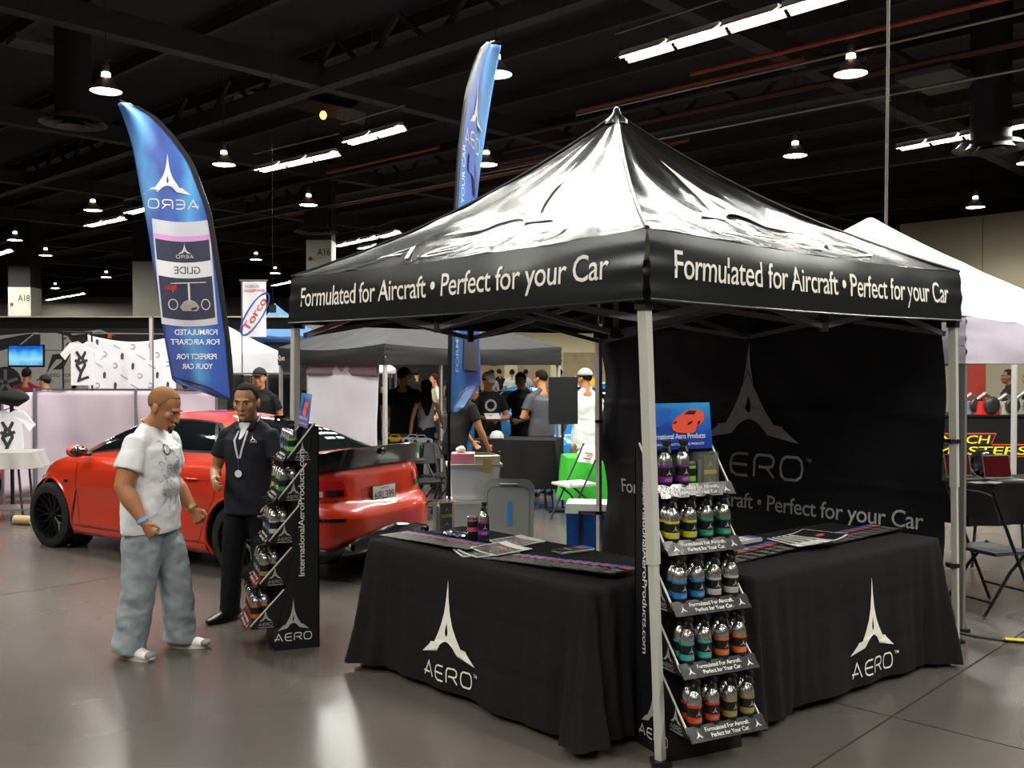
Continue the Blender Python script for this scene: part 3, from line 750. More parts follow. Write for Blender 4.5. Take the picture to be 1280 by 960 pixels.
# bottle
def band(name, col): return mat('band_' + name, col, .3, .45)
BANDS = {'yellow': '#d8d62a', 'green': '#1f9a78', 'blue': '#2b86c8', 'silver': '#c9c8c4', 'teal': '#3fb0a8', 'orange': '#e0702a', 'red': '#d9452c', 'gold': '#a8924a', 'purple': '#8a2f9c', 'lime': '#7fd04a', 'pink': '#d8607a'}
M_lab = mat('bottle_label', '#161618', .3, spec=.6)
def make_bottle(colname):
    t = thing('spray_bottle', 'x', 'bottle')
    MB().lathe([(.001, 0), (.026, 0), (.0285, .006), (.0285, .125), (.028, .14), (.0255, .152), (.019, .166), (.013, .172), (.012, .178)], seg=18).build('body', M_silver, t, True)
    MB().lathe([(.0287, .008), (.0289, .01), (.0289, .118), (.0287, .12)], seg=18, caps=False).build('label', M_lab, t, True)
    for a, b in ((.052, .076), (.112, .122)):
        MB().lathe([(.0291, a), (.0293, a + .001), (.0293, b - .001), (.0291, b)], seg=18, caps=False).build('color_band', band(colname, BANDS[colname]), t, True)
    fm = lambda u, v: V((.0295 * sin(u / .0295), -.0295 * cos(u / .0295), v))
    m = MB(); logo_into(m, fm, 0, .082, .026, .9); aero_letters(m, fm, 0, .058, .010, .035, th=.18); stroke(m, [(-.008, .03), (.012, .03)], .004, fm); m.build('label_print', M_lprint, t)
    c = MB(); c.lathe([(.0135, .174), (.0145, .176), (.0145, .192), (.010, .196), (.009, .205)], seg=12); c.bar((0, .012, .212), (0, -.03, .214), .016, .018); c.build('spray_head', M_bkplastic, t, True)
    c = MB(); c.bar((0, -.020, .206), (0, -.034, .176), .009, .005); c.build('trigger', M_bkplastic, t)
    return t
def make_can(colname):
    t = thing('wax_can', 'x', 'can')
    MB().lathe([(.001, 0), (.030, 0), (.032, .004), (.032, .132), (.030, .136), (.001, .137)], seg=18).build('body', M_lab, t, True)
    for a, b in ((.055, .08), (.115, .128)): MB().lathe([(.0324, a), (.0326, a + .001), (.0326, b - .001), (.0324, b)], seg=18, caps=False).build('color_band', band(colname, BANDS[colname]), t, True)
    MB().lathe([(.031, .137), (.032, .139), (.032, .144), (.028, .146), (.001, .146)], seg=18).build('lid', M_silver, t, True)
    return t
_bot = {}
def bottle(col, M, loc, label, group, rz=0.0):
    if col not in _bot: o = _bot[col] = make_bottle(col)
    else: o = dup(_bot[col])
    o.location = M @ V(loc); o.rotation_euler = (0, 0, M.to_euler().z + pi + rz); o['label'] = label; o['group'] = group; o.scale = (1.16, 1.16, 1.12)
    return o
ORD = ('first', 'second', 'third', 'fourth', 'fifth')
TRAYN = ('bottom', 'fourth', 'middle', 'second', 'top')
def fill_rack(M, plan, where, group, flip, side):
    for lv, cols in plan:
        z = LV[lv] + .004; d1 = d_lip(LV[lv])
        for row in (0, 1):
            for k, col in enumerate(cols):
                if col is None: continue
                u = (k + .5) * (RW - .02) / len(cols) + .01 + (.0 if row == 0 else .012)
                # slot k counts from the big side panel at x=0 for someone facing the rack when mirrored
                x = RW - u if flip else u
                dd = d1 - .071 - row * .060
                if dd - .036 < d_slant(LV[lv]): continue
                x += .004 * wob((k * 3.1, lv * 2.2, row)); 
                bottle(col, M, (x, dd, z), '%s-banded bottle, %s from the %s, %s row, %s tray, %s' % (col, ORD[k], side, 'front' if row == 0 else 'back', TRAYN[lv], where), group, .5 * wob((k * 1.7, lv * 2.9, row * 5)))
rack = make_rack(); KIDS[rack.name] = list(rack.children)
rack1 = dup(rack); KIDS.clear()

def rack_place(o, org, f):
    f = V((*f, 0)).normalized(); o.location = (org[0], org[1], 0); rz = math.atan2(f.y, f.x) - pi / 2
    o.rotation_euler = (0, 0, rz)
    return Matrix.Translation(V((org[0], org[1], 0))) @ Matrix.Rotation(rz, 4, 'Z')
# beside the front tent leg: local +y points out to the aisle, the lettered side at x = RW stands by the tent leg
f2 = V((.44, -.90)).normalized(); e2 = V((.90, .44)).normalized()
o2 = V((.785, 4.20)) - f2 * .46 + e2 * RW
M2 = rack_place(rack, o2, f2); rack['label'] = 'black wedge display rack of spray bottles beside the front tent leg'
f1 = V((-.93, -.36)).normalized()
M1 = rack_place(rack1, (-1.222, 6.17), f1); rack1['label'] = 'black wedge display rack of spray bottles beside the man in the black shirt'
fill_rack(M2, [(0, ('red', 'red', 'gold', 'gold')), (1, ('teal', 'teal', 'orange', 'orange')), (2, ('blue', 'blue', 'silver', 'silver')), (3, ('yellow', 'yellow', 'green', 'green')), (4, ('purple', 'purple', None, None))],
          'rack by the leg', 'spray bottles on the rack by the tent leg', True, 'tent leg')
fill_rack(M1, [(0, ('orange', 'red', 'red', 'orange')), (1, ('gold', 'teal', 'silver', 'teal')), (2, ('silver', 'blue', 'blue', 'silver')), (3, ('green', 'yellow', 'green', 'yellow')), (4, ('lime', 'teal', 'purple', 'teal'))],
          'rack by the men', 'spray bottles on the rack by the two men', False, 'lettered side')
def clamshell(name, label, M, loc, rz=0.0, w=.115, h=.185, d=.06, cardc='#6b6a38', barc='#d9b43a'):
    t = thing(name, label, 'package'); t.location = M @ V(loc); t.rotation_euler = (0, 0, M.to_euler().z + pi + rz)
    pl = mat('clear_plastic', '#dfe4e4', .08, trans=.85, alpha=.55, ior=1.3)
    MB().box((0, 0, h / 2), (w, d, h), taper=.94).build('plastic_shell', pl, t)
    MB().box((.012, -.004, h / 2 - .005), (w * .62, d * .5, h * .86)).build('card_insert', mat('card_' + cardc[1:], cardc, .5), t)
    MB().box((.012, -d * .25 - .006, h * .5), (w * .62, .003, h * .11)).build('color_band', mat('bar_' + barc[1:], barc, .4), t)
    fm = lambda u, v: V((.012 + u, -d * .25 - .0065, v)); m = MB(); logo_into(m, fm, 0, h * .64, h * .17); logo_into(m, fm, 0, h * .2, h * .17); m.build('card_print', M_lprint, t)
    MB().box((-w * .4, -.005, h * .45), (.018, .02, h * .72)).build('tool', mat('tool_grey', '#9da0a2', .3, .6), t)
    return t
clamshell('packaged_kit', 'clear package with an olive and yellow card on the top tray by the tent leg', M2, (RW - .30, d_lip(1.185) - .085, 1.19))
cn_ = make_can('lime'); cn_.location = M2 @ V((RW - .20, d_lip(1.185) - .078, 1.19)); cn_['label'] = 'black can with green bands beside the purple bottles on the top tray'
# ---------------------------------------------------------------- goods on the tables
TZ = .746
c2 = make_can('pink'); c2.location = (-.235, 5.79, TZ); c2['label'] = 'black can with pink and yellow bands on the table facing the aisle'
MI = Matrix.Translation((0, 0, 0))
b2 = dup(_bot['purple']); b2.location = (-.165, 5.65, TZ); b2.rotation_euler = (0, 0, .3); b2['label'] = 'purple-banded spray bottle standing alone beside the can on the table'; b2['group'] = 'bottles on the table'
clamshell('packaged_kit', 'clear package with a dark green card at the back corner of the table', Matrix.Translation((-.43, 6.10, TZ)) @ Matrix.Rotation(.5, 4, 'Z'), (0, 0, 0), pi, .12, .20, .07, '#20281c', '#a8a838')
t = thing('foil_packet', 'crumpled shiny foil packets beside the can on the table', 'packet', (-.36, 5.88, TZ))
for k, (x, y, s) in enumerate(((0, 0, .05), (.06, -.05, .045))):
    m = MB(); m.ell((x, y, s * .45), (s, s * .7, s * .45), seg=12, rings=8); m.v = [p + V((wob(p, 60, k), wob(p, 60, k + 5), abs(wob(p, 60, k + 9)))) * .022 for p in m.v]; m.build('foil', mat('foil', '#c9ccd0', .18, .95), t)
M_blue_p = mat('brochure_blue', '#3566b4', .3); M_red_p = mat('brochure_red', '#cc5a48', .3); M_blk_p = mat('brochure_black', '#1d1e20', .35); M_pap = mat('paper_white', '#dcdcd6', .55)
def brochure():
    t = thing('brochure', 'x', 'brochure')
    MB().box((0, 0, .0004), (.10, .225, .0008)).build('sheet', M_blk_p, t)
    MB().box((0, .085, .0011), (.098, .05, .0006)).build('blue_print', M_blue_p, t)
    m = MB(); m.prism([(-.03, .04), (.035, .035), (.046, .055), (.03, .082), (-.01, .085), (-.035, .065)], lambda a, b, w: V((a, b, .0014 + w)), .0004); m.build('printed_car', M_red_p, t)
    m = MB()
    for k in range(5): m.box((-.005 + .006 * (k % 2), .0 - .022 * k, .0012), (.07 - .012 * (k % 3), .0045, .0006))
    m.build('text_lines', M_lprint, t, kind='stuff')
    return t
br0 = brochure(); _brn = [0]
def strip(p, q, n, z, ang, where, group, jit=.06):
    for k in range(n):
        o = br0 if _brn[0] == 0 else dup(br0); _brn[0] += 1
        x = p[0] + (q[0] - p[0]) * k / (n - 1); y = p[1] + (q[1] - p[1]) * k / (n - 1)
        o.location = (x + random.uniform(-.006, .006), y + random.uniform(-.006, .006), z + .0024 * (k + 1)); o.rotation_euler = (R(-.6), R(0), ang + random.uniform(-1, 1) * jit)
        nth = 'first' if k == 0 else ('last' if k == n - 1 else '%s' % ('second third fourth fifth sixth seventh eighth ninth tenth eleventh twelfth thirteenth fourteenth'.split()[k - 1]))
        o['label'] = 'fanned brochure, %s of the row %s' % (nth, where); o['group'] = group
a1 = math.atan2(-.74, .67)
strip((-.70, 6.0), (-.20, 5.45), 11, TZ, a1, 'at the far end of the aisle table', 'brochures fanned at the far end of the aisle table')
strip((-.06, 5.29), (.52, 4.78), 14, TZ, a1, 'nearest the rack on the aisle table', 'brochures fanned near the rack on the aisle table')
a2 = math.atan2(.62, .78)
strip((1.12, 5.18), (1.62, 5.60), 9, TZ, a2, 'beside the bottle rack on the right table', 'brochures fanned beside the rack on the right table')
strip((1.78, 5.70), (2.33, 6.12), 10, TZ, a2, 'at the far end of the right table', 'brochures fanned at the far end of the right table')
def magazine(x, y, z, ang, label, group, w=.21, h=.28, th=.004, dark=False, curl=.012):
    t = thing('magazine', label, 'magazine', (x, y, z), ang, group)
    f = lambda u, v: (V(((u - .5) * w, (v - .5) * h, th + curl * (u ** 3) * .8)), V((0, 0, 1)))
    MBx = MB(); MBx.slab(f, 6, 2, th); MBx.build('pages', M_pap, t, True)
    g_ = lambda u, v: f(u, v)[0] + V((0, 0, .0012))
    MB().grid(lambda u, v: g_(.04 + u * .92, (.25 + v * .72) if not dark else .02 + v * .96), 6, 2).build('cover_photo', mat('cover_dark', '#3a3a36', .25, col2='#77746a', vscale=30) if not dark else mat('cover_black', '#1f1f22', .3), t, True)
    MB().grid(lambda u, v: g_(.3 + u * .4, .4 + v * .12) + V((0, 0, .0008)), 2, 1).build('printed_car', M_red_p, t)
    return t
mg = 'magazines piled on the aisle table'
magazine(-.17, 5.42, TZ, 1.9, 'lowest white-edged magazine of the pile on the aisle table', mg)
magazine(-.13, 5.39, TZ + .006, 2.15, 'middle magazine of the pile on the aisle table', mg)
magazine(-.06, 5.42, TZ + .012, 2.35, 'topmost open magazine of the pile on the aisle table', mg, curl=.02)
magazine(.02, 5.72, TZ, 2.2, 'glossy magazine lying behind the pile on the aisle table', mg, dark=True)
magazine(.035, 5.70, TZ + .006, 2.4, 'magazine on top of the one behind the pile', mg)
def stack(x, y, ang, n, label, group, w=.10, h=.22, z=TZ):
    t = thing('brochure_stack', label, 'brochures', (x, y, z), ang, group)
    for k in range(n):
        MB().box((random.uniform(-.003, .003), random.uniform(-.003, .003), .0015 + .003 * k), (w, h, .0028)).build('booklet', M_pap if k % 2 else M_blk_p, t)
    zt = .003 * n
    MB().box((0, h * .36, zt + .0006), (w * .96, h * .24, .0008)).build('blue_print', M_blue_p, t)
    MB().box((0, h * .2, zt + .0009), (w * .7, h * .14, .0006)).build('printed_car', M_red_p, t)
    MB().box((0, -h * .15, zt + .0006), (w * .8, h * .06, .0006)).build('text_lines', M_lprint, t)
    return t
stack(.34, 5.42, -1.0, 7, 'small stack of brochures alone at the back edge of the aisle table', 'brochure stacks')
stack(1.20, 5.42, -1.1, 9, 'thick black brochure stack nearest the rack on the right table', 'brochure stacks')
stack(1.36, 5.72, -.9, 8, 'blue-topped brochure stack at the back of the right table', 'brochure stacks')
for k in range(5): magazine(1.63 + .035 * k, 5.58 + .012 * k, TZ + .006 * k + .03, .4 + .12 * k, '%s magazine counted upward in the grey pile on the right table' % ORD[k], 'magazines piled on the right table', .2, .27, dark=(k == 4))
# ---------------------------------------------------------------- feather flags
def feather(label, base, rz, design):
    "local x runs from the pole towards the free edge; seen from -y the pole is on the left; z up"
    t = thing('feather_flag', label, 'flag', base, rz, 'blue feather flags')
    # sail outline measured from the pole: z, pole x, free x
    px = [(1.28, -.02), (1.9, .03), (2.6, .12), (3.25, .22), (3.75, .40), (4.05, .62), (4.28, .86), (4.36, 1.12)]
    fx = [(1.28, .005), (1.50, .60), (1.9, .66), (2.5, .73), (3.0, .80), (3.4, .88), (3.9, .98), (4.2, 1.08), (4.36, 1.15)]
    def itp(L, z):
        if z <= L[0][0]: return L[0][1]
        for (a, b), (c, d) in zip(L, L[1:]):
            if z <= c: return b + (d - b) * (z - a) / (c - a)
        return L[-1][1]
    def sm(L, z): return sum(itp(L, z + dz) for dz in (-.08, -.04, 0, .04, .08)) / 5
    def P(u, v, off=0.0):
        z = 1.30 + 3.03 * v; a = sm(px, z); b = itp(fx, z) if z < 1.6 else sm(fx, z)
        zz = z
        if v < .001: b = a + .01
        x = a + (max(b, a + .01) - a) * u
        y = .05 * sin(u * 3.1 + z * 1.6) * u + .02 * sin(u * 9 + z * 2) * u
        return V((x, y - off, zz))
    cols = [(0, '#28479c'), (.22, '#2b57a8'), (.38, '#4f93c8'), (.5, '#34579f'), (.66, '#2c4080'), (.82, '#4a84bc'), (1, '#2c4a94')] if design == 0 else [(0, '#2c6fd0'), (.2, '#3f8fe6'), (.4, '#2c57b8'), (.7, '#2b4694'), (.9, '#5aa6e8'), (1, '#2d62be')]
    gm = grad_mat('flag_blue_%d' % design, cols, 0, -.05, 1.1, .5, .5, 1.6)
    b_ = gm.node_tree.nodes['Principled BSDF']; b_.inputs['Transmission Weight'].default_value = 0
    m = MB(); m.slab(lambda u, v: (P(u, v), V((0, -1, 0))), 20, 80, .003); s = m.build('sail', gm, t, 'all')
    M_pole = mat('flag_pole_black', '#121214', .4); pts = [(0, .004, .05), (-.01, .004, .7), (-.02, .004, 1.25)] + [(sm(px, z) - .012, .004, z) for z in [1.5 + .12 * k for k in range(24)]] + [(1.1, .004, 4.36)]
    MB().tube(pts, [.014 - .0085 * k / len(pts) for k in range(len(pts))], 8).build('pole', M_pole, t, True)
    sp = [(sm(px, z), z) for z in [1.3 + .1 * k for k in range(31)]]
    m = MB(); vs = []
    for x, z in sp: vs += [V((x - .035, -.004, z)), V((x + .018, -.006, z)), V((x - .035, .012, z)), V((x + .018, .012, z))]
    n = len(sp); fs = []
    for k in range(n - 1):
        a = 4 * k; fs += [(a, a + 1, a + 5, a + 4), (a + 3, a + 2, a + 6, a + 7), (a + 2, a, a + 4, a + 6), (a + 1, a + 3, a + 7, a + 5)]
    m.add(vs, fs); m.build('pole_sleeve', M_pole, t)
    MB().tube([P(0, 0), P(.5, .045) * 1, P(1, .083)], .006, 5).build('bottom_hem', M_pole, t)
    MB().bar((-.3, 0, .015), (.3, 0, .015), .04, .025).build('cross_foot', M_pole, t); MB().bar((0, -.3, .03), (0, .3, .03), .04, .025).build('cross_foot', M_pole, t)
    sil = mat('flag_silver', '#c8c6c0', .45); wht = mat('flag_white', '#e8ecf2', .5)
    for side in (-1, 1):   # the print shows through on the back, mirrored
        def fm(x, z, o=0.0, side=side):
            v = (z - 1.30) / 3.03; a = sm(px, z); b = sm(fx, z); u = (x - a) / max(.01, b - a)
            p = P(u, v); return p + V((0, side * (.005 + o) + (.003 if side > 0 else 0), 0))
        def g(m, name, mt):
            if side > 0: m.f = [f[::-1] for f in m.f]
            m.build(name, mt, s)
        if design == 0:
            m = MB(); logo_into(m, fm, .62, 3.40, .42, .95); aero_letters(m, fm, .56, 3.26, .09, .50, th=.13); g(m, 'logo', sil)
            m = MB()
            text_into(m, 'FORMULATED', fm, .13, 1.98, .055, .44); text_into(m, 'FOR AIRCRAFT', fm, .11, 1.88, .055, .50)
            text_into(m, 'PERFECT FOR', fm, .14, 1.73, .055, .42); text_into(m, 'YOUR CAR', fm, .18, 1.63, .055, .32); g(m, 'lettering', wht)
            cm = lambda x, z, o=0.0: fm(.405 + (x - .42) * 1.27 + (z - 2.2) * .05, 2.09 + (z - 2.2) * 1.33, o)
            def rr(z0, z1, xa, xb, name, mt, o, bow=.02):
                m = MB(); N = 14
                def q(u, v):
                    z = z0 + (z1 - z0) * v; x = xa(z) + (xb(z) - xa(z)) * u
                    return cm(x, z - bow * 4 * u * (1 - u), o)
                m.grid(q, N, 6); g(m, name, mt)
            xa = lambda z: .20 + (z - 2.2) * .04; xb = lambda z: .64 + (z - 2.2) * .04
            rr(2.20, 3.0, xa, xb, 'printed_can', mat('flag_can_grey', '#b4b6be', .4), .0005)
            rr(2.25, 2.85, lambda z: xa(z) + .015, lambda z: xb(z) - .012, 'printed_can_body', mat('flag_can_dark', '#2f3346', .4), .001)
            rr(2.57, 2.69, lambda z: xa(z) + .012, lambda z: xb(z) - .01, 'printed_label', mat('flag_label', '#c9c9cc', .4), .0015)
            rr(2.85, 2.89, lambda z: xa(z) + .005, lambda z: xb(z) - .005, 'printed_band', mat('flag_can_band', '#c08ac0', .4), .0012)
            m = MB(); text_into(m, 'GLIDE', lambda u, v: cm(u, v, .002), .32, 2.585, .055, .21); g(m, 'lettering', mat('flag_ink', '#33363f', .5))
            m = MB(); ff = lambda u, v: cm(u, v, .002); logo_into(m, ff, .44, 2.735, .09); aero_letters(m, ff, .44, 2.705, .022, .14, th=.16)
            stroke(m, [(.28, 2.52), (.56, 2.51)], .006, ff); stroke(m, [(.42, 2.52), (.42, 2.38)], .016, ff)
            for cx in (.29, .55): stroke(m, [(cx + .034 * cos(a * pi / 6), 2.35 + .04 * sin(a * pi / 6)) for a in range(12)], .006, ff, True)
            g(m, 'printed_jet', sil)
            m = MB(); m.prism([(.36, 2.30), (.48, 2.30), (.50, 2.33), (.47, 2.37), (.42, 2.39), (.37, 2.37), (.34, 2.33)], lambda a, b, w: ff(a, b), .001); g(m, 'printed_jet_nose', sil)
            m = MB(); m.prism([(.52, 2.46), (.60, 2.455), (.60, 2.49), (.52, 2.50)], lambda a, b, w: cm(a, b, .002), .001); g(m, 'printed_badge', mat('flag_red', '#b8453c', .4))
        else:
            m = MB(); logo_into(m, fm, .66, 3.55, .40, .9); aero_letters(m, fm, .58, 3.36, .12, .50, th=.13); g(m, 'logo', sil)
            m = MB(); text_into(m, 'PERFECT FOR YOUR CAR', lambda u, v: fm(.205 + (2.6 + u - 2.4) * .11 - v, 2.30 + u), 0, 0, .062, 1.05); text_into(m, 'FORMULATED', lambda u, v: fm(.16 - v, 1.60 + u), 0, 0, .055, .6); g(m, 'lettering', wht)
            ff = lambda u, v: fm(u, v, .001)
            def poly(p, name, mt): m = MB(); m.prism(p, lambda a, b, w: ff(a, b), .001); g(m, name, mt)
            dk = mat('flag_bottle_dark', '#23252c', .4)
            poly([(.42, 3.30), (.68, 3.25), (.72, 3.16), (.60, 3.10), (.62, 2.98), (.50, 2.98), (.48, 3.14), (.38, 3.16)], 'printed_sprayer', dk)
            poly([(.42, 2.5), (.70, 2.5), (.70, 2.82), (.64, 2.96), (.50, 2.96), (.42, 2.82)], 'printed_bottle', mat('flag_bottle', '#c9ccd2', .4))
            poly([(.42, 2.5), (.70, 2.5), (.70, 2.62), (.42, 2.66)], 'printed_bottle_band', mat('flag_band_green', '#2f9a72', .4))
            poly([(.30, 1.98), (.60, 2.02), (.58, 2.30), (.28, 2.26)], 'printed_can', dk)
            poly([(.34, 2.12), (.57, 2.15), (.57, 2.22), (.33, 2.19)], 'printed_band', mat('flag_magenta', '#8e2a86', .4))
            poly([(.42, 1.96), (.56, 1.98), (.55, 2.04), (.41, 2.02)], 'printed_badge', mat('flag_red', '#b8453c', .4))
            poly([(.26, 1.62), (.50, 1.60), (.48, 1.86), (.40, 1.92), (.28, 1.88)], 'printed_mug', mat('flag_mug', '#8f929c', .4))
    return t
# seen from the back: the pole stands on the right and all print is mirrored
fb = at(288, 458, 10.76); o = feather('tall blue feather flag with mirrored print rising in front of the pink panels', (fb.x, fb.y, 0), pi + .05, 0); o.scale = (1.07, 1, 1.075)
o = feather('blue feather flag seen nearly edge-on rising behind the black tent', (-.50, 7.86, 0), 1.25, 1); o.scale = (1, 1, 1.085)
# ---------------------------------------------------------------- sedan (local: x forward, y left, z up)
def sstep(a, b, x):
    t = min(1, max(0, (x - a) / (b - a))); return t * t * (3 - 2 * t)
def lin(tab, x):
    if x <= tab[0][0]: return tab[0][1]
    for (a, b), (c, d) in zip(tab, tab[1:]):
        if x <= c: return b + (d - b) * (x - a) / (c - a)
    return tab[-1][1]
XR, XF, WR = -1.365, 1.365, .335
ZTOP = [(-2.4, 1.0), (-2.2, 1.04), (-1.7, 1.06), (-1.0, 1.01), (0, .97), (.9, .955), (1.2, .94), (1.6, .87), (1.95, .76), (2.2, .66)]
def ztop(x): return sum(lin(ZTOP, x + d) for d in (-.12, -.06, 0, .06, .12)) / 5
REAR = [(.0, -2.22), (.10, -2.33), (.26, -2.36), (.46, -2.36), (.55, -2.32), (.60, -2.25), (.85, -2.23), (1, -2.17)]
FRONT = [(.0, 2.08), (.2, 2.15), (.5, 2.14), (.75, 2.08), (1, 1.98)]
WID = [(.0, .84), (.15, .895), (.4, .905), (.65, .91), (.85, .89), (.95, .86), (1, .825)]
def body(th, t):
    "th 0 front, pi/2 left side, pi rear; t 0 sill .. 1 shoulder"
    c, s = cos(th), sin(th); xr, xf = lin(REAR, t), lin(FRONT, t); b = lin(WID, t)
    n = 5.2 if c < 0 else 3.2
    ax = (xf if c > 0 else -xr); x = ax * math.copysign(abs(c) ** (2 / n), c); y = b * math.copysign(abs(s) ** (2 / n), s)
    for xc in (XR, XF):   # wheel arch flares
        y += math.copysign(.028 * math.exp(-((x - xc) / .42) ** 2) * sin(pi * min(1, t * 1.05)) ** .7, y) * min(1, abs(y) / .6)
    z = .17 + (ztop(x) - .17) * t
    # door side hollow and shoulder crease
    y *= 1 - .018 * math.exp(-((t - .42) / .16) ** 2) * math.exp(-(x / .9) ** 4)
    return V((x, y, z))
def bnrm(th, t):
    a = body(th + .01, t) - body(th - .01, t); b = body(th, min(1, t + .01)) - body(th, max(0, t - .01)); n = a.cross(b).normalized(); p = body(th, t)
    return n if n.dot(V((p.x * .3, p.y, 0))) > 0 else -n
def bp(th, t, off): return body(th, t) + bnrm(th, t) * off
def th_side(x, t, side=1):
    "theta on the side for a given x"
    n = 5.2 if x < 0 else 3.2; ax = lin(FRONT, t) if x > 0 else -lin(REAR, t)
    c = math.copysign(min(1, abs(x) / ax) ** (n / 2), x); return math.acos(c) * side
G_H = [(-1.85, 1.03), (-1.6, 1.12), (-1.25, 1.27), (-.85, 1.375), (-.4, 1.42), (0, 1.425), (.35, 1.39), (.7, 1.25), (1.0, 1.07), (1.22, .94)]
G_B = [(-1.85, .60), (-1.3, .72), (-.6, .79), (.3, .795), (.9, .76), (1.22, .68)]
def gh(x, f, off=0.0):
    "greenhouse: f 0 left belt .. pi right belt"
    zb = ztop(x) - .01; H = sum(lin(G_H, x + d) for d in (-.1, -.05, 0, .05, .1)) / 5 + off; h = max(.004, H - zb); b = lin(G_B, x) + off
    c, s = cos(f), sin(f); n = 2.9
    z = zb + h * abs(s) ** (2 / n); y = b * math.copysign(abs(c) ** (2 / n), c) * (1 - .24 * (z - zb) / .42)
    return V((x, y, z))
def build_wheel(par, x, y, side, rimcol):
    M_t = mat('tyre', '#131314', .75); c = V((x, y, WR))
    def L_(prof, seg=40): return [(r, z) for r, z in prof]
    ax = (0, side, 0)
    m = MB(); m.lathe([(.235, -.11), (.29, -.115), (.325, -.10), (.335, -.07), (.335, .07), (.325, .10), (.29, .115), (.235, .11)], (0, 0, 0), 44, ax, caps=False)
    w = m.build('wheel', M_t, par, True); w.location = c
    m = MB(); m.lathe([(.237, -.11), (.225, -.06), (.215, .05), (.232, .108), (.243, .114), (.247, .105), (.238, .10)], (0, 0, 0), 44, ax, caps=False)
    m.lathe([(.001, -.02), (.22, -.02), (.22, -.03)], (0, 0, 0), 30, ax)
    m.lathe([(.001, .075), (.03, .075), (.038, .06), (.045, .02), (.05, -.02)], (0, 0, 0), 20, ax)
    for k in range(10):
        a = 2 * pi * k / 10
        for d in (-.13, .13):
            p = V((.035 * cos(a), side * .055, .035 * sin(a))); q = V((.15 * cos(a + d * .6), side * .055, .15 * sin(a + d * .6))); r = V((.228 * cos(a + d * 1.5), side * .085, .228 * sin(a + d * 1.5)))
            m.tube([p, q, r], [.010, .009, .010], 5)
    m.build('rim', rimcol, w, True)
    m = MB(); m.lathe([(.001, -.045), (.17, -.045), (.17, -.055)], (0, 0, 0), 30, ax); m.build('brake_disc', mat('brake_steel', '#6d6b68', .35, .9), w, True)
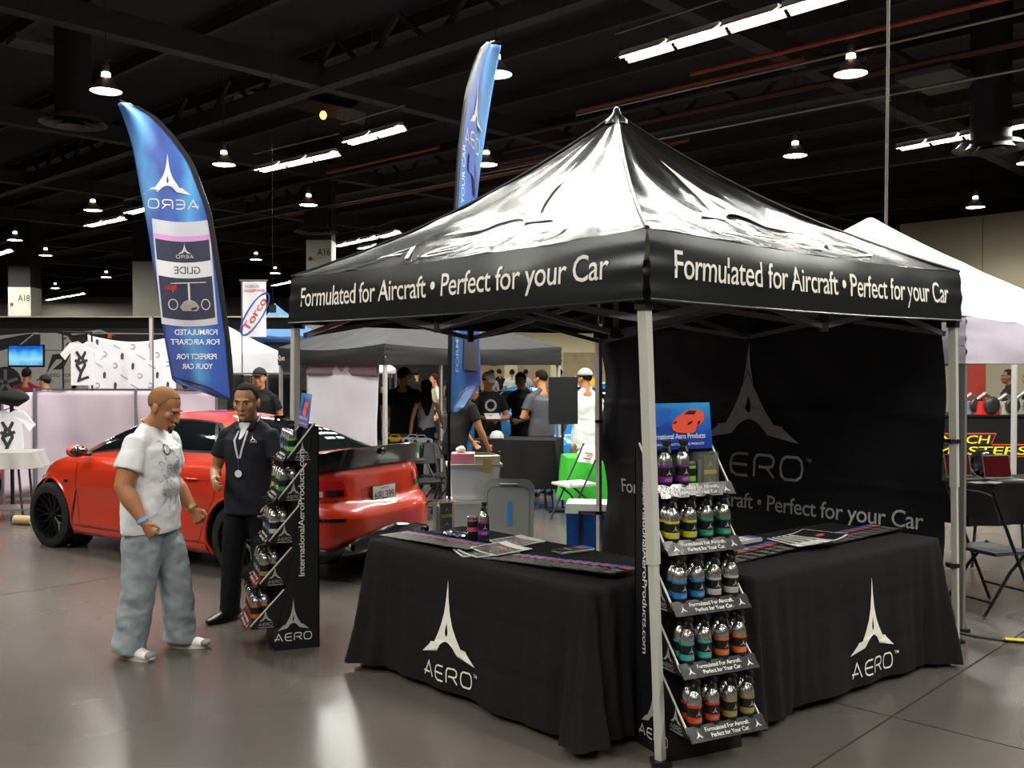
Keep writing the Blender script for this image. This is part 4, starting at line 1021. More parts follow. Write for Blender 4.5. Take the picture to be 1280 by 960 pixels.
def make_car(label, paint, glass, detail=True, cat='car', name='car', rim=None):
    t = thing(name, label, cat)
    rim = rim or mat('black_rim', '#1b1c1e', .3, .6)
    NT, NV = 300, 34
    m = MB(); vs = []
    ths = [2 * pi * i / NT for i in range(NT)]
    def warp(th):   # concentrate samples at corners: equalise using superellipse powers
        return th
    # resample theta by arc length at mid height so that long sides get even quads
    import bisect
    pts = [body(2 * pi * i / 1440, .5) for i in range(1441)]; acc = [0]
    for a, b in zip(pts, pts[1:]): acc.append(acc[-1] + (b - a).length)
    ths = [2 * pi * (bisect.bisect_left(acc, acc[-1] * i / NT)) / 1440 for i in range(NT)]
    for j in range(NV + 1):
        for i in range(NT): vs.append(body(ths[i], j / NV))
    RA = .385
    for k, p in enumerate(vs):      # snap around the wheel arches
        for xc in (XR, XF):
            if abs(p.y) > .55:
                d = V((p.x - xc, p.z - WR)); r = d.length
                if RA - .022 < r < RA + .022 and r > 0: q = d * (RA / r); vs[k] = V((xc + q.x, p.y, WR + q.y))
    fs = []
    for j in range(NV):
        for i in range(NT):
            f = (j * NT + i, j * NT + (i + 1) % NT, (j + 1) * NT + (i + 1) % NT, (j + 1) * NT + i)
            c = sum((vs[q] for q in f), V()) / 4
            if abs(c.y) > .55 and min(math.hypot(c.x - xc, c.z - WR) for xc in (XR, XF)) < RA - .003: continue
            fs.append(f)
    base = NV * NT; prev = base
    for q in (.93, .8, .6, .4, .2, .04):   # deck
        o = len(vs)
        for i in range(NT):
            p = body(ths[i], 1); x = p.x; xs = max(-1.75, min(1.5, x)); xx = xs + (x - xs) * q
            vs.append(V((xx, p.y * q, ztop(xx) + .035 * (1 - q * q) + .012 * (1 - abs(q - .5) * 2) * (1 if xx > 1.1 else 0))))
        for i in range(NT): fs.append((prev + i, prev + (i + 1) % NT, o + (i + 1) % NT, o + i))
        prev = o
    fs.append(tuple(prev + i for i in range(NT)))
    m.add(vs, fs); bo = m.build('body', paint, t, True)
    m = MB()
    for sy in (-1, 1):
        for xc in (XR, XF):
            pp = []
            for k in range(25):
                a = pi * (-.14 + 1.28 * k / 24); x = xc + RA * cos(a); z = WR + RA * sin(a); tt = (z - .17) / (ztop(x) - .17); y = body(th_side(x, max(0, tt)), max(0, min(1, tt))).y
                pp.append(V((x, sy * (y - .004), z)))
            MB().tube(pp, .014, 6).build('arch_lip', paint, t, True)
            MB().lathe([(.39, -.14), (.395, .10)], (xc, sy * .72, WR), 30, (0, sy, 0), caps=False).build('arch_liner', M_bkplastic, t, True)
            build_wheel(t, xc, sy * .775, sy, rim)
    MB().box((0, 0, .2), (4.0, 1.3, .12)).build('underbody', M_bkplastic, t)
    m = MB(); m.grid(lambda u, v: gh(-1.85 + 3.07 * u, pi * v), 60, 40); g = m.build('roof', paint, t, True)
    trim = mat('window_trim', '#0e0e10', .3)
    def side_patch(name, xl, xh, f0, f1, o, mt, par, sy, nu=16, nv=8):
        # xl(v), xh(v): x bounds, v runs from belt to roof
        m = MB()
        def f(u, v):
            x = xl(v) + (xh(v) - xl(v)) * u; a = f0 + (f1 - f0) * v; p = gh(x, a, o); return V((p.x, p.y * sy, p.z))
        m.grid(f, nu, nv); 
        if sy > 0: m.f = [q[::-1] for q in m.f]
        return m.build(name, mt, par, True)
    for sy in (1, -1):
        fr = side_patch('window_frame', lambda v: -1.30 + .60 * v, lambda v: 1.0 - .62 * v, .10, .92, .004, trim, t, sy, 30, 10)
        side_patch('front_window', lambda v: -.08 + .05 * v, lambda v: .84 - .55 * v, .14, .84, .009, glass, fr, sy)
        side_patch('rear_window', lambda v: -.92 + .26 * v, lambda v: -.16 + .05 * v, .14, .84, .009, glass, fr, sy)
        side_patch('quarter_window', lambda v: -1.22 + .52 * v, lambda v: -.98 + .26 * v, .14, .8, .009, glass, fr, sy)
    m = MB(); m.grid(lambda u, v: gh(-1.72 + .88 * u, .62 + (pi - 1.24) * v, .006), 16, 20); rw = m.build('rear_windshield', glass, t, True)
    m = MB(); m.grid(lambda u, v: gh(.44 + .70 * u, .5 + (pi - 1.0) * v, .006), 14, 20); m.build('windshield', glass, t, True)
    if not detail: return t
    # body details
    red = mat('lamp_red', '#b5121a', .12, spec=.8, coat=1); clr = mat('lamp_clear', '#b9b4b0', .15, spec=.8, coat=1); dk = mat('gloss_black', '#0b0b0d', .12, spec=.8, coat=1)
    def patch(name, th0, th1, t0, t1, off, mt, nu=10, nv=6, par=t, skew=0.0):
        m = MB(); m.grid(lambda u, v: bp(th0 + (th1 - th0) * u + skew * (v - .5), t0 + (t1 - t0) * v, off), nu, nv); return m.build(name, mt, par, True)
    tr = lambda y, t_, side: pi - side * math.asin(min(1, (abs(y) / lin(WID, t_))) ** 2.6)
    for sd in (1, -1):
        thm = lambda y, t_: (pi - sd * math.asin(min(1, (abs(y) / lin(WID, t_)) ** 2.6)))
        def rp(name, y0, y1, t0, t1, off, mt, sk=0):
            m = MB(); m.grid(lambda u, v: bp(thm((y0 + (y1 - y0) * u) + sk * (v - .5), t0 + (t1 - t0) * v), t0 + (t1 - t0) * v, off), 12, 5); return m.build(name, mt, t, True)
        rp('tail_lamp', .46, .875, .66, .82, .006, red, .04); rp('lamp_clear_part', .66, .86, .665, .72, .009, clr); rp('lamp_dark_part', .48, .64, .665, .73, .009, mat('lamp_smoke', '#3a0d10', .12, coat=1))
        rp('bumper_slot', .56, .76, .435, .465, .004, dk)
        for (x0, x1, t0, t1, nm, mt) in ((1.55, 1.95, .80, .93, 'headlight', clr),):
            m = MB(); m.grid(lambda u, v: bp(th_side(x0 + (x1 - x0) * u, t0 + (t1 - t0) * v, sd), t0 + (t1 - t0) * v, .005), 8, 4); m.build(nm, mt, t, True)
        def sline(pts, w=.008, name='door_seam', mt=None, off=.0015):
            m = MB()
            for (xa, ta), (xb, tb) in zip(pts, pts[1:]):
                m.grid(lambda u, v: bp(th_side(xa + (xb - xa) * v + (w * (u - .5) if abs(tb - ta) > .1 else 0), ta + (tb - ta) * v, sd), ta + (tb - ta) * v + (0 if abs(tb - ta) > .1 else w * (u - .5) / .8), off), 1, 8)
            m.build(name, mt or dk, t, True)
        sline([(.92, .98), (.86, .5), (.84, .14)]); sline([(-.12, .98), (-.14, .14)]); sline([(.84, .14), (-.14, .14), (-.9, .14)]); sline([(-.9, .14), (-1.0, .42), (-1.12, .62), (-1.16, .98)])
        m = MB(); m.grid(lambda u, v: bp(th_side(.98 - .10 * v + (.03 * (u - .5)) * (1 - abs(v - .5)), .16 + .42 * v, sd), .16 + .42 * v, .003), 2, 8); m.build('fender_vent', mat('vent_shadow', '#3a0e0a', .4), t, True)
        m = MB(); m.grid(lambda u, v: bp(th_side(1.02 + .07 * u, .68 + .03 * v, sd), .68 + .03 * v, .004), 1, 1); m.build('side_marker', dk, t)
        for x in (.02, -.9):
            m = MB(); p = body(th_side(x + .1, .82, sd), .82); q = body(th_side(x - .06 + .1, .82, sd), .82)
            m.tube([V((x + .18, p.y + sd * .01, p.z)), V((x + .16, p.y + sd * .03, p.z)), V((x + .02, p.y + sd * .03, p.z)), V((x, p.y + sd * .01, p.z))], .010, 6); m.build('door_handle', paint, t, True)
        m = MB(); m.tube([(.78, sd * .80, .99), (.76, sd * .88, 1.0)], .022, 8); mm = m.build('mirror_foot', M_bkplastic, t, True)
        m = MB(); m.ell((.78, sd * .955, 1.03), (.075, .105, .065)); m.build('mirror', paint, t, True)
        m = MB(); m.ell((.735, sd * .955, 1.03), (.04, .094, .055)); m.build('mirror_glass', dk, t, True)
        m = MB(); m.grid(lambda u, v: bp(th_side(-.98 + 1.94 * u, .02 + .10 * v, sd), .02 + .10 * v, .022 * sin(pi * (.15 + .7 * v))), 30, 4); m.build('side_skirt', paint, t, True)
        MB().lathe([(.034, 0), (.042, -.01), (.042, -.12), (.03, -.12)], (-2.36, sd * .52, .32), 16, (-1, 0, 0), caps=False).build('exhaust_tip', mat('chrome', '#d5d5d5', .08, 1.0), t, True)
    thy = lambda y, t_: pi - math.copysign(math.asin(min(1, (abs(y) / lin(WID, t_)) ** 2.6)), y)
    def rear(name, y0, y1, t0, t1, off, mt, par=t, shape=None):
        m = MB()
        def f(u, v):
            y = y0 + (y1 - y0) * u; a = t0; b = t1
            if shape: a, b = shape(u)
            tt = a + (b - a) * v; return bp(thy(y, tt), tt, off if not callable(off) else off(u, v))
        m.grid(f, 24, 5); return m.build(name, mt, par, True)
    rear('rear_diffuser', -.84, .84, 0, .2, .012, dk, shape=lambda u: (0, .15 + .17 * min(1, max(0, 1 - abs(u - .5) / .36)) ** .5 ))
    MB().tube([bp(thy(-.86 + 1.72 * k / 30, .2), .15 + .17 * min(1, max(0, 1 - abs(k / 30 - .5) / .36)) ** .5, .02) for k in range(31)], .018, 6).build('diffuser_edge', dk, t, True)
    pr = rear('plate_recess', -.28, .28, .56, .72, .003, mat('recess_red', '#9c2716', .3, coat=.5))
    pf = plane_map((-2.262, .16, .735), (0, -1, 0), (.03, 0, 1), (-1, 0, 0), 0)
    zz = body(pi, .64); px_ = zz.x - .022
    MB().box((px_, 0, zz.z + .0), (.012, .325, .165)).build('plate_frame', dk, t)
    MB().box((px_ - .006, 0, zz.z), (.006, .30, .145)).build('license_plate', mat('plate_white', '#c9c6bd', .4), t)
    m = MB(); fm = lambda u, v: V((px_ - .0105, -u, zz.z + v))
    text_into(m, '6JRL399', fm, -.135, -.045, .07, .27); m.build('plate_number', mat('plate_ink', '#3a3b4a', .5), t)
    m = MB(); text_into(m, 'California', fm, -.06, .045, .02, .12); m.build('plate_header', mat('plate_red', '#a8504a', .5), t)
    for y0, tx, w in ((.68, 'LEXUS', .13), (-.66, 'IS F', .08)):
        m = MB(); z = body(thy(y0, .54), .60).z; fx_ = lambda u, v, y0=y0, z=z: V((bp(thy(y0 - u, .60), .60, .008).x, y0 - u, z + v)); text_into(m, tx, fx_, 0, 0, .022, w); m.build('badge', dk, t)
    # black spoiler along the boot lid
    carb = mat('carbon_black', '#101113', .18, spec=.7, coat=.8)
    m = MB(); vs = []
    N = 40; prof = [(.20, .0), (.10, .035), (.0, .095), (-.035, .125), (-.05, .12), (-.045, .05), (-.03, -.045), (0, -.06)]
    for k in range(N + 1):
        y = -.83 + 1.66 * k / N; e = abs(y) / .83; xx = -2.20 + .13 * e ** 3.5; s_ = 1 - .35 * e ** 6; zb = 1.03 - .015 * e ** 2
        for dx, dz in prof: vs.append(V((xx + dx * s_, y, zb + dz * s_)))
    n = len(prof); fs = [(k * n + i, k * n + (i + 1) % n, (k + 1) * n + (i + 1) % n, (k + 1) * n + i) for k in range(N) for i in range(n)] + [tuple(range(n)), tuple(range(N * n, N * n + n))[::-1]]
    m.add(vs, fs); m.build('spoiler', carb, t, True)
    m = MB(); m.ell((-2.265, 0, 1.10), (.008, .045, .032)); m.build('emblem', dk, t, True)
    # stickers on the rear glass
    def sl(u, v): return gh(-1.62 + v, pi / 2 - u * 1.45, .012)
    m = MB()
    for k, (u0, w) in enumerate(((.04, .30), (.0, .32), (-.03, .36), (-.02, .36), (.06, .26))):
        z0 = .52 - .10 * k
        for q in range(9):
            ua = u0 + w * q / 9; wv = w / 9 * .78
            if (q * 7 + k * 3) % 8 == 0: continue
            m.add([sl(-ua + dx, z0 + dz) for dx, dz in ((0, 0), (-wv, 0), (-wv, .042), (0, .042))], [(0, 1, 2, 3)])
    m.v = [V((p.x, p.y, p.z)) for p in m.v]; m.build('window_stickers', mat('sticker_white', '#d0d4d2', .5), rw, kind='stuff')
    MB().box((-1.0, 0, 1.375), (.12, .03, .04)).build('roof_antenna', dk, t)
    return t
paint = mat('orange_red_paint', '#bd3015', .28, spec=.6, coat=1.0)
M_cglass = mat('car_glass', '#0e1214', .04, spec=.9, coat=.5)
car = make_car('orange-red sedan with black wheels and a black boot spoiler behind the two men', paint, M_cglass, name='sedan_car')
car.location = (-2.99, 9.605, 0); car.rotation_euler = (0, 0, math.atan2(.529, -.849)); car.scale = (.975, .965, .95)
bl = make_car('blue sports car behind the group of people at the draped counter', mat('blue_paint', '#1e7fc4', .25, coat=1.0), M_cglass, False)
bl.location = (.25, 17.6, 0); bl.rotation_euler = (0, 0, 2.05)
for loc, rz, lb, pm in (((1.9, 19.5, 0), 2.2, 'blue sports car behind the man in the white shirt', None), ((-9.3, 14.8, 0), 2.5, 'red car cut off at the far edge beside the pink panels', mat('red_paint2', '#d8301c', .3, coat=1)), ((2.3, 24, 0), .2, 'white car roof far behind the black tent leg', mat('white_paint', '#e4e4e2', .3, coat=1))):
    c = dup(bl, loc, rz, lb)
    if pm:
        for ch in c.children:
            if ch.name.split('.')[0] in ('body', 'roof', 'arch_lip'): ch.material_slots[0].link = 'OBJECT'; ch.material_slots[0].material = pm
# ---------------------------------------------------------------- people
TEX = D.textures.new('cloth_folds', 'CLOUDS'); TEX.noise_scale = .10; TEX.noise_depth = 2
TEX2 = D.textures.new('denim_folds', 'CLOUDS'); TEX2.noise_scale = .085; TEX2.noise_depth = 1
def remesh(o, vox, smooth=4, disp=0.0, tex=None):
    r = o.modifiers.new('remesh', 'REMESH'); r.mode = 'VOXEL'; r.voxel_size = vox; r.use_smooth_shade = True
    if smooth: q = o.modifiers.new('smooth', 'SMOOTH'); q.factor = .5; q.iterations = smooth
    if disp: d = o.modifiers.new('folds', 'DISPLACE'); d.texture = tex or TEX; d.strength = disp; d.mid_level = .5; d.texture_coords = 'LOCAL'
    return o
def lerp3(a, b, t): return V(a).lerp(V(b), t)
def person(label, loc, facing, h=1.70, bulk=1.0, pose=None, top='#222222', bottom='#2b3550', skin='#b5805c', hair='#1a1412', hairstyle='short',
           shoe='#1a1a1c', sleeve=.5, cap=None, vox=.011, topname='t_shirt', shirt_len=.80, pants_w=1.0, sex='m', folds=.012, tank=False, beard=False, group=None, neck_open=0.0, collar=False, seen_legs=True):
    P = dict(elR=(.27, -.03, 1.13), wrR=(.29, .05, .90), elL=(-.27, -.03, 1.13), wrL=(-.29, .05, .90), knR=(.11, .03, .49), anR=(.12, 0, .09), knL=(-.11, .03, .49), anL=(-.12, 0, .09),
             lean=(0, 0), head=(0, 0), headoff=(0, 0, 0), hips=(0, 0), toeR=0.0, toeL=0.0)
    P.update(pose or {})
    k = h / 1.75; t = thing('person', label, 'person', loc, facing - pi / 2, group)
    S_ = lambda p: V(p) * k
    hip = V((P['hips'][0], P['hips'][1], .93)); lx, ly = P['lean']
    waist = hip + V((lx * .3, ly * .3, .17)); chest = hip + V((lx * .8, ly * .8, .37)); shc = hip + V((lx, ly, .50)); nb = hip + V((lx * 1.03, ly * 1.05 - .01, .555))
    hc = nb + V((lx * .08, .035 + ly * .1, .150)) + V(P['headoff'])
    sw = .185 * (.9 + .1 * bulk) if sex == 'm' else .155
    b = bulk; f = sex == 'f'
    shR = shc + V((sw, 0, -.05)); shL = shc + V((-sw, 0, -.05))
    skinm = mat('skin_' + skin[1:], skin, .5, var=.05, vscale=9, spec=.4)
    hy, hp = P['head']
    HM = (Matrix.Rotation(hy, 3, 'Z') @ Matrix.Rotation(hp, 3, 'X'))
    hs = P.get('hs', 1.06); kh = k * hs
    def H(p): return S_(hc) + HM @ (V(p) * k * hs)
    # -- body: one continuous skin surface
    m = MB(); X = (1, 0, 0)
    ff_ = .80 if f else 1.0
    m.tube([S_(hip + V((0, 0, .02))), S_(hip + V((0, 0, .05))), S_(waist), S_(chest), S_(shc + V((0, 0, -.02)))], [(.10 * b * k, .05 * b * k), (.14 * b * k * ff_, .095 * b * k * ff_), (.125 * b * k * ff_, .09 * b * k * ff_), (.15 * b * k * ff_ ** 1.3, .105 * b * k * ff_), (.12 * k * ff_, .068 * k)], 16, hint=X, round_=False)
    m.tube([S_(nb + V((0, -.01, -.06))), S_(nb), S_(hc + V((0, -.02, -.05)))], [(.078 * b * k, .06 * b * k), (.062 * k * (.6 + .4 * b), .060 * k * (.6 + .4 * b)), (.058 * k * (.6 + .4 * b), .060 * k)], 14, hint=X, round_=True)
    for sg in (-1, 1): m.tube([S_(nb + V((sg * .015, -.015, .005))), S_(shc + V((sg * sw * .7, 0, -.06)))], [.042 * k * (.6 + .4 * b), .035 * k], 10, round_=True)
    for sh, el, wr, sg in ((shR, V(P['elR']), V(P['wrR']), 1), (shL, V(P['elL']), V(P['wrL']), -1)):
        a = .046 * (1 + 1.9 * (b - 1) if b > 1 else b) if not f else .038
        m.tube([S_(sh + V((-sg * .04, 0, -.01))), S_(sh), S_(sh.lerp(el, .45)), S_(el), S_(el.lerp(wr, .35)), S_(wr)], [a * .8 * k, a * .9 * k, a * 1.02 * k, a * .78 * k, a * .82 * k, .027 * k * (.8 + .2 * b)], 12, round_=True)
        # hand
        d = (wr - el).normalized(); inward = V((-sg, .25, 0)); n = (inward - d * inward.dot(d)).normalized()   # palm normal
        if 'palm' + ('R' if sg > 0 else 'L') in P: q = V(P['palm' + ('R' if sg > 0 else 'L')]); n = (q - d * q.dot(d)).normalized()
        w = d.cross(n).normalized(); fwd = V((0, 1, 0)); w = w if w.dot(fwd) >= 0 else -w   # towards the thumb side
        curl = P.get('curl', .55)
        m.tube([S_(wr + d * .0), S_(wr + d * .03), S_(wr + d * .065), S_(wr + d * .085)], [(.024 * k, .018 * k), (.034 * k, .017 * k), (.040 * k, .016 * k), (.038 * k, .013 * k)], 12, hint=w, round_=True)
        fr = .0088 if vox < .008 else .0105
        for q, (off, L1) in enumerate(((.030, .072), (.010, .080), (-.010, .075), (-.029, .060))):
            p0 = wr + d * .075 + w * off * 1.0; a1 = curl * .5; a2 = curl * 1.4; a3 = curl * 2.2
            p1 = p0 + (d * cos(a1) + n * sin(a1)) * L1 * .45 + w * off * .08; p2 = p1 + (d * cos(a2) + n * sin(a2)) * L1 * .32; p3 = p2 + (d * cos(a3) + n * sin(a3)) * L1 * .25
            m.tube([S_(wr + d * .05 + w * off * .8), S_(p0), S_(p1), S_(p2), S_(p3)], [fr * k * q_ for q_ in (1, 1, .97, .9, .8)], 8, round_=True)
        t0 = wr + d * .025 + w * .024; t1 = t0 + (d * .55 + w * .8 + n * .25).normalized() * .036; t2 = t1 + (d * .9 + w * .3 + n * .35).normalized() * .030; t3 = t2 + (d * .95 + n * .3).normalized() * .022
        m.tube([S_(t0), S_(t1), S_(t2), S_(t3)], [.013 * k, .0115 * k, .010 * k, .0085 * k], 8, round_=True)
    for sg, kn, an in ((1, V(P['knR']), V(P['anR'])), (-1, V(P['knL']), V(P['anL']))):
        m.tube([S_(hip + V((sg * .085, 0, -.03))), S_(hip + V((sg * .095, 0, -.12))), S_((hip + V((sg * .095, 0, -.12))).lerp(kn, .5)), S_(kn), S_(kn.lerp(an, .35)), S_(an)], [.085 * b * k, .085 * b * k, .072 * k, .055 * k, .052 * k, .036 * k], 12, round_=True)
        ft = P['toeR'] if sg > 0 else P['toeL']; fd = V((sin(ft), cos(ft), 0))
        m.tube([S_(an + V((0, 0, -.02)) - fd * .03), S_(an + V((0, 0, -.045)) + fd * .06), S_(an + V((0, 0, -.06)) + fd * .14)], [.032 * k, .034 * k, .024 * k], 10, round_=True)
    # head
    m.ell(H((0, -.012, .035)), (.076 * kh, .094 * kh, .083 * kh), HM, 20, 14)
    m.ell(H((0, .012, -.02)), (.064 * kh, .076 * kh, .088 * kh), HM, 20, 14)
    m.ell(H((0, .035, -.07)), (.047 * kh, .045 * kh, .045 * kh), HM, 16, 10)
    m.ell(H((0, .072, -.095)), (.022 * kh, .018 * kh, .018 * kh), HM, 12, 8)
    m.tube([H((-.036, .078, .018)), H((0, .086, .020)), H((.036, .078, .018))], .010 * kh, 8, round_=True)
    m.tube([H((0, .088, .010)), H((0, .101, -.022)), H((0, .104, -.034))], [.007 * kh, .011 * kh, .013 * kh], 10, round_=True)
    for sg in (-1, 1):
        m.ell(H((sg * .012, .094, -.036)), .008 * kh); m.ell(H((sg * .042, .062, -.02)), (.020 * kh, .020 * kh, .022 * kh), HM)
        m.ell(H((sg * .078, -.008, -.008)), (.010 * kh, .019 * kh, .031 * kh), HM @ Matrix.Rotation(.25, 3, 'X'), 10, 8)
    m.tube([H((-.020, .086, -.066)), H((0, .092, -.064)), H((.020, .086, -.066))], [.006 * kh, .0075 * kh, .006 * kh], 8, round_=True)
    body_ = m.build('body', skinm, t); remesh(body_, vox, 2)
    # face pieces
    fine = vox < .009
    for sg in (-1, 1):
        MB().ell(H((sg * .031, .0785, .001)), (.0125 * kh, .008 * kh, .0048 * kh), HM, 10, 8).build('eye', mat('eye_white', '#cfc9c2', .3), t, True)
        MB().ell(H((sg * .031, .0855, .001)), (.0058 * kh, .003 * kh, .0050 * kh), HM, 8, 6).build('iris', mat('iris_dark', '#1c120e', .2), t, True)
        MB().tube([H((sg * .016, .091, .016)), H((sg * .032, .0905, .022)), H((sg * .049, .079, .017))], [.0035 * kh, .004 * kh, .002 * k], 6).build('eyebrow', mat('hair_' + hair[1:], hair, .8, spec=.12), t, True)
    MB().tube([H((-.021, .091, -.066)), H((0, .0985, -.065)), H((.021, .091, -.066))], [(.003 * kh, .003 * kh), (.0045 * kh, .0055 * kh), (.003 * kh, .003 * kh)], 8, hint=None).build('lips', mat('lip_' + skin[1:], tuple(q * f_ for q, f_ in zip(hx(skin)[:3], (.75, .5, .5))), .5), t, True)
    # hair
    hm = mat('hair_' + hair[1:], hair, .8, spec=.12)
    def capshell(name, mt, r, c0, zcut, tilt, th=.006, seg=28):
        "skull cap: part of an ellipsoid above a tilted plane"
        m = MB(); vs = []; n1 = 10
        for i in range(n1 + 1):
            for j in range(seg):
                az = 2 * pi * j / seg; fy = sin(az)
                lim = zcut + (tilt * sstep(.15, .72, fy) if fy > 0 else tilt * .45 * fy) if name == 'hair' else zcut + tilt * fy; lo = math.asin(max(-.95, min(.95, lim)))
                el = pi / 2 - (pi / 2 - lo) * i / n1
                vs.append(H(V(c0) + V((hs * 0 + r[0] * cos(el) * cos(az), r[1] * cos(el) * sin(az), r[2] * sin(el)))))
        fs = [(i * seg + j, (i + 1) * seg + j, (i + 1) * seg + (j + 1) % seg, i * seg + (j + 1) % seg) for i in range(n1) for j in range(seg)]
        o = len(vs); cc = H(c0); vs2 = [p + (cc - p) * (th / .09) for p in vs]
        fs2 = [tuple(o + q for q in f_[::-1]) for f_ in fs]; e = n1 * seg
        fs2 += [(e + j, e + o + j, e + o + (j + 1) % seg, e + (j + 1) % seg) for j in range(seg)]
        m.add(vs + vs2, fs + fs2); return m.build(name, mt, t, 'all')
    if hairstyle == 'buzz': capshell('hair', hm, (.0772, .0952, .0843), (0, -.012, .034), -.30, .88, .003)
    elif hairstyle == 'short': capshell('hair', hm, (.0790, .0975, .092), (0, -.013, .034), -.30, .88, .005)
    elif hairstyle == 'long':
        capshell('hair', hm, (.088, .104, .098), (0, -.016, .032), -.45, 1.0, .012)
        m = MB(); m.tube([H((0, -.05, .02)), H((0, -.075, -.08)), S_(nb + V((0, -.085, -.06))), S_(chest + V((.01, -.125, .02))), S_(chest + V((.01, -.12, -.09)))], [(.075 * k, .05 * k), (.085 * k, .045 * k), (.095 * k, .035 * k), (.075 * k, .025 * k), (.03 * k, .012 * k)], 14, hint=X, round_=True)
        o = m.build('long_hair', hm, t); remesh(o, .011, 2, .012)
    if beard:
        m = MB(); m.tube([H((-.022, .083, -.088)), H((0, .092, -.098)), H((.022, .083, -.088))], .008 * kh, 8, round_=True); m.ell(H((0, .088, -.104)), (.016 * kh, .011 * kh, .012 * kh)); m.build('goatee', mat('stubble', '#3c2a20', .8), t, True)
    if cap:
        cm = mat('cap_' + cap[1:], cap, .8, bump=.1); capshell('cap', cm, (.089, .107, .104), (0, -.012, .034), .12, .10, .008)
        bd = P.get('brim', 0.0); BM = Matrix.Rotation(bd, 3, 'Z')
        m = MB(); m.slab(lambda u, v: (H(BM @ V(((u - .5) * .15 * (1 - .35 * v * v), .075 + .085 * v * (1 - .6 * (2 * u - 1) ** 2), .055 - .012 * v - .018 * (2 * u - 1) ** 2))), V((0, 0, 1))), 10, 6, .004); m.build('cap_brim', cm, t, True)
        MB().ell(H((0, -.012, .139)), .006).build('cap_button', cm, t, True)
    # -- clothes
    tm = mat('cloth_' + top[1:], top, .85, spec=.25, bump=.08, bscale=40)
    m = MB(); hem = shirt_len; e = .014
    hemc = hip + V((0, 0, hem - .93))
    tor = [(hemc, (.172 * b + .01, .118 * b + .015)), (hip + V((0, 0, .0)), (.168 * b + e, .118 * b + e)), (waist, (.152 * b + e, .112 * b + e)), (chest + V((0, .0, -.05)), (.163 * b + e, .118 * b + e)), (chest + V((0, 0, .05)), (.165 * b + e, .112 * b + e)), (shc + V((0, 0, -.045)), (.160 * b, .085 + .012 * b)), (shc + V((0, 0, .005)), (.115 * b, .066)), (nb + V((0, 0, -.005)), (.068 * (.6 + .4 * b) + .004, .066))]
    if f: tor = [(hemc, (.150 * b, .115)), (hip + V((0, 0, .03)), (.148 * b, .112)), (waist + V((0, 0, .02)), (.115 * b, .088)), (chest + V((0, 0, -.03)), (.125 * b, .105)), (chest + V((0, 0, .05)), (.122 * b, .092)), (shc + V((0, 0, -.06)), (.09 * b, .075))]
    if f and not tank: tor += [(shc + V((0, 0, -.03)), (.13, .07)), (nb + V((0, 0, -.03)), (.06, .05))]
    if tor[0][0].z > tor[1][0].z: tor = [tor[0]] + [q for q in tor[1:] if q[0].z > tor[0][0].z]
    m.tube([S_(p) for p, r in tor], [(r[0] * k, r[1] * k) for p, r in tor], 28, hint=X)
    if b > 1.12: m.ell(S_(waist + V((0, .03 * b, .0))), (.13 * b * k, .11 * b * k, .15 * k)); m.ell(S_(chest + V((0, .035, .02))), (.14 * b * k, .09 * b * k, .09 * k)); m.ell(S_(shc + V((0, -.03, -.10))), (.155 * b * k, .075 * b * k, .09 * k))
    if not tank:
        for sh, el, wr, sg in ((shR, V(P['elR']), V(P['wrR']), 1), (shL, V(P['elL']), V(P['wrL']), -1)):
            a = (.060 + .085 * max(0, b - 1)) if not f else .05
            m.tube([S_(nb + V((sg * .035, -.012, -.008))), S_(shc + V((sg * sw * .8, 0, -.030)))], [.048 * k, .047 * k * (.7 + .3 * b)], 12, round_=True)
            en = sh.lerp(el, .62) if sleeve < 1 else wr.lerp(el, .05)
            pts = [sh + V((-sg * .08, 0, .01)), sh + V((sg * .0, 0, .0)), sh.lerp(el, .28), en] if sleeve < 1 else [sh + V((-sg * .07, 0, 0)), sh, sh.lerp(el, .5), el, en]
            rs = [a * .84, a * .93, a * .98, a * 1.06] if sleeve < 1 else [.062, .06, .056, .048, .038]
            m.tube([S_(p) for p in pts], [r * k for r in rs], 18, round_=False)
    else:
        for sg in (-1, 1): m.tube([S_(chest + V((sg * .07, .07, .03))), S_(shc + V((sg * .085, 0, .03))), S_(chest + V((sg * .06, -.085, .03)))], .012, 8)
    top_o = m.build(topname, tm, t); remesh(top_o, max(.008, vox * .9), 3, folds)
    if collar:
        for sg in (-1, 1):
            m = MB(); a0 = nb + V((sg * .07, -.02, .035)); m.add([S_(nb + V((sg * .066, -.045, .045))), S_(nb + V((sg * .084, -.02, .0))), S_(nb + V((sg * .082, .09, -.055))), S_(nb + V((sg * .028, .105, -.065))), S_(nb + V((sg * .062, .045, .015)))], [(0, 1, 2, 3, 4)])
            o = m.build('collar', tm, t, True); q = o.modifiers.new('s', 'SOLIDIFY'); q.thickness = .006
    bm_ = mat('cloth_' + bottom[1:], bottom, .85, spec=.2, var=.12, vscale=6, bump=.1, bscale=50)
    m = MB(); pw = pants_w
    m.tube([S_(hip + V((0, 0, -.10))), S_(hip + V((0, 0, -.02))), S_(hip + V((0, 0, .09)))], [(.165 * b * k * (.95 if f else 1), .118 * b * k), (.166 * b * k, .12 * b * k), (.148 * b * k, .105 * b * k)], 22, hint=X)
    m.ell(S_(hip + V((0, 0, -.09))), (.12 * b * k, .10 * b * k, .075 * k))
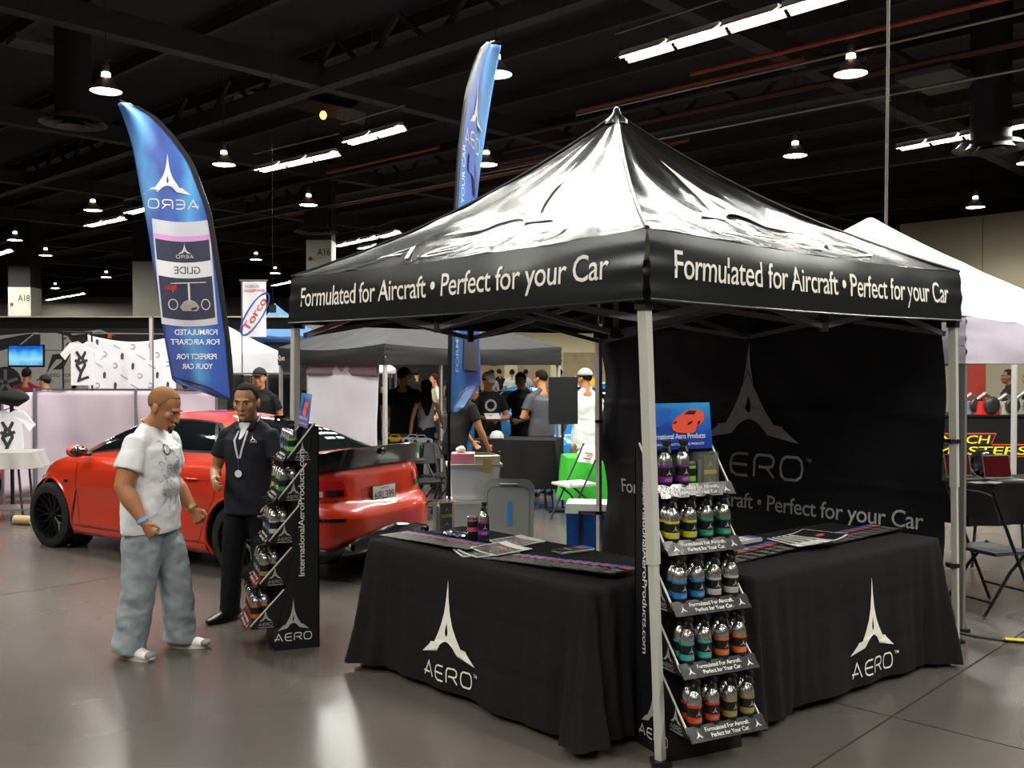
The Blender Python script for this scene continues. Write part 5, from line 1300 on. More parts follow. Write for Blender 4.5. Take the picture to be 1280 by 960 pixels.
    for sg, kn, an in ((1, V(P['knR']), V(P['anR'])), (-1, V(P['knL']), V(P['anL']))):
        th0 = hip + V((sg * .085, 0, -.06)); c = th0.lerp(kn, .5); bt = an + V((0, -.01, -.045))
        m.tube([S_(th0), S_(hip + V((sg * .092, 0, -.14))), S_(c), S_(kn), S_(kn.lerp(an, .5)), S_(an.lerp(kn, .05) + V((0, 0, .02))), S_(bt)], [.085 * b * k, (.094 * b * k), (.088 * pw * k), (.074 * pw * k), (.069 * pw ** 1.2 * k), (.066 * pw ** 1.3 * k), (.07 * pw ** 1.35 * k)], 20)
    o = m.build('trousers', bm_, t); remesh(o, max(.009, vox), 3, folds * (1.5 if pw > 1.1 else 1), TEX2)
    sm_ = mat('shoe_' + shoe[1:], shoe, .35)
    for sg, an in ((1, V(P['anR'])), (-1, V(P['anL']))):
        ft = P['toeR'] if sg > 0 else P['toeL']; fd = V((sin(ft), cos(ft), 0)); sd_ = V((cos(ft), -sin(ft), 0)); g = V((an.x, an.y, 0))
        m = MB(); m.tube([S_(g - fd * .062 + V((0, 0, .048))), S_(g + fd * .0 + V((0, 0, .052))), S_(g + fd * .08 + V((0, 0, .040))), S_(g + fd * .155 + V((0, 0, .030))), S_(g + fd * .19 + V((0, 0, .027)))], [(.036 * k, .046 * k), (.040 * k, .05 * k), (.046 * k, .038 * k), (.045 * k, .028 * k), (.03 * k, .02 * k)], 16, hint=sd_, round_=True)
        m.tube([S_(g - fd * .02 + V((0, 0, .05))), S_(g - fd * .01 + V((0, 0, .10)))], [.042 * k, .04 * k], 14)
        for v in m.v: v.z = max(v.z, .006)
        o = m.build('shoe', sm_, t, True)
        m = MB(); n = 20
        pr = [(g + fd * ((.055 + .128 * cos(q)) ) + sd_ * (.047 * sin(q) * (1 + .12 * cos(q)))) for q in [2 * pi * q / n for q in range(n)]]
        vs = [S_(p + V((0, 0, .001))) for p in pr] + [S_(p + V((0, 0, .024))) for p in pr]
        m.add(vs, [tuple(range(n))[::-1], tuple(range(n, 2 * n))] + [(q, (q + 1) % n, n + (q + 1) % n, n + q) for q in range(n)]); m.build('sole', mat('sole_light', '#cfccc4', .6) if shoe != '#0e0e10' else mat('sole_dark', '#0b0b0c', .5), o)
    t['k'] = k
    return dict(t=t, S=S_, H=H, hip=hip, waist=waist, chest=chest, shc=shc, nb=nb, P=P, shR=shR, shL=shL, k=k, top=top_o, HM=HM)

# the heavy man in the white shirt: faces right, head bowed; his right arm is towards the viewer
pose1 = dict(hs=1.17, elR=(.285, -.01, 1.12), wrR=(.28, .13, .90), elL=(-.29, -.02, 1.11), wrL=(-.29, .14, .90), knR=(.13, .0, .49), anR=(.15, -.06, .09), knL=(-.12, .10, .49), anL=(-.14, .13, .09), lean=(0, .02),
             head=(0.0, -.42), headoff=(0, .055, -.03), curl=1.35, toeR=.25, toeL=-.1)
m1 = person('heavy-set man in a white printed T-shirt and baggy pale jeans, head bowed', (-2.25, 6.06, 0), R(-12), 1.66, 1.30, pose1, '#dcdadd', '#8d9599', '#a8714e', '#85603f', 'buzz', '#dedad6', vox=.0065, shirt_len=.80, pants_w=1.42, folds=.02, beard=True)
k = m1['k']; S1 = m1['S']; t1 = m1['t']
# wristband, watch, chain, shirt print, shoe details
def ringat(par, p, d, r, w, name, mt):
    d = V(d).normalized(); m = MB(); m.tube([p - d * w / 2, p + d * w / 2], [r, r], 20); return m.build(name, mt, par, True)
P1 = m1['P']; wr = V(P1['wrR']); el = V(P1['elR']); ringat(t1, S1(wr.lerp(el, .06)), wr - el, .036, .022, 'wristband', mat('band_pale_blue', '#6fa2e0', .5))
wr = V(P1['wrL']); el = V(P1['elL']); ringat(t1, S1(wr.lerp(el, .08)), wr - el, .036, .022, 'watch_strap', mat('gold_watch', '#b59f66', .3, .9)); 
c = S1(wr.lerp(el, .08)); MB().lathe([(.001, 0), (.018, 0), (.018, .008), (.001, .009)], c + V((-.036, 0, 0)), 16, (-1, 0, 0)).build('watch', mat('gold_watch'), t1)
nbp = S1(m1['nb']); m = MB(); m.tube([nbp + V((.070 * cos(a), .004 + .060 * sin(a), .022 - .028 * sin(a))) for a in [2 * pi * q / 24 for q in range(25)]], .0035, 5); m.build('gold_chain', mat('gold', '#caa24a', .25, 1.0), t1, True)
# grey tattoo style print across the right breast and front of the shirt
def chestpt(P_, ang, z, rr=1.0, off=.02):
    "point on the shirt front: ang 0 straight ahead, + towards his right"
    b = 1.30; k = P_['k']; c = P_['waist'].lerp(P_['chest'], (z - 1.10) / .20); rx, ry = (.160 * b + .014), (.116 * b + .014)
    return V(((c.x + (rx) * sin(ang)) * k, (c.y + (ry) * cos(ang)) * k, z * k))
random.seed(3)
prn = MB()
sh = m1['top']; bpy.context.view_layer.update(); _dg = bpy.context.evaluated_depsgraph_get(); _ev = sh.evaluated_get(_dg)
from mathutils.bvhtree import BVHTree
def surf_projector(obj, inward_center):
    dg = bpy.context.evaluated_depsgraph_get(); ev = obj.evaluated_get(dg); me = ev.to_mesh()
    bv = BVHTree.FromPolygons([v.co.copy() for v in me.vertices], [tuple(p.vertices) for p in me.polygons]); ev.to_mesh_clear()
    def pr(ang, z, off=.003):
        c = V((inward_center.x, inward_center.y, z)); d = V((sin(ang), cos(ang), 0)); o = c + d * .6
        h = bv.ray_cast(o, -d, 1.0)
        return (h[0] + h[1] * off) if h[0] is not None else c + d * .2
    return pr
pj = surf_projector(sh, S1(m1['waist']))
for q in range(80):
    a = random.uniform(-.9, .65); z = random.uniform(.92, 1.30); 
    pts = []
    for s_ in range(6): pts.append((a, z)); a += random.uniform(-.10, .10); z += random.uniform(-.022, .020)
    for (a0, z0), (a1, z1) in zip(pts, pts[1:]):
        w = .0035; prn.add([pj(a0, z0 - w), pj(a1, z1 - w), pj(a1, z1 + w), pj(a0, z0 + w)], [(0, 1, 2, 3)])
prn.build('shirt_print', mat('print_soft_grey', '#a3a3a4', .8), sh, kind='stuff')
m = MB()
for q in range(14):
    a0, a1 = 2 * pi * q / 14, 2 * pi * (q + 1) / 14; g_ = lambda a, r: pj(.42 + r * cos(a) / .2, 1.27 + r * sin(a))
    m.add([g_(a0, .024), g_(a1, .024), g_(a1, .034), g_(a0, .034)], [(0, 1, 2, 3)])
m.build('shirt_emblem', mat('print_dark_grey', '#55555a', .8), sh)
m = MB(); text_into(m, 'FUR', lambda u, v: pj(.45 - u / .2, 1.13 + v), 0, 0, .05, .14); m.build('shirt_lettering', mat('print_soft_grey'), sh)
for o in list(t1.children):
    if o.name.startswith('shoe'):
        me = o.data; xs = [v.co for v in me.vertices]; front = max(xs, key=lambda p: p.y)
        MB().ell((front.x * .98, front.y - .035, .035), (.042, .035, .022)).build('toe_cap', mat('shoe_grey', '#77756f', .6), o, True)
# the man in the black shirt: faces the viewer, turned to his right
pose2 = dict(hs=1.15, elR=(.265, .02, 1.12), wrR=(.14, .235, 1.06), elL=(-.27, .02, 1.12), wrL=(-.24, .12, .90), knR=(.12, .03, .49), anR=(.15, .03, .09), knL=(-.10, -.02, .49), anL=(-.14, -.06, .09), lean=(0, 0), head=(.18, -.10),
             headoff=(0, .01, -.01), curl=.7, toeR=.35, toeL=-.3, palmR=(-.8, .1, -.2))
m2 = person('man in a black short-sleeved shirt with a white lanyard, talking beside the rack', (-1.84, 6.82, 0), R(-105), 1.65, 1.08, pose2, '#1d1d24', '#141417', '#a87a5a', '#17120f', 'short', '#0e0e10', vox=.0065, shirt_len=.80, pants_w=1.08, folds=.012, collar=True)
S2 = m2['S']; t2 = m2['t']; pj2 = surf_projector(m2['top'], S2(m2['chest']))
P2 = m2['P']; wr = V(P2['wrR']); el = V(P2['elR']); ringat(t2, S2(wr.lerp(el, .08)), wr - el, .030, .016, 'wristband', mat('band_white', '#d8d4cc', .5))
m = MB(); m.add([pj2(-.30, 1.40, .002), pj2(.30, 1.40, .002), pj2(.22, 1.365, .004), pj2(0, 1.29, .004), pj2(-.22, 1.365, .004)], [(0, 4, 3, 2, 1)]); nb2 = S2(m2['nb'])
ms = MB()   # white undershirt in the collar opening
ms.grid(lambda u, v: pj2((u - .5) * (1.15 - 1.05 * v), 1.392 - .115 * v, .004), 8, 6); ms.build('undershirt', mat('white_cotton', '#d9d7d6', .8), t2, True)
lan = mat('lanyard_grey', '#b9bac2', .5)
for sg in (-1, 1):
    pts = [nb2 + V((sg * .060, -.03, .045)), nb2 + V((sg * .078, .02, .005))] + [pj2(sg * a, z, .006) for a, z in ((.50, 1.38), (.42, 1.33), (.30, 1.27), (.17, 1.21), (.05, 1.15))]
    m = MB(); vs = []
    for p in pts: vs += [p + V((-.007, 0, 0)), p + V((.007, 0, 0))]
    m.add(vs, [(2 * q, 2 * q + 1, 2 * q + 3, 2 * q + 2) for q in range(len(pts) - 1)]); o = m.build('lanyard', lan, t2); q = o.modifiers.new('s', 'SOLIDIFY'); q.thickness = .002
bd = pj2(.0, 1.045, .012); MB().tube([pj2(.02, 1.15, .008), bd + V((0, 0, .03))], .003, 6).build('lanyard_clip', mat('steel', '#9a9a9a', .3, .9), t2)
MB().lathe([(.001, 0), (.026, 0), (.026, .005), (.001, .006)], bd, 20, (0, 1, 0)).build('badge_reel', mat('badge_white', '#d8dce2', .35), t2)
m = MB(); fb_ = lambda u, v: pj2(-.72 - u / .17, 1.27 + v, .004); logo_into(m, fb_, 0, 0, .038); aero_letters(m, fb_, 0, -.012, .008, .05, th=.2); m.build('shirt_logo', mat('white_print'), m2['top'])
for q in range(5):
    MB().ell(pj2(.0 + .0 * q, 1.24 - .085 * q - .04, .002), (.005, .003, .005)).build('button', mat('button_black', '#08080a', .25), t2, True)
# ------------- people further off
def walker(px, Y, face, label, **kw):
    c = at(px, 458, Y); return person(label, (c.x, Y, 0), R(face), **kw)
A = walker
A(505, 14.6, 75, 'big man in a black shirt and black cap standing with his back to the booth', h=1.74, bulk=1.28, top='#15171a', bottom='#1f2a40', skin='#a9744e', cap='#121214', shirt_len=.78, vox=.013,
  pose=dict(head=(-.7, 0), elR=(.33, .05, 1.15), wrR=(.25, .2, 1.0), elL=(-.33, .05, 1.15), wrL=(-.25, .2, 1.0)))
A(533, 14.0, 95, 'woman with long dark hair in a grey tank top, seen from behind', h=1.58, sex='f', top='#9a9ca4', bottom='#1c2136', skin='#c08a5a', hair='#1c1310', hairstyle='long', tank=True, shirt_len=.93, vox=.012, topname='tank_top',
  pose=dict(elR=(.22, .10, 1.18), wrR=(.26, .28, 1.05), elL=(-.23, -.02, 1.12), wrL=(-.26, 0, .88)))
A(464, 15.2, 60, 'man in a dark T-shirt half hidden by the hanging white banner', h=1.68, bulk=1.05, top='#2e2e31', bottom='#2b3d63', skin='#b5805c', vox=.014, pose=dict(wrL=(-.2, .15, .95), elL=(-.28, .0, 1.1)))
A(544, 19.0, 200, 'woman with reddish dark hair in a cream top beyond the tank top woman', h=1.62, sex='f', top='#cbc3a6', bottom='#2a2a2e', skin='#c08a60', hair='#3a1512', hairstyle='long', vox=.016, pose=dict(elR=(.2, .15, 1.2), wrR=(.1, .35, 1.2)))
A(568, 11.3, 30, 'person in a black T-shirt bending over beside the narrow blue flag', h=1.66, bulk=1.1, top='#141416', bottom='#16161a', skin='#a0704c', cap='#101012', vox=.012,
  pose=dict(lean=(0, .14), headoff=(0, .05, -.05), head=(0, -.4), elR=(.24, .22, 1.12), wrR=(.2, .34, .92), elL=(-.24, .20, 1.12), wrL=(-.2, .34, .94)))
A(610, 13.7, -75, 'man in a grey flat-brim cap and black T-shirt with a round print reading a sheet', h=1.68, bulk=1.12, top='#17181a', bottom='#1b1b20', skin='#a06a48', cap='#a5a6a4', vox=.011,
  pose=dict(head=(.45, -.35), brim=0, elR=(.27, .06, 1.10), wrR=(.12, .27, 1.12), elL=(-.27, .08, 1.10), wrL=(-.08, .29, 1.10)))
A(653, 14.35, -120, 'man with short black hair in a black polo shirt looking down at the sheet', h=1.70, bulk=1.05, top='#101114', bottom='#14161c', skin='#5d3d2c', hair='#0f0b0a', vox=.012,
  pose=dict(head=(0, -.35), headoff=(0, .03, -.02), elR=(.27, .05, 1.12), wrR=(.10, .27, 1.08), elL=(-.26, .05, 1.1), wrL=(-.1, .27, 1.02)))
A(677, 13.35, 125, 'man in a charcoal T-shirt and blue jeans seen from behind at the draped counter', h=1.72, bulk=1.12, top='#4a4a4f', bottom='#47638c', skin='#b07a56', hair='#1a1210', vox=.012, shirt_len=.84,
  pose=dict(head=(.3, -.1), elL=(-.29, .04, 1.1), wrL=(-.15, .25, 1.12), elR=(.28, .02, 1.1), wrR=(.22, .15, .9)))
A(732, 12.75, 115, 'man in a long white T-shirt, khaki trousers and grey cap, back to the booth', h=1.73, bulk=1.12, top='#e2e2e4', bottom='#8d7a58', skin='#a87450', cap='#9a9b9c', vox=.012, shirt_len=.70, folds=.02, pants_w=1.25,
  pose=dict(head=(.35, -.1), elL=(-.29, .02, 1.1), wrL=(-.24, .18, .95), elR=(.28, .0, 1.1), wrR=(.26, .1, .9)))
A(1262, 16.4, 170, 'man in dark clothes with dark hair beyond the engine parts table', h=1.72, bulk=1.05, top='#1a1718', bottom='#1a1a1e', skin='#6b4632', vox=.013)
A(1288, 17.0, 160, 'second person in black behind the pole at the picture edge', h=1.70, top='#141416', bottom='#1a1a1e', skin='#a9744e', vox=.014)
A(33, 17.5, 95, 'man in a maroon T-shirt with a yellow emblem in front of the printed wall', h=1.74, bulk=1.15, top='#5e1c22', bottom='#1a1a1e', skin='#8a5a3c', vox=.013)
A(57, 16.8, 170, 'man in a white shirt and dark cap beside the maroon T-shirt', h=1.62, top='#cfc9bd', bottom='#33302c', skin='#b98a60', cap='#2a2620', vox=.013)
A(325, 12.7, -95, 'person in a black cap just behind the head of the man with the lanyard', h=1.74, top='#121214', bottom='#121214', skin='#a9744e', cap='#0c0c0e', vox=.013)
c = at(33, 458, 17.5); o = MB()
for k_, (px, Y, lb, tp, fc) in enumerate(((521, 27, 'distant visitor in black beyond the woman with the tank top', '#1a1a1c', 100), (566, 30, 'distant visitor far behind the narrow blue flag', '#2a2c33', 80), (614, 28, 'distant visitor in grey above the grey flat-brim cap', '#777a80', 60), (624, 33, 'distant visitor with dark hair above the reading men', '#1c1c20', 120), (640, 30, 'distant visitor in white left of the reading man in the polo', '#c9c9cc', 90), (657, 31, 'distant visitor in a pale shirt above the man in the polo', '#b0b4ba', 70), (700, 30, 'distant visitor glimpsed over the black board', '#2b2320', 90), (488, 29, 'distant visitor in black behind the pale tent post', '#121214', 90))):
    A(px, Y, fc, lb, h=1.68, top=tp, bottom='#1e2026', vox=.022, folds=0, group='distant visitors')
# ---------------------------------------------------------------- booths beyond
M_pink = mat('pink_white_cloth', '#c3b4c1', .8, var=.05, vscale=1.5, bump=.1, bscale=4)
M_white = mat('white_canvas', '#dedce2', .75, var=.03, vscale=2)
M_steelp = mat('grey_post', '#77757a', .4, .5)
M_bk = mat('black_drape', '#131315', .8, spec=.3, bump=.2, bscale=5)
def cloth_panel(p, q, z0, z1, m, name, par, amp=.02, sag=0.0, seed=0, nu=40, nv=20, lean=0):
    p = V((p[0], p[1], 0)); q = V((q[0], q[1], 0)); d = (q - p).normalized(); n = V((d.y, -d.x, 0)); L_ = (q - p).length
    def f(u, v):
        w = amp * (wob((u * L_ * 1.5, v * 1.6, seed)) * 1.6 + .5 * wob((u * L_ * 4, v * 3, seed + 4)))
        return (p.lerp(q, u) + n * (w + lean * v) + V((0, 0, z0 + (z1 - z0) * v - sag * sin(pi * u) * v)), n)
    mb = MB(); mb.slab(f, nu, nv, .006); return mb.build(name, m, par, 'all'), f
def post(par, x, y, z0, z1, r=.018, m=None, name='post'): return MB().tube([(x, y, z0), (x, y, z1)], r, 8).build(name, m or M_steelp, par, True)
def gx(px, Y): return (px - 640) / F * Y
# pink panels
panels = thing('partition_screen', 'low pink-white cloth screen in dark posts standing behind the sedan', 'screen', (0, 0, 0))
Yp = 12.6
for a, b, sd in ((31, 165, 1), (167, 271, 2)): cloth_panel((gx(a, Yp), Yp + .3 - (a / 900)), (gx(b, Yp), Yp + .3 - b / 900), .13, 1.46, M_pink, 'cloth_panel', panels, .025, 0, sd)
cloth_panel((gx(20, Yp), Yp - .35), (gx(30, Yp), Yp + .25), .13, 1.44, M_pink, 'cloth_panel', panels, .01, 0, 5, 8, 12)
for a in (31, 166, 271): post(panels, gx(a, Yp), Yp + .28 - a / 900, 0.0, 1.49)
post(panels, gx(20, Yp), Yp - .35, 0, 1.45)
MB().bar((gx(20, Yp), Yp - .35, .1), (gx(45, Yp), Yp + .2, .06), .05, .03).build('foot_rail', M_steelp, panels)
MB().bar((gx(31, Yp), Yp + .26, 1.48), (gx(271, Yp), Yp, 1.48), .02).build('top_rail', mat('rail_maroon', '#5a4048', .5), panels)
# logo banner
t = thing('printed_banner', 'white banner dotted with small grey emblems above the pink screen', 'banner', (0, 0, 0)); Yb = 15.2
bo, f = cloth_panel((gx(110, Yb), Yb), (gx(206, Yb), Yb + .5), 1.40, 2.27, M_white, 'sheet', t, .02, .10, 9)
em = MB(); em2 = MB()
for i in range(5):
    for j in range(5):
        u = .10 + .2 * i + (.08 if j % 2 else 0); v = .1 + .2 * j
        if u > .95: continue
        c, n = f(u, v); c = c + n * .008; d = V((1, .04, 0)).normalized()
        if (i + j) % 3 == 0: em.lathe([(.045, 0), (.03, .002)], c, 14, (0, -1, 0), caps=False)
        elif (i + j) % 3 == 1: em2.add([c + d * a + V((0, 0, b)) for a, b in ((-.02, -.05), (.02, -.05), (.03, .03), (0, .06), (-.02, .02))], [(0, 1, 2, 3, 4)])
        else: em.add([c + d * a + V((0, 0, b)) for a, b in ((-.09, .05), (-.085, .062), (.09, -.045), (.085, -.058))], [(0, 3, 2, 1)])
em.build('emblem_print', mat('emblem_grey', '#9a97a2', .8), t, kind='stuff'); em2.build('emblem_print', mat('emblem_dark', '#4a4850', .8), t, kind='stuff')
for a in (110, 206): post(t, gx(a, Yb), Yb + (.03 if a < 150 else .53), 0, 2.32)
MB().bar((gx(110, Yb), Yb + .03, 2.3), (gx(206, Yb), Yb + .53, 2.3), .02).build('top_rail', M_steelp, t)
# hanging t-shirts
def hung_shirt(px, Y, z, s, label, print_=True):
    t = thing('hanging_t_shirt', label, 't-shirt', (gx(px, Y), Y, z), .1)
    out = [(-.20, -.75), (-.20, -.16), (-.30, -.30), (-.38, -.20), (-.22, .0), (-.08, .03), (0, -.02), (.08, .03), (.22, .0), (.38, -.20), (.30, -.30), (.20, -.16), (.20, -.75)]
    m = MB(); m.prism([(a * s, b * s) for a, b in out][::-1], lambda a, b, w: V((a, -w + .006 * sin(a * 22), b)), .03); m.build('shirt_cloth', M_white, t)
    m = MB(); m.tube([(-.16 * s, 0, .0), (0, 0, .06 * s), (.16 * s, 0, 0)], .008, 6); m.tube([(0, 0, .06 * s), (0, 0, .12 * s)], .005, 6); m.build('hanger', M_bkplastic, t)
    if print_:
        m = MB()
        for pts in ([(-.10, -.15), (-.04, -.25), (-.09, -.4), (-.02, -.52)], [(.06, -.15), (0, -.27), (.05, -.38), (-.02, -.52)], [(-.02, -.52), (-.06, -.66), (.12, -.60)], [(-.12, -.30), (-.06, -.36), (.10, -.30)]): stroke(m, [(a * s, b * s) for a, b in pts], .05 * s, lambda a, b: V((a, -.036 + .006 * sin(a * 22), b)))
        m.build('shirt_print', mat('print_black', '#2c2c30', .8), t)
    return t
hung_shirt(104, 14.6, 2.13, .84, 'white T-shirt with a black brush print hanging left of the emblem banner')
o = MB().tube([(gx(82, 14.7), 14.62, 2.29), (gx(118, 14.7), 14.62, 2.29)], .015, 8); t = thing('garment_rail', 'dark rail on two legs carrying the white printed T-shirt', 'clothes rail', (0, 0, 0)); o.build('rail', M_bkplastic, t)
for a in (82, 118): post(t, gx(a, 14.7), 14.62, 0, 2.29, .014, M_bkplastic, 'rail_leg')
hung_shirt(12, 12.0, 1.22, .8, 'white T-shirt on a stand at the picture edge beside the pink screen')
post(D.objects['hanging_t_shirt.001'], 0, .03, -1.22, .1, .014, M_bkplastic, 'stand_pole')
# printed wall of a racing car in black and white
Yw = 22.0
t = thing('printed_wall', 'black and white printed wall picturing a race car behind the television', 'banner', (gx(-60, Yw), Yw, 0))
W0 = gx(232, Yw) - gx(-60, Yw)
MB().box((W0 / 2, .1, 1.32), (W0, .12, 2.64)).build('wall_sheet', mat('wall_print_dark', '#232324', .6), t)
MB().box((W0 / 2 + 1, .3, 2.76), (W0 + 3.2, .3, .24)).build('top_drape', M_bk, t)
MB().box((W0 / 2 + 1, .2, 2.90), (W0 + 3.2, .34, .03)).build('top_edge', mat('pale_edge', '#d8cfae', .6), t)
wp = lambda o: (lambda a, b, w=0: V((a, .035 - o, b)))
def wpx(px, py): return ((px - (-60)) / F * Yw, CAMZ + (458 - py) / F * Yw)
def wpoly(pts, m, o=.002, name='car_print'):
    mb = MB(); mb.prism([wpx(*p) for p in pts], lambda a, b, w: V((a, .035 - o - w, b)), .002); return mb.build(name, m, t)
wg = mat('wall_print_grey', '#a9a7a2', .6); wd = mat('wall_print_ink', '#26262a', .6); wm = mat('wall_print_mid', '#6c6a68', .6)
wpoly([(-60, 492), (-60, 455), (-5, 440), (22, 432), (42, 416), (70, 416), (84, 420), (92, 432), (95, 495), (70, 490), (20, 495)], wg)
wpoly([(88, 495), (92, 440), (150, 440), (215, 455), (232, 495)], wg)
wpoly([(-60, 426), (-10, 420), (50, 415), (25, 419), (-60, 436)], wg, .003); wpoly([(87, 416), (125, 412), (145, 420), (125, 414.5), (90, 419)], wg, .003)
wpoly([(26, 431), (42, 418), (50, 418), (50, 431), (34, 434)], wd, .004); wpoly([(78, 424), (82, 421), (83, 423), (79, 425)], wd, .005); wpoly([(81, 432), (84, 428), (90, 429), (87, 435)], wd, .005)
wpoly([(50, 437), (92, 437), (92, 438.5), (50, 438.5)], wm, .005)
wpoly([(57, 467), (65, 443), (84, 441), (77, 449), (70, 449)], wd, .006, 'wall_emblem'); wpoly([(65, 462), (79, 450), (88, 442), (78, 461.5)], wd, .006, 'wall_emblem'); wpoly([(87, 452), (92, 444), (95, 462), (90, 461)], wd, .006, 'wall_emblem')
mb = MB(); wx, wz = wpx(6, 478)
mb.lathe([(.001, .0), (.36, 0), (.36, .004)], (wx, .03, wz), 30, (0, -1, 0)); mb.build('wheel_print', wd, t)
mb = MB()
for q in range(5):
    a = 2 * pi * q / 5 + .3; mb.bar((wx + .05 * cos(a), .02, wz + .05 * sin(a)), (wx + .29 * cos(a), .02, wz + .29 * sin(a)), .07, .006, (0, 1, 0))
mb.build('spoke_print', wm, t)
mb = MB(); x, z = wpx(57, 471); text_into(mb, 'NEED FOR SPEED', wp(.008), x, z, .075, .98); mb.build('lettering', wd, t)
mb = MB(); x, z = wpx(79, 477.5); text_into(mb, 'SIDE', wp(.008), x, z, .055, .20); x, z = wpx(60, 479); text_into(mb, 'CT', wp(.008), x, z, .055, .12); mb.build('lettering', wd, t)
for px, c in ((28, 0), (69, 1), (108, 2), (116, 3), (99, 4)):
    x, z = wpx(px, 401); MB().box((x, .2, z + (.06 if c != 4 else -.08)), (.09, .05, .09)).build('clamp', mat('clamp_yellow', '#c79a2c', .5), t)
x, z = wpx(138, 420); MB().box((x, -.02, z), (.07, .06, .1)).build('clamp', mat('clamp_orange', '#d86a20', .5), t)
# television
Yt = 19.5; c = at(33, 445, Yt)
t = thing('television', 'flat television showing a blue racing picture on a tall stand', 'television', (c.x, c.y, 0), 0)
wT, hT = 45 / F * Yt, 28 / F * Yt
MB().box((0, 0, c.z), (wT, .05, hT)).build('housing', mat('tv_black', '#0a0a0c', .25), t)
sm_ = grad_mat('tv_picture', [(0, '#3f7fb0'), (.35, '#7fc0e0'), (.6, '#4aa0d8'), (.8, '#1a60b8'), (1, '#12306a')], 2, c.z - hT / 2, c.z + hT / 2, .3, .5, 5)
b_ = sm_.node_tree.nodes['Principled BSDF']; sm_.node_tree.links.new(sm_.node_tree.nodes['Color Ramp'].outputs[0], b_.inputs['Emission Color']); b_.inputs['Emission Strength'].default_value = .55
MB().box((0, -.027, c.z + .01), (wT * .94, .004, hT * .88)).build('screen', sm_, t)
post(t, 0, .05, .03, c.z, .03, M_bkplastic, 'stand_pole'); MB().box((0, .05, .015), (.6, .5, .03)).build('stand_base', M_bkplastic, t)
mp = D.objects.get('person.011')
# emblem on the maroon shirt (seen from behind)
for o in D.objects:
    if o.name.startswith('person') and o.get('label', '').startswith('man in a maroon'):
        MB().prism([(.075 * cos(q), .06 * sin(q)) for q in [2 * pi * i / 10 for i in range(10)]], lambda a, b, w: V((a, -.165 - w, 1.24 + b)), .004).build('shirt_emblem', mat('emblem_yellow', '#b89a3c', .7), o)
    if o.name.startswith('person') and o.get('label', '').startswith('man in a grey flat'):
        m = MB(); m.lathe([(.055, 0), (.085, .0), (.085, .004), (.055, .004)], (.0, .162, 1.24), 20, (0, 1, 0), caps=False); m.build('shirt_print', mat('print_pale', '#8f928c', .8), o)
        MB().box((.02, .34, 1.10), (.21, .15, .004), Matrix.Rotation(-.5, 3, 'X')).build('held_sheet', mat('paper_grey', '#9a9a98', .6), None).name = 'paper_sheet'
        sht = D.objects['paper_sheet']; 
        bpy.context.view_layer.update(); sht.matrix_world = o.matrix_world.copy(); tag(sht, 'grey printed sheet held by the man in the flat-brim cap', 'paper')
# ------------- other canopies
def small_tent(name, label, corners, ztop, zval, zpk, mroof, mval, legs=True, leg_list=None, legmat=None, peak_at=None, sagk=.06):
    c = [V((x, y, 0)) for x, y in corners]; pk = sum(c, V()) / 4 if peak_at is None else V((*peak_at, 0))
    t = thing(name, label, 'tent', (0, 0, 0))
    for a, b in zip(c, c[1:] + c[:1]):
        def f(u, v):
            e = a.lerp(b, u); p = pk.lerp(e, max(v, .01)); r = max(v, .01)
            return V((p.x, p.y, ztop + (zpk - ztop) * (.8 * (1 - r) + .2 * (1 - r) ** 2) - sagk * sin(pi * u) * r + .01 * wob((p.x, p.y, 0), 4)))
        m = MB(); m.grid(f, 30, 24); m.build('roof_panel', mroof, t, 'all')
        d = (b - a).normalized(); n = V((d.y, -d.x, 0)); n = n if n.dot((a + b) / 2 - pk) > 0 else -n; Ln = (b - a).length
        def g(u, v):
            s_ = sin(pi * u); p = a.lerp(b, u) + n * (.02 * sin(pi * v) * s_ + .012 * wob((u * 7, v * 2, a.x), 1) + .01 * math.exp(-min(u, 1 - u) * 14) * sin(v * 30))
            return V((p.x, p.y, zval + (ztop - zval) * v - sagk * s_ * (v) + 0))
        m = MB(); m.grid(g, 50, 8); m.build('valance', mval, t, 'all')
    lm = legmat or M_steelp
    for i, p in enumerate(c):
        if leg_list and i not in leg_list: continue
        q = p.lerp(pk, .02); MB().bar((q.x, q.y, .02), (q.x, q.y, ztop - .02), .042, .042, (.7, .7, 0)).build('leg', lm, t); MB().box((q.x, q.y, .01), (.09, .09, .02)).build('foot_plate', M_bkplastic, t)
    for a, b in zip(c, c[1:] + c[:1]):
        MB().bar(a.lerp(pk, .03) + V((0, 0, ztop - .08)), (a + b) / 2 * .97 + pk * .03 + V((0, 0, zval - .0)), .02, .03).build('scissor_strut', M_alu_unlit, t)
        MB().bar(b.lerp(pk, .03) + V((0, 0, ztop - .08)), (a + b) / 2 * .97 + pk * .03 + V((0, 0, zval - .0)), .02, .03).build('scissor_strut', M_alu_unlit, t)
    return t
M_bt = mat('charcoal_canvas', '#232325', .65, var=.06, vscale=3, bump=.12, bscale=6)
M_btv = mat('charcoal_valance', '#1b1b1d', .7, bump=.1, bscale=8)
C2 = V((-1.57, 12.0)); L2 = V((-3.45, 14.4)); R2 = V((.70, 13.85)); B2 = L2 + R2 - C2
tb = small_tent('canopy_tent', 'plain charcoal canopy tent behind the blue flag and the sedan', [C2, R2, B2, L2], 2.06, 1.80, 2.75, M_bt, M_btv, legmat=mat('pale_leg', '#b4b3ae', .45, .3))
d2 = (V((*C2, 0)) - V((*L2, 0))).normalized(); n2 = V((d2.y, -d2.x, 0)); n2 = n2 if n2.y < 0 else -n2
m = MB(); text_into(m, 'Quest', plane_map(V((*L2, 1.87)) + n2 * .045, d2, (0, 0, 1), n2, 0), .12, 0, .07, .2); m.build('lettering', M_print, tb)
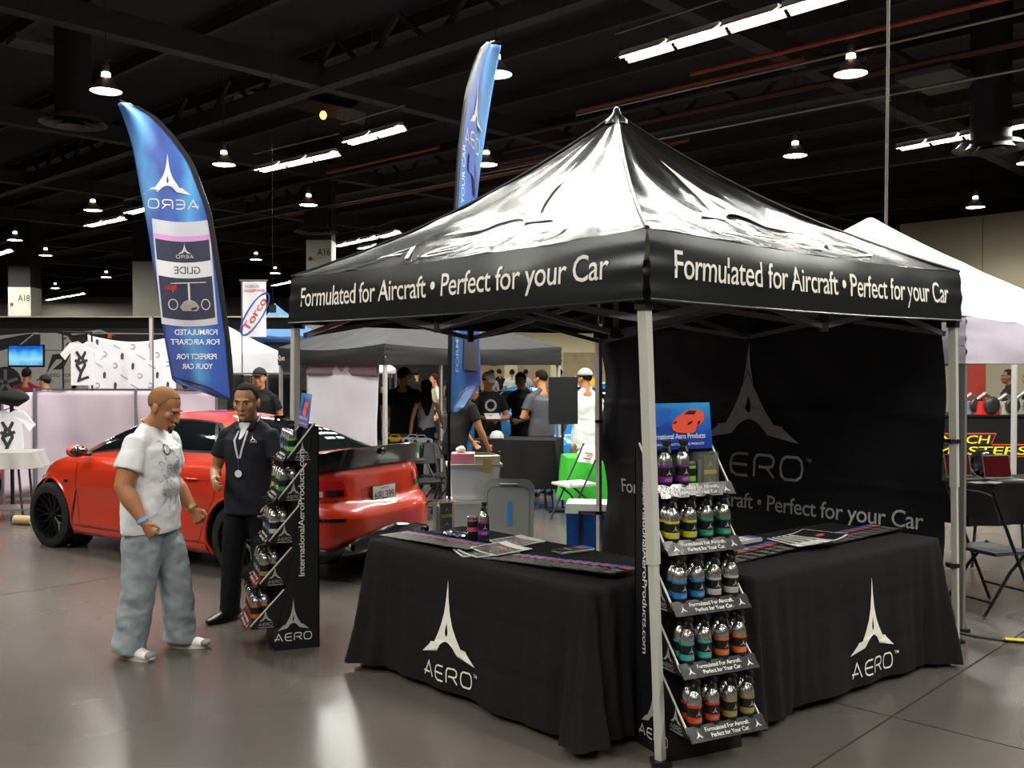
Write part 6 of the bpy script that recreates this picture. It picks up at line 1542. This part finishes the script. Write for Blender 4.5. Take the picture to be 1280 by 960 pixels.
M_wt = mat('bright_white_canvas', '#f0eef2', .7, bump=.08, bscale=5); M_wtv = mat('white_valance', '#dcd3e2', .7, bump=.12, bscale=7)
wtL = V((3.02, 6.50)); ddr = (Rc - Fc).to_2d().normalized(); ddl = (Lc - Fc).to_2d().normalized()
wt = small_tent('canopy_tent', 'white canopy tent with a peaked roof right behind the black tent', [wtL, wtL + ddr * 3.0, wtL + ddr * 3.0 + ddl * 3.0, wtL + ddl * 3.0], 2.12, 1.80, 3.10, M_wt, M_wtv, leg_list=[0, 1], sagk=.04, legmat=mat('grey_leg', '#85827e', .45, .4))
pkw = wtL + ddr * 1.5 + ddl * 1.5
# white and blue canopies far left
c = [gx(262, 18), gx(352, 18)]
small_tent('canopy_tent', 'bright white canopy tent between the tall blue flag and the lettered banner', [(gx(205, 17), 17), (gx(352, 18), 18), (gx(330, 21), 21.3), (gx(215, 20.5), 20.5)], 2.05, 1.62, 2.75, M_wt, mat('white_valance2', '#e6e4ea', .7), peak_at=(gx(262, 19), 19.2))
small_tent('canopy_tent', 'blue canopy tent peeking above the white one beside the lettered banner', [(gx(315, 23), 23.0), (gx(395, 23), 23.5), (gx(390, 26), 26.5), (gx(312, 26), 26)], 2.55, 2.35, 3.35, mat('blue_canvas', '#3f6ba6', .7, var=.05), mat('blue_valance', '#35598c', .7), peak_at=(gx(340, 24), 24.3))
small_tent('canopy_tent', 'pale far canopy tent seen under the charcoal tent beside its leg', [(gx(455, 24), 24), (gx(492, 24), 24.5), (gx(488, 27), 27), (gx(455, 27), 27)], 1.72, 1.6, 2.1, M_wt, M_wtv)
# cloth hanging from the charcoal tent
A2 = lambda px: (lambda s: V((*L2, 0)) + (V((*C2, 0)) - V((*L2, 0))) * s)
def on_line(px):
    r = (px - 640) / F; a = L2; b = C2 - L2; s = (r * a.y - a.x) / (b.x - r * b.y); return a + b * s
t = thing('hanging_banner', 'blank white banner hanging below the charcoal tent behind the sedan roof', 'banner', (0, 0, 0))
p = on_line(376); q = on_line(463); bo, f = cloth_panel(p + n2.to_2d() * -.1, q + n2.to_2d() * -.1, .62, 1.84, mat('banner_white', '#cfcdd6', .8, var=.04, vscale=2), 'sheet', t, .03, 0, 12)
MB().bar((p.x, p.y + .1, 1.83), (q.x, q.y + .1, 1.83), .02).build('top_rail', M_steelp, t); MB().bar((p.x, p.y + .1, .64), (q.x, q.y + .1, .64), .02).build('bottom_rail', M_steelp, t)
cloth_panel(p + n2.to_2d() * -.085, q + n2.to_2d() * -.085, 1.66, 1.83, mat('banner_mauve', '#9c8d9c', .8), 'top_band', t, .01, 0, 3, 20, 3)
# black drapes left of it
t = thing('black_drape', 'black drape hanging inside the white tent behind the two men', 'curtain', (0, 0, 0)); cloth_panel((gx(283, 14.6), 14.6), (gx(300, 14.6), 14.8), 0, 1.66, M_bk, 'drape', t, .05, 0, 2); cloth_panel((gx(333, 14.6), 14.7), (gx(372, 14.6), 14.9), 0, 1.66, M_bk, 'drape', t, .05, 0, 2); MB().bar((gx(283, 14.6), 14.7, 1.67), (gx(372, 14.6), 14.95, 1.67), .03).build('drape_rail', M_steelp, t)
for a in (284, 371): post(t, gx(a, 14.6), 14.85, 0, 1.68)
# lettered banner
Yo = 16.0; c = at(318, 386, Yo); t = thing('vertical_banner', 'white vertical banner with red slanted lettering in a blue ring', 'banner', (c.x, Yo, 0))
wB = 29 / F * Yo; z0, z1 = CAMZ + (458 - 421) / F * Yo, CAMZ + (458 - 352) / F * Yo
m = MB(); m.slab(lambda u, v: (V(((u - .5) * wB, .01 * sin(u * 7), z0 + (z1 - z0) * v)), V((0, -1, 0))), 10, 4, .006); sh_ = m.build('sheet', M_white, t)
post(t, -wB / 2 - .02, .02, 0, z1 + .03, .012); MB().bar((-wB / 2 - .05, 0, z1 + .02), (wB / 2 + .03, 0, z1 + .02), .02).build('top_rail', M_steelp, t)
cx, cz_ = .01, (z0 + z1) / 2 - .08; ang = R(58)
rt = lambda u, v: V((cx + u * cos(ang) - v * sin(ang), -.014, cz_ + u * sin(ang) + v * cos(ang)))
m = MB(); stroke(m, [(.40 * cos(q), .125 * sin(q)) for q in [2 * pi * i / 28 for i in range(28)]], .022, rt, True); m.build('ring_print', mat('ring_blue', '#2b4a9a', .6), t)
m = MB(); text_into(m, 'Torco', lambda u, v: rt(u, v) + V((0, -.002, 0)), -.30, -.055, .12, .60); m.build('lettering', mat('letter_red', '#c8323a', .6), t)
m = MB(); text_into(m, 'NORCAL', lambda u, v: V((u, -.014, v)), -.15, z1 - .10, .05, .24); m.build('lettering', mat('letter_grey', '#77767c', .6), t)
m = MB(); text_into(m, 'HORSEPOWER', lambda u, v: V((u, -.014, v)), -.16, z1 - .17, .045, .34); m.build('lettering', mat('letter_red'), t)
t = thing('thin_flagpole', 'slim white banner edge-on left of the tall blue flag', 'banner', (gx(189, 15), 15, 0)); MB().box((0, 0, 2.2), (.045, .02, .65)).build('sheet', mat('pinkish', '#cbb3ba', .7), t); post(t, .03, 0, 0, 2.55, .012)
# small black sign with a white mark beside the lettered banner
c = at(341, 386, 20); o = MB().box((0, 0, 0), (.14, .02, .16)).tube([(0, 0, .08), (0, 0, 9.45 - c.z)], .004, 5).build('hanging_sign', M_bkplastic, None); o.location = c; tag(o, 'tiny black hanging sign beside the red lettered banner', 'sign')
# ------------- folk's counters and tables
def simple_table(name, label, cx, cy, w, d, zt, hem, m, rz=0, legs=True, seed=0, flare=.06):
    t = thing(name, label, 'table', (cx, cy, 0), rz)
    MB().box((0, 0, zt - .02), (w - .03, d - .03, .03)).build('table_top', mat('table_plastic'), t)
    for sx in (-1, 1):
        for sy in (-1, 1): MB().tube([(sx * (w / 2 - .12), sy * (d / 2 - .08), .0), (sx * (w / 2 - .18), sy * (d / 2 - .08), zt - .03)], .014, 8).build('leg', mat('leg_grey'), t)
    m2_ = MB(); n = 80; vs = []
    def pt(s, q):
        per = 2 * (w + d); x = s * per; 
        if x < w: p = V((-w / 2 + x, -d / 2)); nn = V((0, -1))
        elif x < w + d: p = V((w / 2, -d / 2 + x - w)); nn = V((1, 0))
        elif x < 2 * w + d: p = V((w / 2 - (x - w - d), d / 2)); nn = V((0, 1))
        else: p = V((-w / 2, d / 2 - (x - 2 * w - d))); nn = V((-1, 0))
        o = flare * q + .025 * q * sin(s * 60 + seed); return V((p.x + nn.x * o, p.y + nn.y * o, zt - (zt - hem) * q))
    for j in range(9):
        for i in range(n): vs.append(pt(i / n, j / 8))
    fs = [((j + 1) * n + i, (j + 1) * n + (i + 1) % n, j * n + (i + 1) % n, j * n + i) for j in range(8) for i in range(n)] + [tuple(range(n))]
    m2_.add(vs, fs); m2_.build('cloth', m, t, True); return t
def top_of(px, Y): return gx(px, Y)
simple_table('draped_counter', 'black draped counter the three men stand around, its legs showing below', gx(648, 12.5), 12.5, 1.05, .65, .86, .26, M_cloth, R(-12))
t = thing('baseball_cap', 'grey and black cap lying on the draped counter', 'hat', (gx(621, 12.4), 12.4, .865)); MB().lathe([(.09, 0), (.088, .04), (.06, .085), (.001, .1)], seg=20).build('crown', mat('cap_a5a6a4', '#a5a6a4', .8), t, True); MB().box((0, -.1, .006), (.15, .1, .008)).build('brim', M_bkplastic, t)
simple_table('green_table', 'table under a bright green cloth beside the white folding chair', gx(746, 11.85), 11.85, .80, .6, .70, .20, mat('green_cloth', '#35b02c', .8, bump=.1), R(5))
o = MB(); o.ell((0, 0, .03), (.24, .16, .05), seg=18, rings=8); o.v = [p + V((0, 0, .02 * wob(p, 12))) for p in o.v]; o = o.build('folded_towel', M_white, None, True); o.location = (gx(746, 11.8), 11.8, .705); tag(o, 'white towel bundle lying on the green table', 'towel')
tt = thing('folding_table', 'low dark table carrying the three model cars behind the sedan', 'table', (gx(508, 13.6), 13.2, 0)); MB().box((0, 0, .74), (1.2, .6, .03)).build('table_top', mat('table_dark', '#3a3a3a', .5), tt)
for sx in (-1, 1):
    for sy in (-1, 1): MB().tube([(sx * .5, sy * .24, 0), (sx * .45, sy * .24, .73)], .014, 8).build('leg', mat('leg_grey'), tt)
def model_car(px, col, label, z=.757, Y=13.1, rz=.1, s=.145):
    t = thing('model_car', label, 'toy car', (gx(px, Y), Y, z), rz, 'model cars on the dark table'); m = MB(); prof = [(-1, .12), (-1, .38), (-.85, .5), (-.55, .53), (-.35, .78), (.25, .78), (.5, .52), (.9, .42), (1, .3), (1, .12)]
    m.prism([(a * s, b * s) for a, b in prof][::-1], lambda a, b, w: V((a, w - .38 * s, b)), .76 * s); m.build('body', mat('model_' + col[1:], col, .25, coat=1), t)
    for y in (-.385, .385): m = MB(); m.prism([(a * s, b * s) for a, b in ((-.42, .55), (-.3, .73), (.2, .73), (.4, .55))][::-1], lambda a, b, w, y=y: V((a, y * s + (w if y > 0 else -w), b)), .003); m.build('side_window', M_cglass, t)
    for x in (-.6, .6):
        for y in (-.36, .36): MB().lathe([(.001, -.02), (.18 * s, -.02), (.18 * s, .02), (.001, .02)], (x * s, y * s, .18 * s), 14, (0, 1, 0)).build('wheel', mat('tyre'), t)
    return t
model_car(494, '#c9a21e', 'yellow model car, nearest the pale tent leg'); model_car(516, '#b9bbc0', 'silver model car in the middle of the dark table'); model_car(527, '#8f9296', 'grey model car, right of the silver one', Y=12.98)
o = MB().box((gx(497, 13.3), 13.32, .81), (.25, .1, .10)).build('model_box', mat('box_dark', '#3a2f28', .6), None); tag(o, 'small dark box behind the yellow model car', 'box')
# folding chairs
def fold_chair(label, loc, rz, seatm, framem, group=None, backh=.80, z=1.0):
    t = thing('folding_chair', label, 'chair', loc, rz, group)
    for sx in (-1, 1):
        x = .205 * sx
        MB().tube([(x, -.22, .012), (x, .0, .45), (x, .20, backh), (x, .215, backh + .04)], .012, 8).build('back_frame', framem, t, True)   # rises to the backrest
        MB().tube([(x * .9, .26, .012), (x * .9, .02, .30), (x * .9, -.17, .455)], .012, 8).build('leg', framem, t, True)
    MB().tube([(-.205, -.15, .15), (.205, -.15, .15)], .009, 6).build('cross_bar', framem, t, True); MB().tube([(-.185, .20, .10), (.185, .20, .10)], .009, 6).build('cross_bar', framem, t, True)
    m = MB(); m.slab(lambda u, v: (V(((u - .5) * (.40 + .04 * (1 - v)), -.20 + .38 * v, .455 - .012 * sin(pi * u) * sin(pi * v) - .01 * (1 - v) ** 3)), V((0, 0, 1))), 10, 10, .025); m.build('seat', seatm, t, True)
    m = MB(); m.slab(lambda u, v: (V(((u - .5) * .40, .125 + .075 * v + .03 * (1 - (2 * u - 1) ** 2), backh - .17 + .20 * v - .03 * (2 * u - 1) ** 4 * v)), V((0, -1, .3))), 12, 6, .018); m.build('backrest', seatm, t, True)
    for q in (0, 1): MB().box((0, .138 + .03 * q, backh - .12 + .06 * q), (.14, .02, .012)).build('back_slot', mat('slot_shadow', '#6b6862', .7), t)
    return t
wch = mat('white_plastic', '#d9d7cf', .45); fgr = mat('frame_grey', '#4c4c50', .4, .5)
fold_chair('white plastic folding chair with a grey frame beside the green table', (gx(720, 11.15), 11.15, 0), R(-65), wch, fgr, None, .84)
bch = mat('black_vinyl_seat', '#18181a', .5); bfr = mat('frame_black', '#1b1b1f', .35, .4)
fold_chair('black folding chair directly behind the sedan boot', (gx(527, 11.4), 11.4, 0), R(20), bch, bfr); fold_chair('black folding chair behind the narrow flag pole', (gx(553, 12.0), 12.0, 0), R(60), bch, bfr)
fold_chair('black folding chair behind the stacked plastic bins', (gx(598, 10.3), 10.3, 0), R(185), bch, bfr, None, .86)
fold_chair('black metal folding chair beside the right tent leg in the next booth', (3.52, 7.15, 0), R(112), mat('chair_seat_grey', '#3b3a3a', .3), bfr, None, .86)
# black board and cooler, bins, lid
t = thing('notice_board', 'black board on a stand behind the leaning tent leg', 'board', (gx(704, 12.0), 12.0, 0), .12); MB().box((0, 0, 1.36), (.36, .04, .58)).build('board', M_bkplastic, t); post(t, 0, .04, .02, 1.1, .015, M_bkplastic, 'stand_pole'); MB().box((0, .04, .012), (.4, .35, .02)).build('stand_base', M_bkplastic, t)
o = MB(); o.tube([(gx(709, 13), 12.9, .3), (gx(700, 13), 12.9, 1.9)], .02, 8)
t = thing('camping_cooler', 'blue cooler with a white lid and black handles standing by the back tent leg', 'cooler', (gx(745, 9.1), 9.22, 0), R(-8))
MB().box((0, 0, .21), (.50, .34, .40), taper=1.03).build('body', mat('cooler_blue', '#0f55b4', .35), t); 
m = MB(); m.box((0, 0, .455), (.54, .37, .09), taper=.96); m.build('lid', mat('cooler_white', '#d8dcd6', .4), t)
for x in (-.12, .12, .19): MB().box((x, -.178, .21), (.045 if x < .15 else .02, .012, .38)).build('side_rib', mat('cooler_navy', '#0b2a60', .4), t)
m = MB(); m.tube([(-.13, -.20, .20), (-.13, -.21, .43), (.13, -.21, .43), (.13, -.20, .20)], .016, 8); m.build('handle', M_bkplastic, t, True)
for x in (-.2, .2): MB().tube([(x, .13, .03), (x + .02, .13, .03)], .03, 12).build('wheel', M_bkplastic, t)
bx = gx(592, 8.5)
clr = mat('frosted_plastic', '#eceef0', .35, trans=.25, alpha=.62, ior=1.1); rimm = mat('bin_rim', '#cfd0cc', .4)
for k_ in range(3):
    lb = ('lowest', 'middle', 'top')[k_]
    t = thing('plastic_bin', 'clear plastic storage bin, %s of the stack behind the table' % lb, 'storage bin', (bx, 8.5, .315 * k_), .06 * k_, 'stacked plastic bins')
    m = MB(); w, d, h = .44, .32, .30
    def ring(z, kx): return [V((sx * w / 2 * kx, sy * d / 2 * kx, z)) for sx, sy in ((-1, -1), (1, -1), (1, 1), (-1, 1))]
    vs = ring(0.002, .86) + ring(h, 1.0) + ring(h, .985) + ring(.012, .85); m.add(vs, [(3, 2, 1, 0), (0, 1, 5, 4), (1, 2, 6, 5), (2, 3, 7, 6), (3, 0, 4, 7), (4, 5, 9, 8), (5, 6, 10, 9), (6, 7, 11, 10), (7, 4, 8, 11), (8, 9, 13, 12), (9, 10, 14, 13), (10, 11, 15, 14), (11, 8, 12, 15), (12, 13, 14, 15)]); m.build('tub', clr, t)
    m = MB()
    for a, b in ((0, 1), (1, 2), (2, 3), (3, 0)): q = ring(h, 1.03); m.bar(q[a], q[b], .022, .025)
    m.build('rim', rimm, t)
    if k_ < 2: MB().box((0, 0, h + .006), (w * .98, d * .98, .008)).build('lid', rimm, t)
    if k_ < 2: MB().box((-.05, 0, .12), (.24, .2, .2)).build('contents', mat('contents_tan', '#8c8270', .8, var=.3, vscale=8), t)
    else:
        m = MB(); m.ell((.08, -.04, .10), (.09, .09, .09)); m.v = [p + V((wob(p, 30), wob(p, 30, 3), wob(p, 30, 6))) * .02 for p in m.v]; m.build('contents', mat('contents_tan'), t)
zb = .315 * 2 + .31
o = MB().box((0, 0, .045), (.20, .20, .09)).build('pink_box', mat('pink_card', '#d98a9c', .6), None); o.location = (bx - .09, 8.47, zb); tag(o, 'pink cardboard box sitting on the plastic bins', 'box')
o = MB().box((0, 0, .035), (.22, .12, .07)).build('card_box', mat('cream_card', '#d6cdb2', .6), None); o.location = (bx + .115, 8.42, zb); o.rotation_euler = (0, 0, .15); tag(o, 'cream cardboard box beside the pink box on the bins', 'box')
o = MB().box((0, 0, 0), (.075, .004, .12)).build('paper_tag', mat('kraft', '#c2a468', .7), None); o.location = (bx + .12, 8.318, zb - .01); o.rotation_euler = (-.1, .15, 0); tag(o, 'tan paper flap hanging over the rim of the top bin', 'paper')
o = MB(); o.ell((0, 0, .03), (.045, .04, .035), seg=12, rings=8); o.v = [p + V((wob(p, 40), 0, wob(p, 40, 3))) * .012 for p in o.v]; o = o.build('tissue', M_pap, None, True); o.location = (bx - .11, 8.46, zb + .085); tag(o, 'crumpled white tissue on the pink box', 'tissue')
t = thing('bin_lid', 'large grey plastic lid with blue tape leaning upright behind the aisle table', 'lid', (-.04, 7.95, 0), R(-6)); t.rotation_euler = (R(-12), 0, R(-6))
def rrect(w, h, r, n=6):
    o = []
    for cx, cy, a0 in ((w / 2 - r, r, -90), (w / 2 - r, h - r, 0), (-w / 2 + r, h - r, 90), (-w / 2 + r, r, 180)):
        for q in range(n + 1): a = R(a0 + 90 * q / n); o.append((cx + r * cos(a), cy + r * sin(a)))
    return o
gl = mat('lid_grey', '#8b8c8a', .5)
m = MB(); m.prism(rrect(.42, .86, .08), lambda a, b, w: V((a, -w, b)), .03); m.build('panel', gl, t)
m = MB(); stroke(m, [(a * .84, .07 + b * .84) for a, b in rrect(.42, .86, .08)], .012, lambda a, b: V((a, -.032, b)), True); m.build('groove', mat('groove_grey', '#6a6b69', .6), t)
m = MB(); m.tube([(-.07, -.035, .80), (-.07, -.05, .81), (.07, -.05, .81), (.07, -.035, .80)], .008, 6); m.build('handle', gl, t, True)
m = MB(); m.box((.01, -.034, .57), (.035, .004, .20)); m.build('tape', mat('tape_blue', '#2f7fd0', .5), t)
# ------------- right side
t = thing('exhibitor_table', 'long black-skirted table with yellow lettering in the next booth', 'table', (gx(1250, 15.0), 15.0, 0))
wq = 4.6; MB().box((.9, .5, .50), (wq, .9, 1.0)).build('skirt', M_cloth, t); MB().box((.9, .5, 1.02), (wq + .04, .96, .03)).build('table_top', M_cloth, t)
ylw = mat('letter_yellow', '#e8d420', .5); org = mat('letter_orange', '#c2401c', .5)
def sign(tx, px0, px1, py0, py1):
    Y = 14.94; x0, x1 = gx(px0, Y) - gx(1250, 15), gx(px1, Y) - gx(1250, 15); z0 = CAMZ + (458 - py1) / F * Y; cap = (py1 - py0) / F * Y
    for off, wd, mt, nm, sc in ((.0, 1.03, org, 'letter_outline', .02), (.008, 1, ylw, 'lettering', 0)):
        if sc:
            m = MB(); m.prism([(x0 - .07, z0 - .04), (x1 + .05, z0 - .04), (x1 + .13, z0 + cap + .04), (x0 + .02, z0 + cap + .04)], lambda a, b, w: V((a, -w + .045, b)), .004); m.build(nm, org, t)
            m = MB(); m.prism([(x0 - .05, z0 - .02), (x1 + .03, z0 - .02), (x1 + .11, z0 + cap + .02), (x0 + .02, z0 + cap + .02)], lambda a, b, w: V((a, -w + .04, b)), .004); m.build('letter_field', mat('letter_black', '#141416', .6), t)
        else: m = MB(); text_into(m, tx, lambda a, b: V((a, .03, b)), x0, z0, cap, x1 - x0, shear=.25); m.v = [p for p in m.v]; m.build(nm, mt, t)
sign('MACH', 1180, 1240, 545, 555); sign('MASTERS', 1172, 1288, 559, 569)
# engine parts on that table
def engine(px, lab, col, s=1.0, Y=15.2):
    t = thing('engine_part', lab, 'engine part', (gx(px, Y), Y, 1.036), .2); al = mat('cast_alloy', '#8c8a86', .35, .8)
    MB().box((0, 0, .09 * s), (.30 * s, .22 * s, .18 * s), taper=.85).build('block', mat('eng_' + col[1:], col, .4), t); MB().lathe([(.05 * s, 0), (.11 * s, .0), (.115 * s, .03), (.10 * s, .05), (.04 * s, .06)], (0, -.12 * s, .13 * s), 20, (0, -1, 0)).build('pulley', mat('pulley_dark', '#3a3a3c', .4, .6), t, True)
    MB().tube([(-.12 * s, 0, .2 * s), (-.05 * s, -.05 * s, .28 * s), (.12 * s, 0, .2 * s)], .028 * s, 10).build('intake_pipe', al, t, True); return t
engine(1232, 'red engine part with a dark round pulley on the lettered table', '#b8281e', 1.15); engine(1214, 'grey alloy engine part left of the red one', '#6f7a8c', 1.1, 15.35); engine(1258, 'pale alloy engine part right of the red one', '#a39c90', 1.1); engine(1281, 'alloy engine part behind the pole at the picture edge', '#8c8a86', 1.2, 15.4)
for px, lb in ((1219, 'round white bulb lamps behind the grey engine part'), (1236, 'white lamp glow behind the red engine part')):
    o = MB(); o.box((0, 0, .04), (.22, .1, .1)); o = o.build('glow_box', mat('glow_white', '#e6e2da', .5), None); o.location = (gx(px, 15.5), 15.55, 1.036 + .0); tag(o, lb.replace('round white bulb lamps', 'pale glow box').replace('white lamp glow', 'pale glow box'), 'box')  # pale boxes whose colour stands in for bulb lamps and their glow
t = thing('roll_up_banner', 'narrow red banner stand just right of the grey tent leg', 'banner', (gx(1214, 17), 17, 0)); MB().box((0, 0, 1.1), (.5, .02, 1.9)).build('sheet', mat('banner_red', '#8c2a1e', .6), t); MB().box((0, 0, .04), (.56, .2, .08)).build('base', M_steelp, t)
o = post(None, gx(1268, 12.0), 12.0, .0, 1.85, .035, mat('pale_leg'), 'tent_pole'); tag(o, 'pale round pole standing at the right before the lettered table', 'pole')
simple_table('display_table', 'black-clothed display table with an open laptop in the next booth', gx(1268, 8.7), 8.95, 1.15, .62, .745, .38, M_cloth, R(12), seed=3, flare=.03)
def laptop(px, Y, label, rz=0, w=.30):
    t = thing('laptop', label, 'laptop', (gx(px, Y), Y, .75), rz); MB().box((0, 0, .008), (w, .21, .014)).build('base', mat('laptop_silver', '#b9b8b6', .35, .6), t)
    RM = Matrix.Rotation(R(-12), 3, 'X'); MB().box(V((0, .115, .115)), (w, .008, .21), RM).build('screen_lid', mat('laptop_silver'), t); MB().box(V((0, .108, .117)), (w * .94, .004, .19), RM).build('screen', mat('screen_maroon', '#2a1214', .15, emit='#8a1c20', estr=.12), t)
    MB().box((0, -.01, .0165), (w * .8, .11, .002)).build('keyboard', M_bkplastic, t); return t
laptop(1257, 8.8, 'open silver laptop with a dark red screen', R(8), .27); laptop(1208, 8.95, 'second laptop half hidden behind the grey tent leg', R(12), .26)
t = thing('chrome_wheel', 'shiny dark metal wheel standing between the two laptops', 'wheel', (gx(1231, 9.1), 9.1, .75)); MB().lathe([(.03, .03), (.10, .03), (.125, .015), (.125, -.05), (.10, -.05)], (0, 0, .126), 24, (-.2, -1, 0)).build('rim', mat('dark_chrome', '#8a8683', .15, 1.0), t, True)
for q in range(6): a = 2 * pi * q / 6; MB().bar((.02 * cos(a), -.03, .126 + .02 * sin(a)), (.11 * cos(a), -.03, .126 + .11 * sin(a)), .022, .015, (0, 1, 0)).build('spoke', mat('dark_chrome'), t)
for k_, px in enumerate((1225, 1243)): o = MB().box((0, 0, .003), (.15, .11, .006)).build('leaflet', M_pap, None); o.location = (gx(px, 8.6), 8.62, .75); o.rotation_euler = (0, 0, .3 + .4 * k_); tag(o, ('white leaflet lying before the dark metal wheel', 'white leaflet lying before the open laptop')[k_], 'leaflet')
pts = [V((2.95, 6.5, .008)), V((3.05, 6.38, .008)), V((3.2, 6.28, .008)), V((3.5, 6.2, .008)), V((4.0, 6.18, .008))]
o = MB().tube(pts, .008, 8).build('floor_cable', mat('cable_grey'), None, True); tag(o, 'grey cable on the floor running right from the tent leg', 'cable')
o = MB().bar((3.19, 6.285, .019), (3.32, 6.245, .019), .05, .006).build('yellow_tape', mat('tape_yellow', '#d8c22a', .5), None); tag(o, 'short yellow tape holding down the floor cable', 'tape')
# ------------- left edge
t = simple_table('work_table', 'small table with bare legs at the picture edge beside the pink screen', gx(2, 11.2), 11.3, .7, .55, .80, .62, mat('white_cloth2', '#8f8c88', .8), R(10))
MB().box((0, 0, .14), (.6, .45, .02)).build('shelf', M_steelp, t)
o = MB().lathe([(.05, -.11), (.052, -.11), (.052, .11), (.05, .11), (.035, .11), (.035, -.11)], (0, 0, 0), 20, (1, -.2, 0), caps=False).build('cardboard_roll', mat('cardboard', '#b0926a', .7), None, True); o.location = (gx(28, 10.95), 10.95, .053); tag(o, 'brown cardboard roll lying on the floor ahead of the sedan', 'cardboard roll')
t = thing('black_umbrella', 'folded black cover heaped on a stand at the picture edge', 'cover', (gx(10, 11.9), 12.0, 0)); m = MB(); m.ell((0, 0, 1.40), (.20, .16, .10)); m.v = [p + V((0, 0, .03 * wob(p, 9))) for p in m.v]; m.build('cover', M_bk, t, True); post(t, 0, 0, 0, 1.36, .015, M_bkplastic, 'stand_pole')
t = thing('round_sign', 'small round yellow sign on a post behind the man in white', 'sign', (gx(737, 20), 20, 0)); MB().lathe([(.001, 0), (.13, 0), (.13, .02), (.001, .02)], (0, 0, CAMZ - 20 / F * 20), 20, (0, -1, 0)).build('disc', mat('sign_yellow', '#e8a818', .5), t); post(t, 0, .02, 0, 1.4, .015)
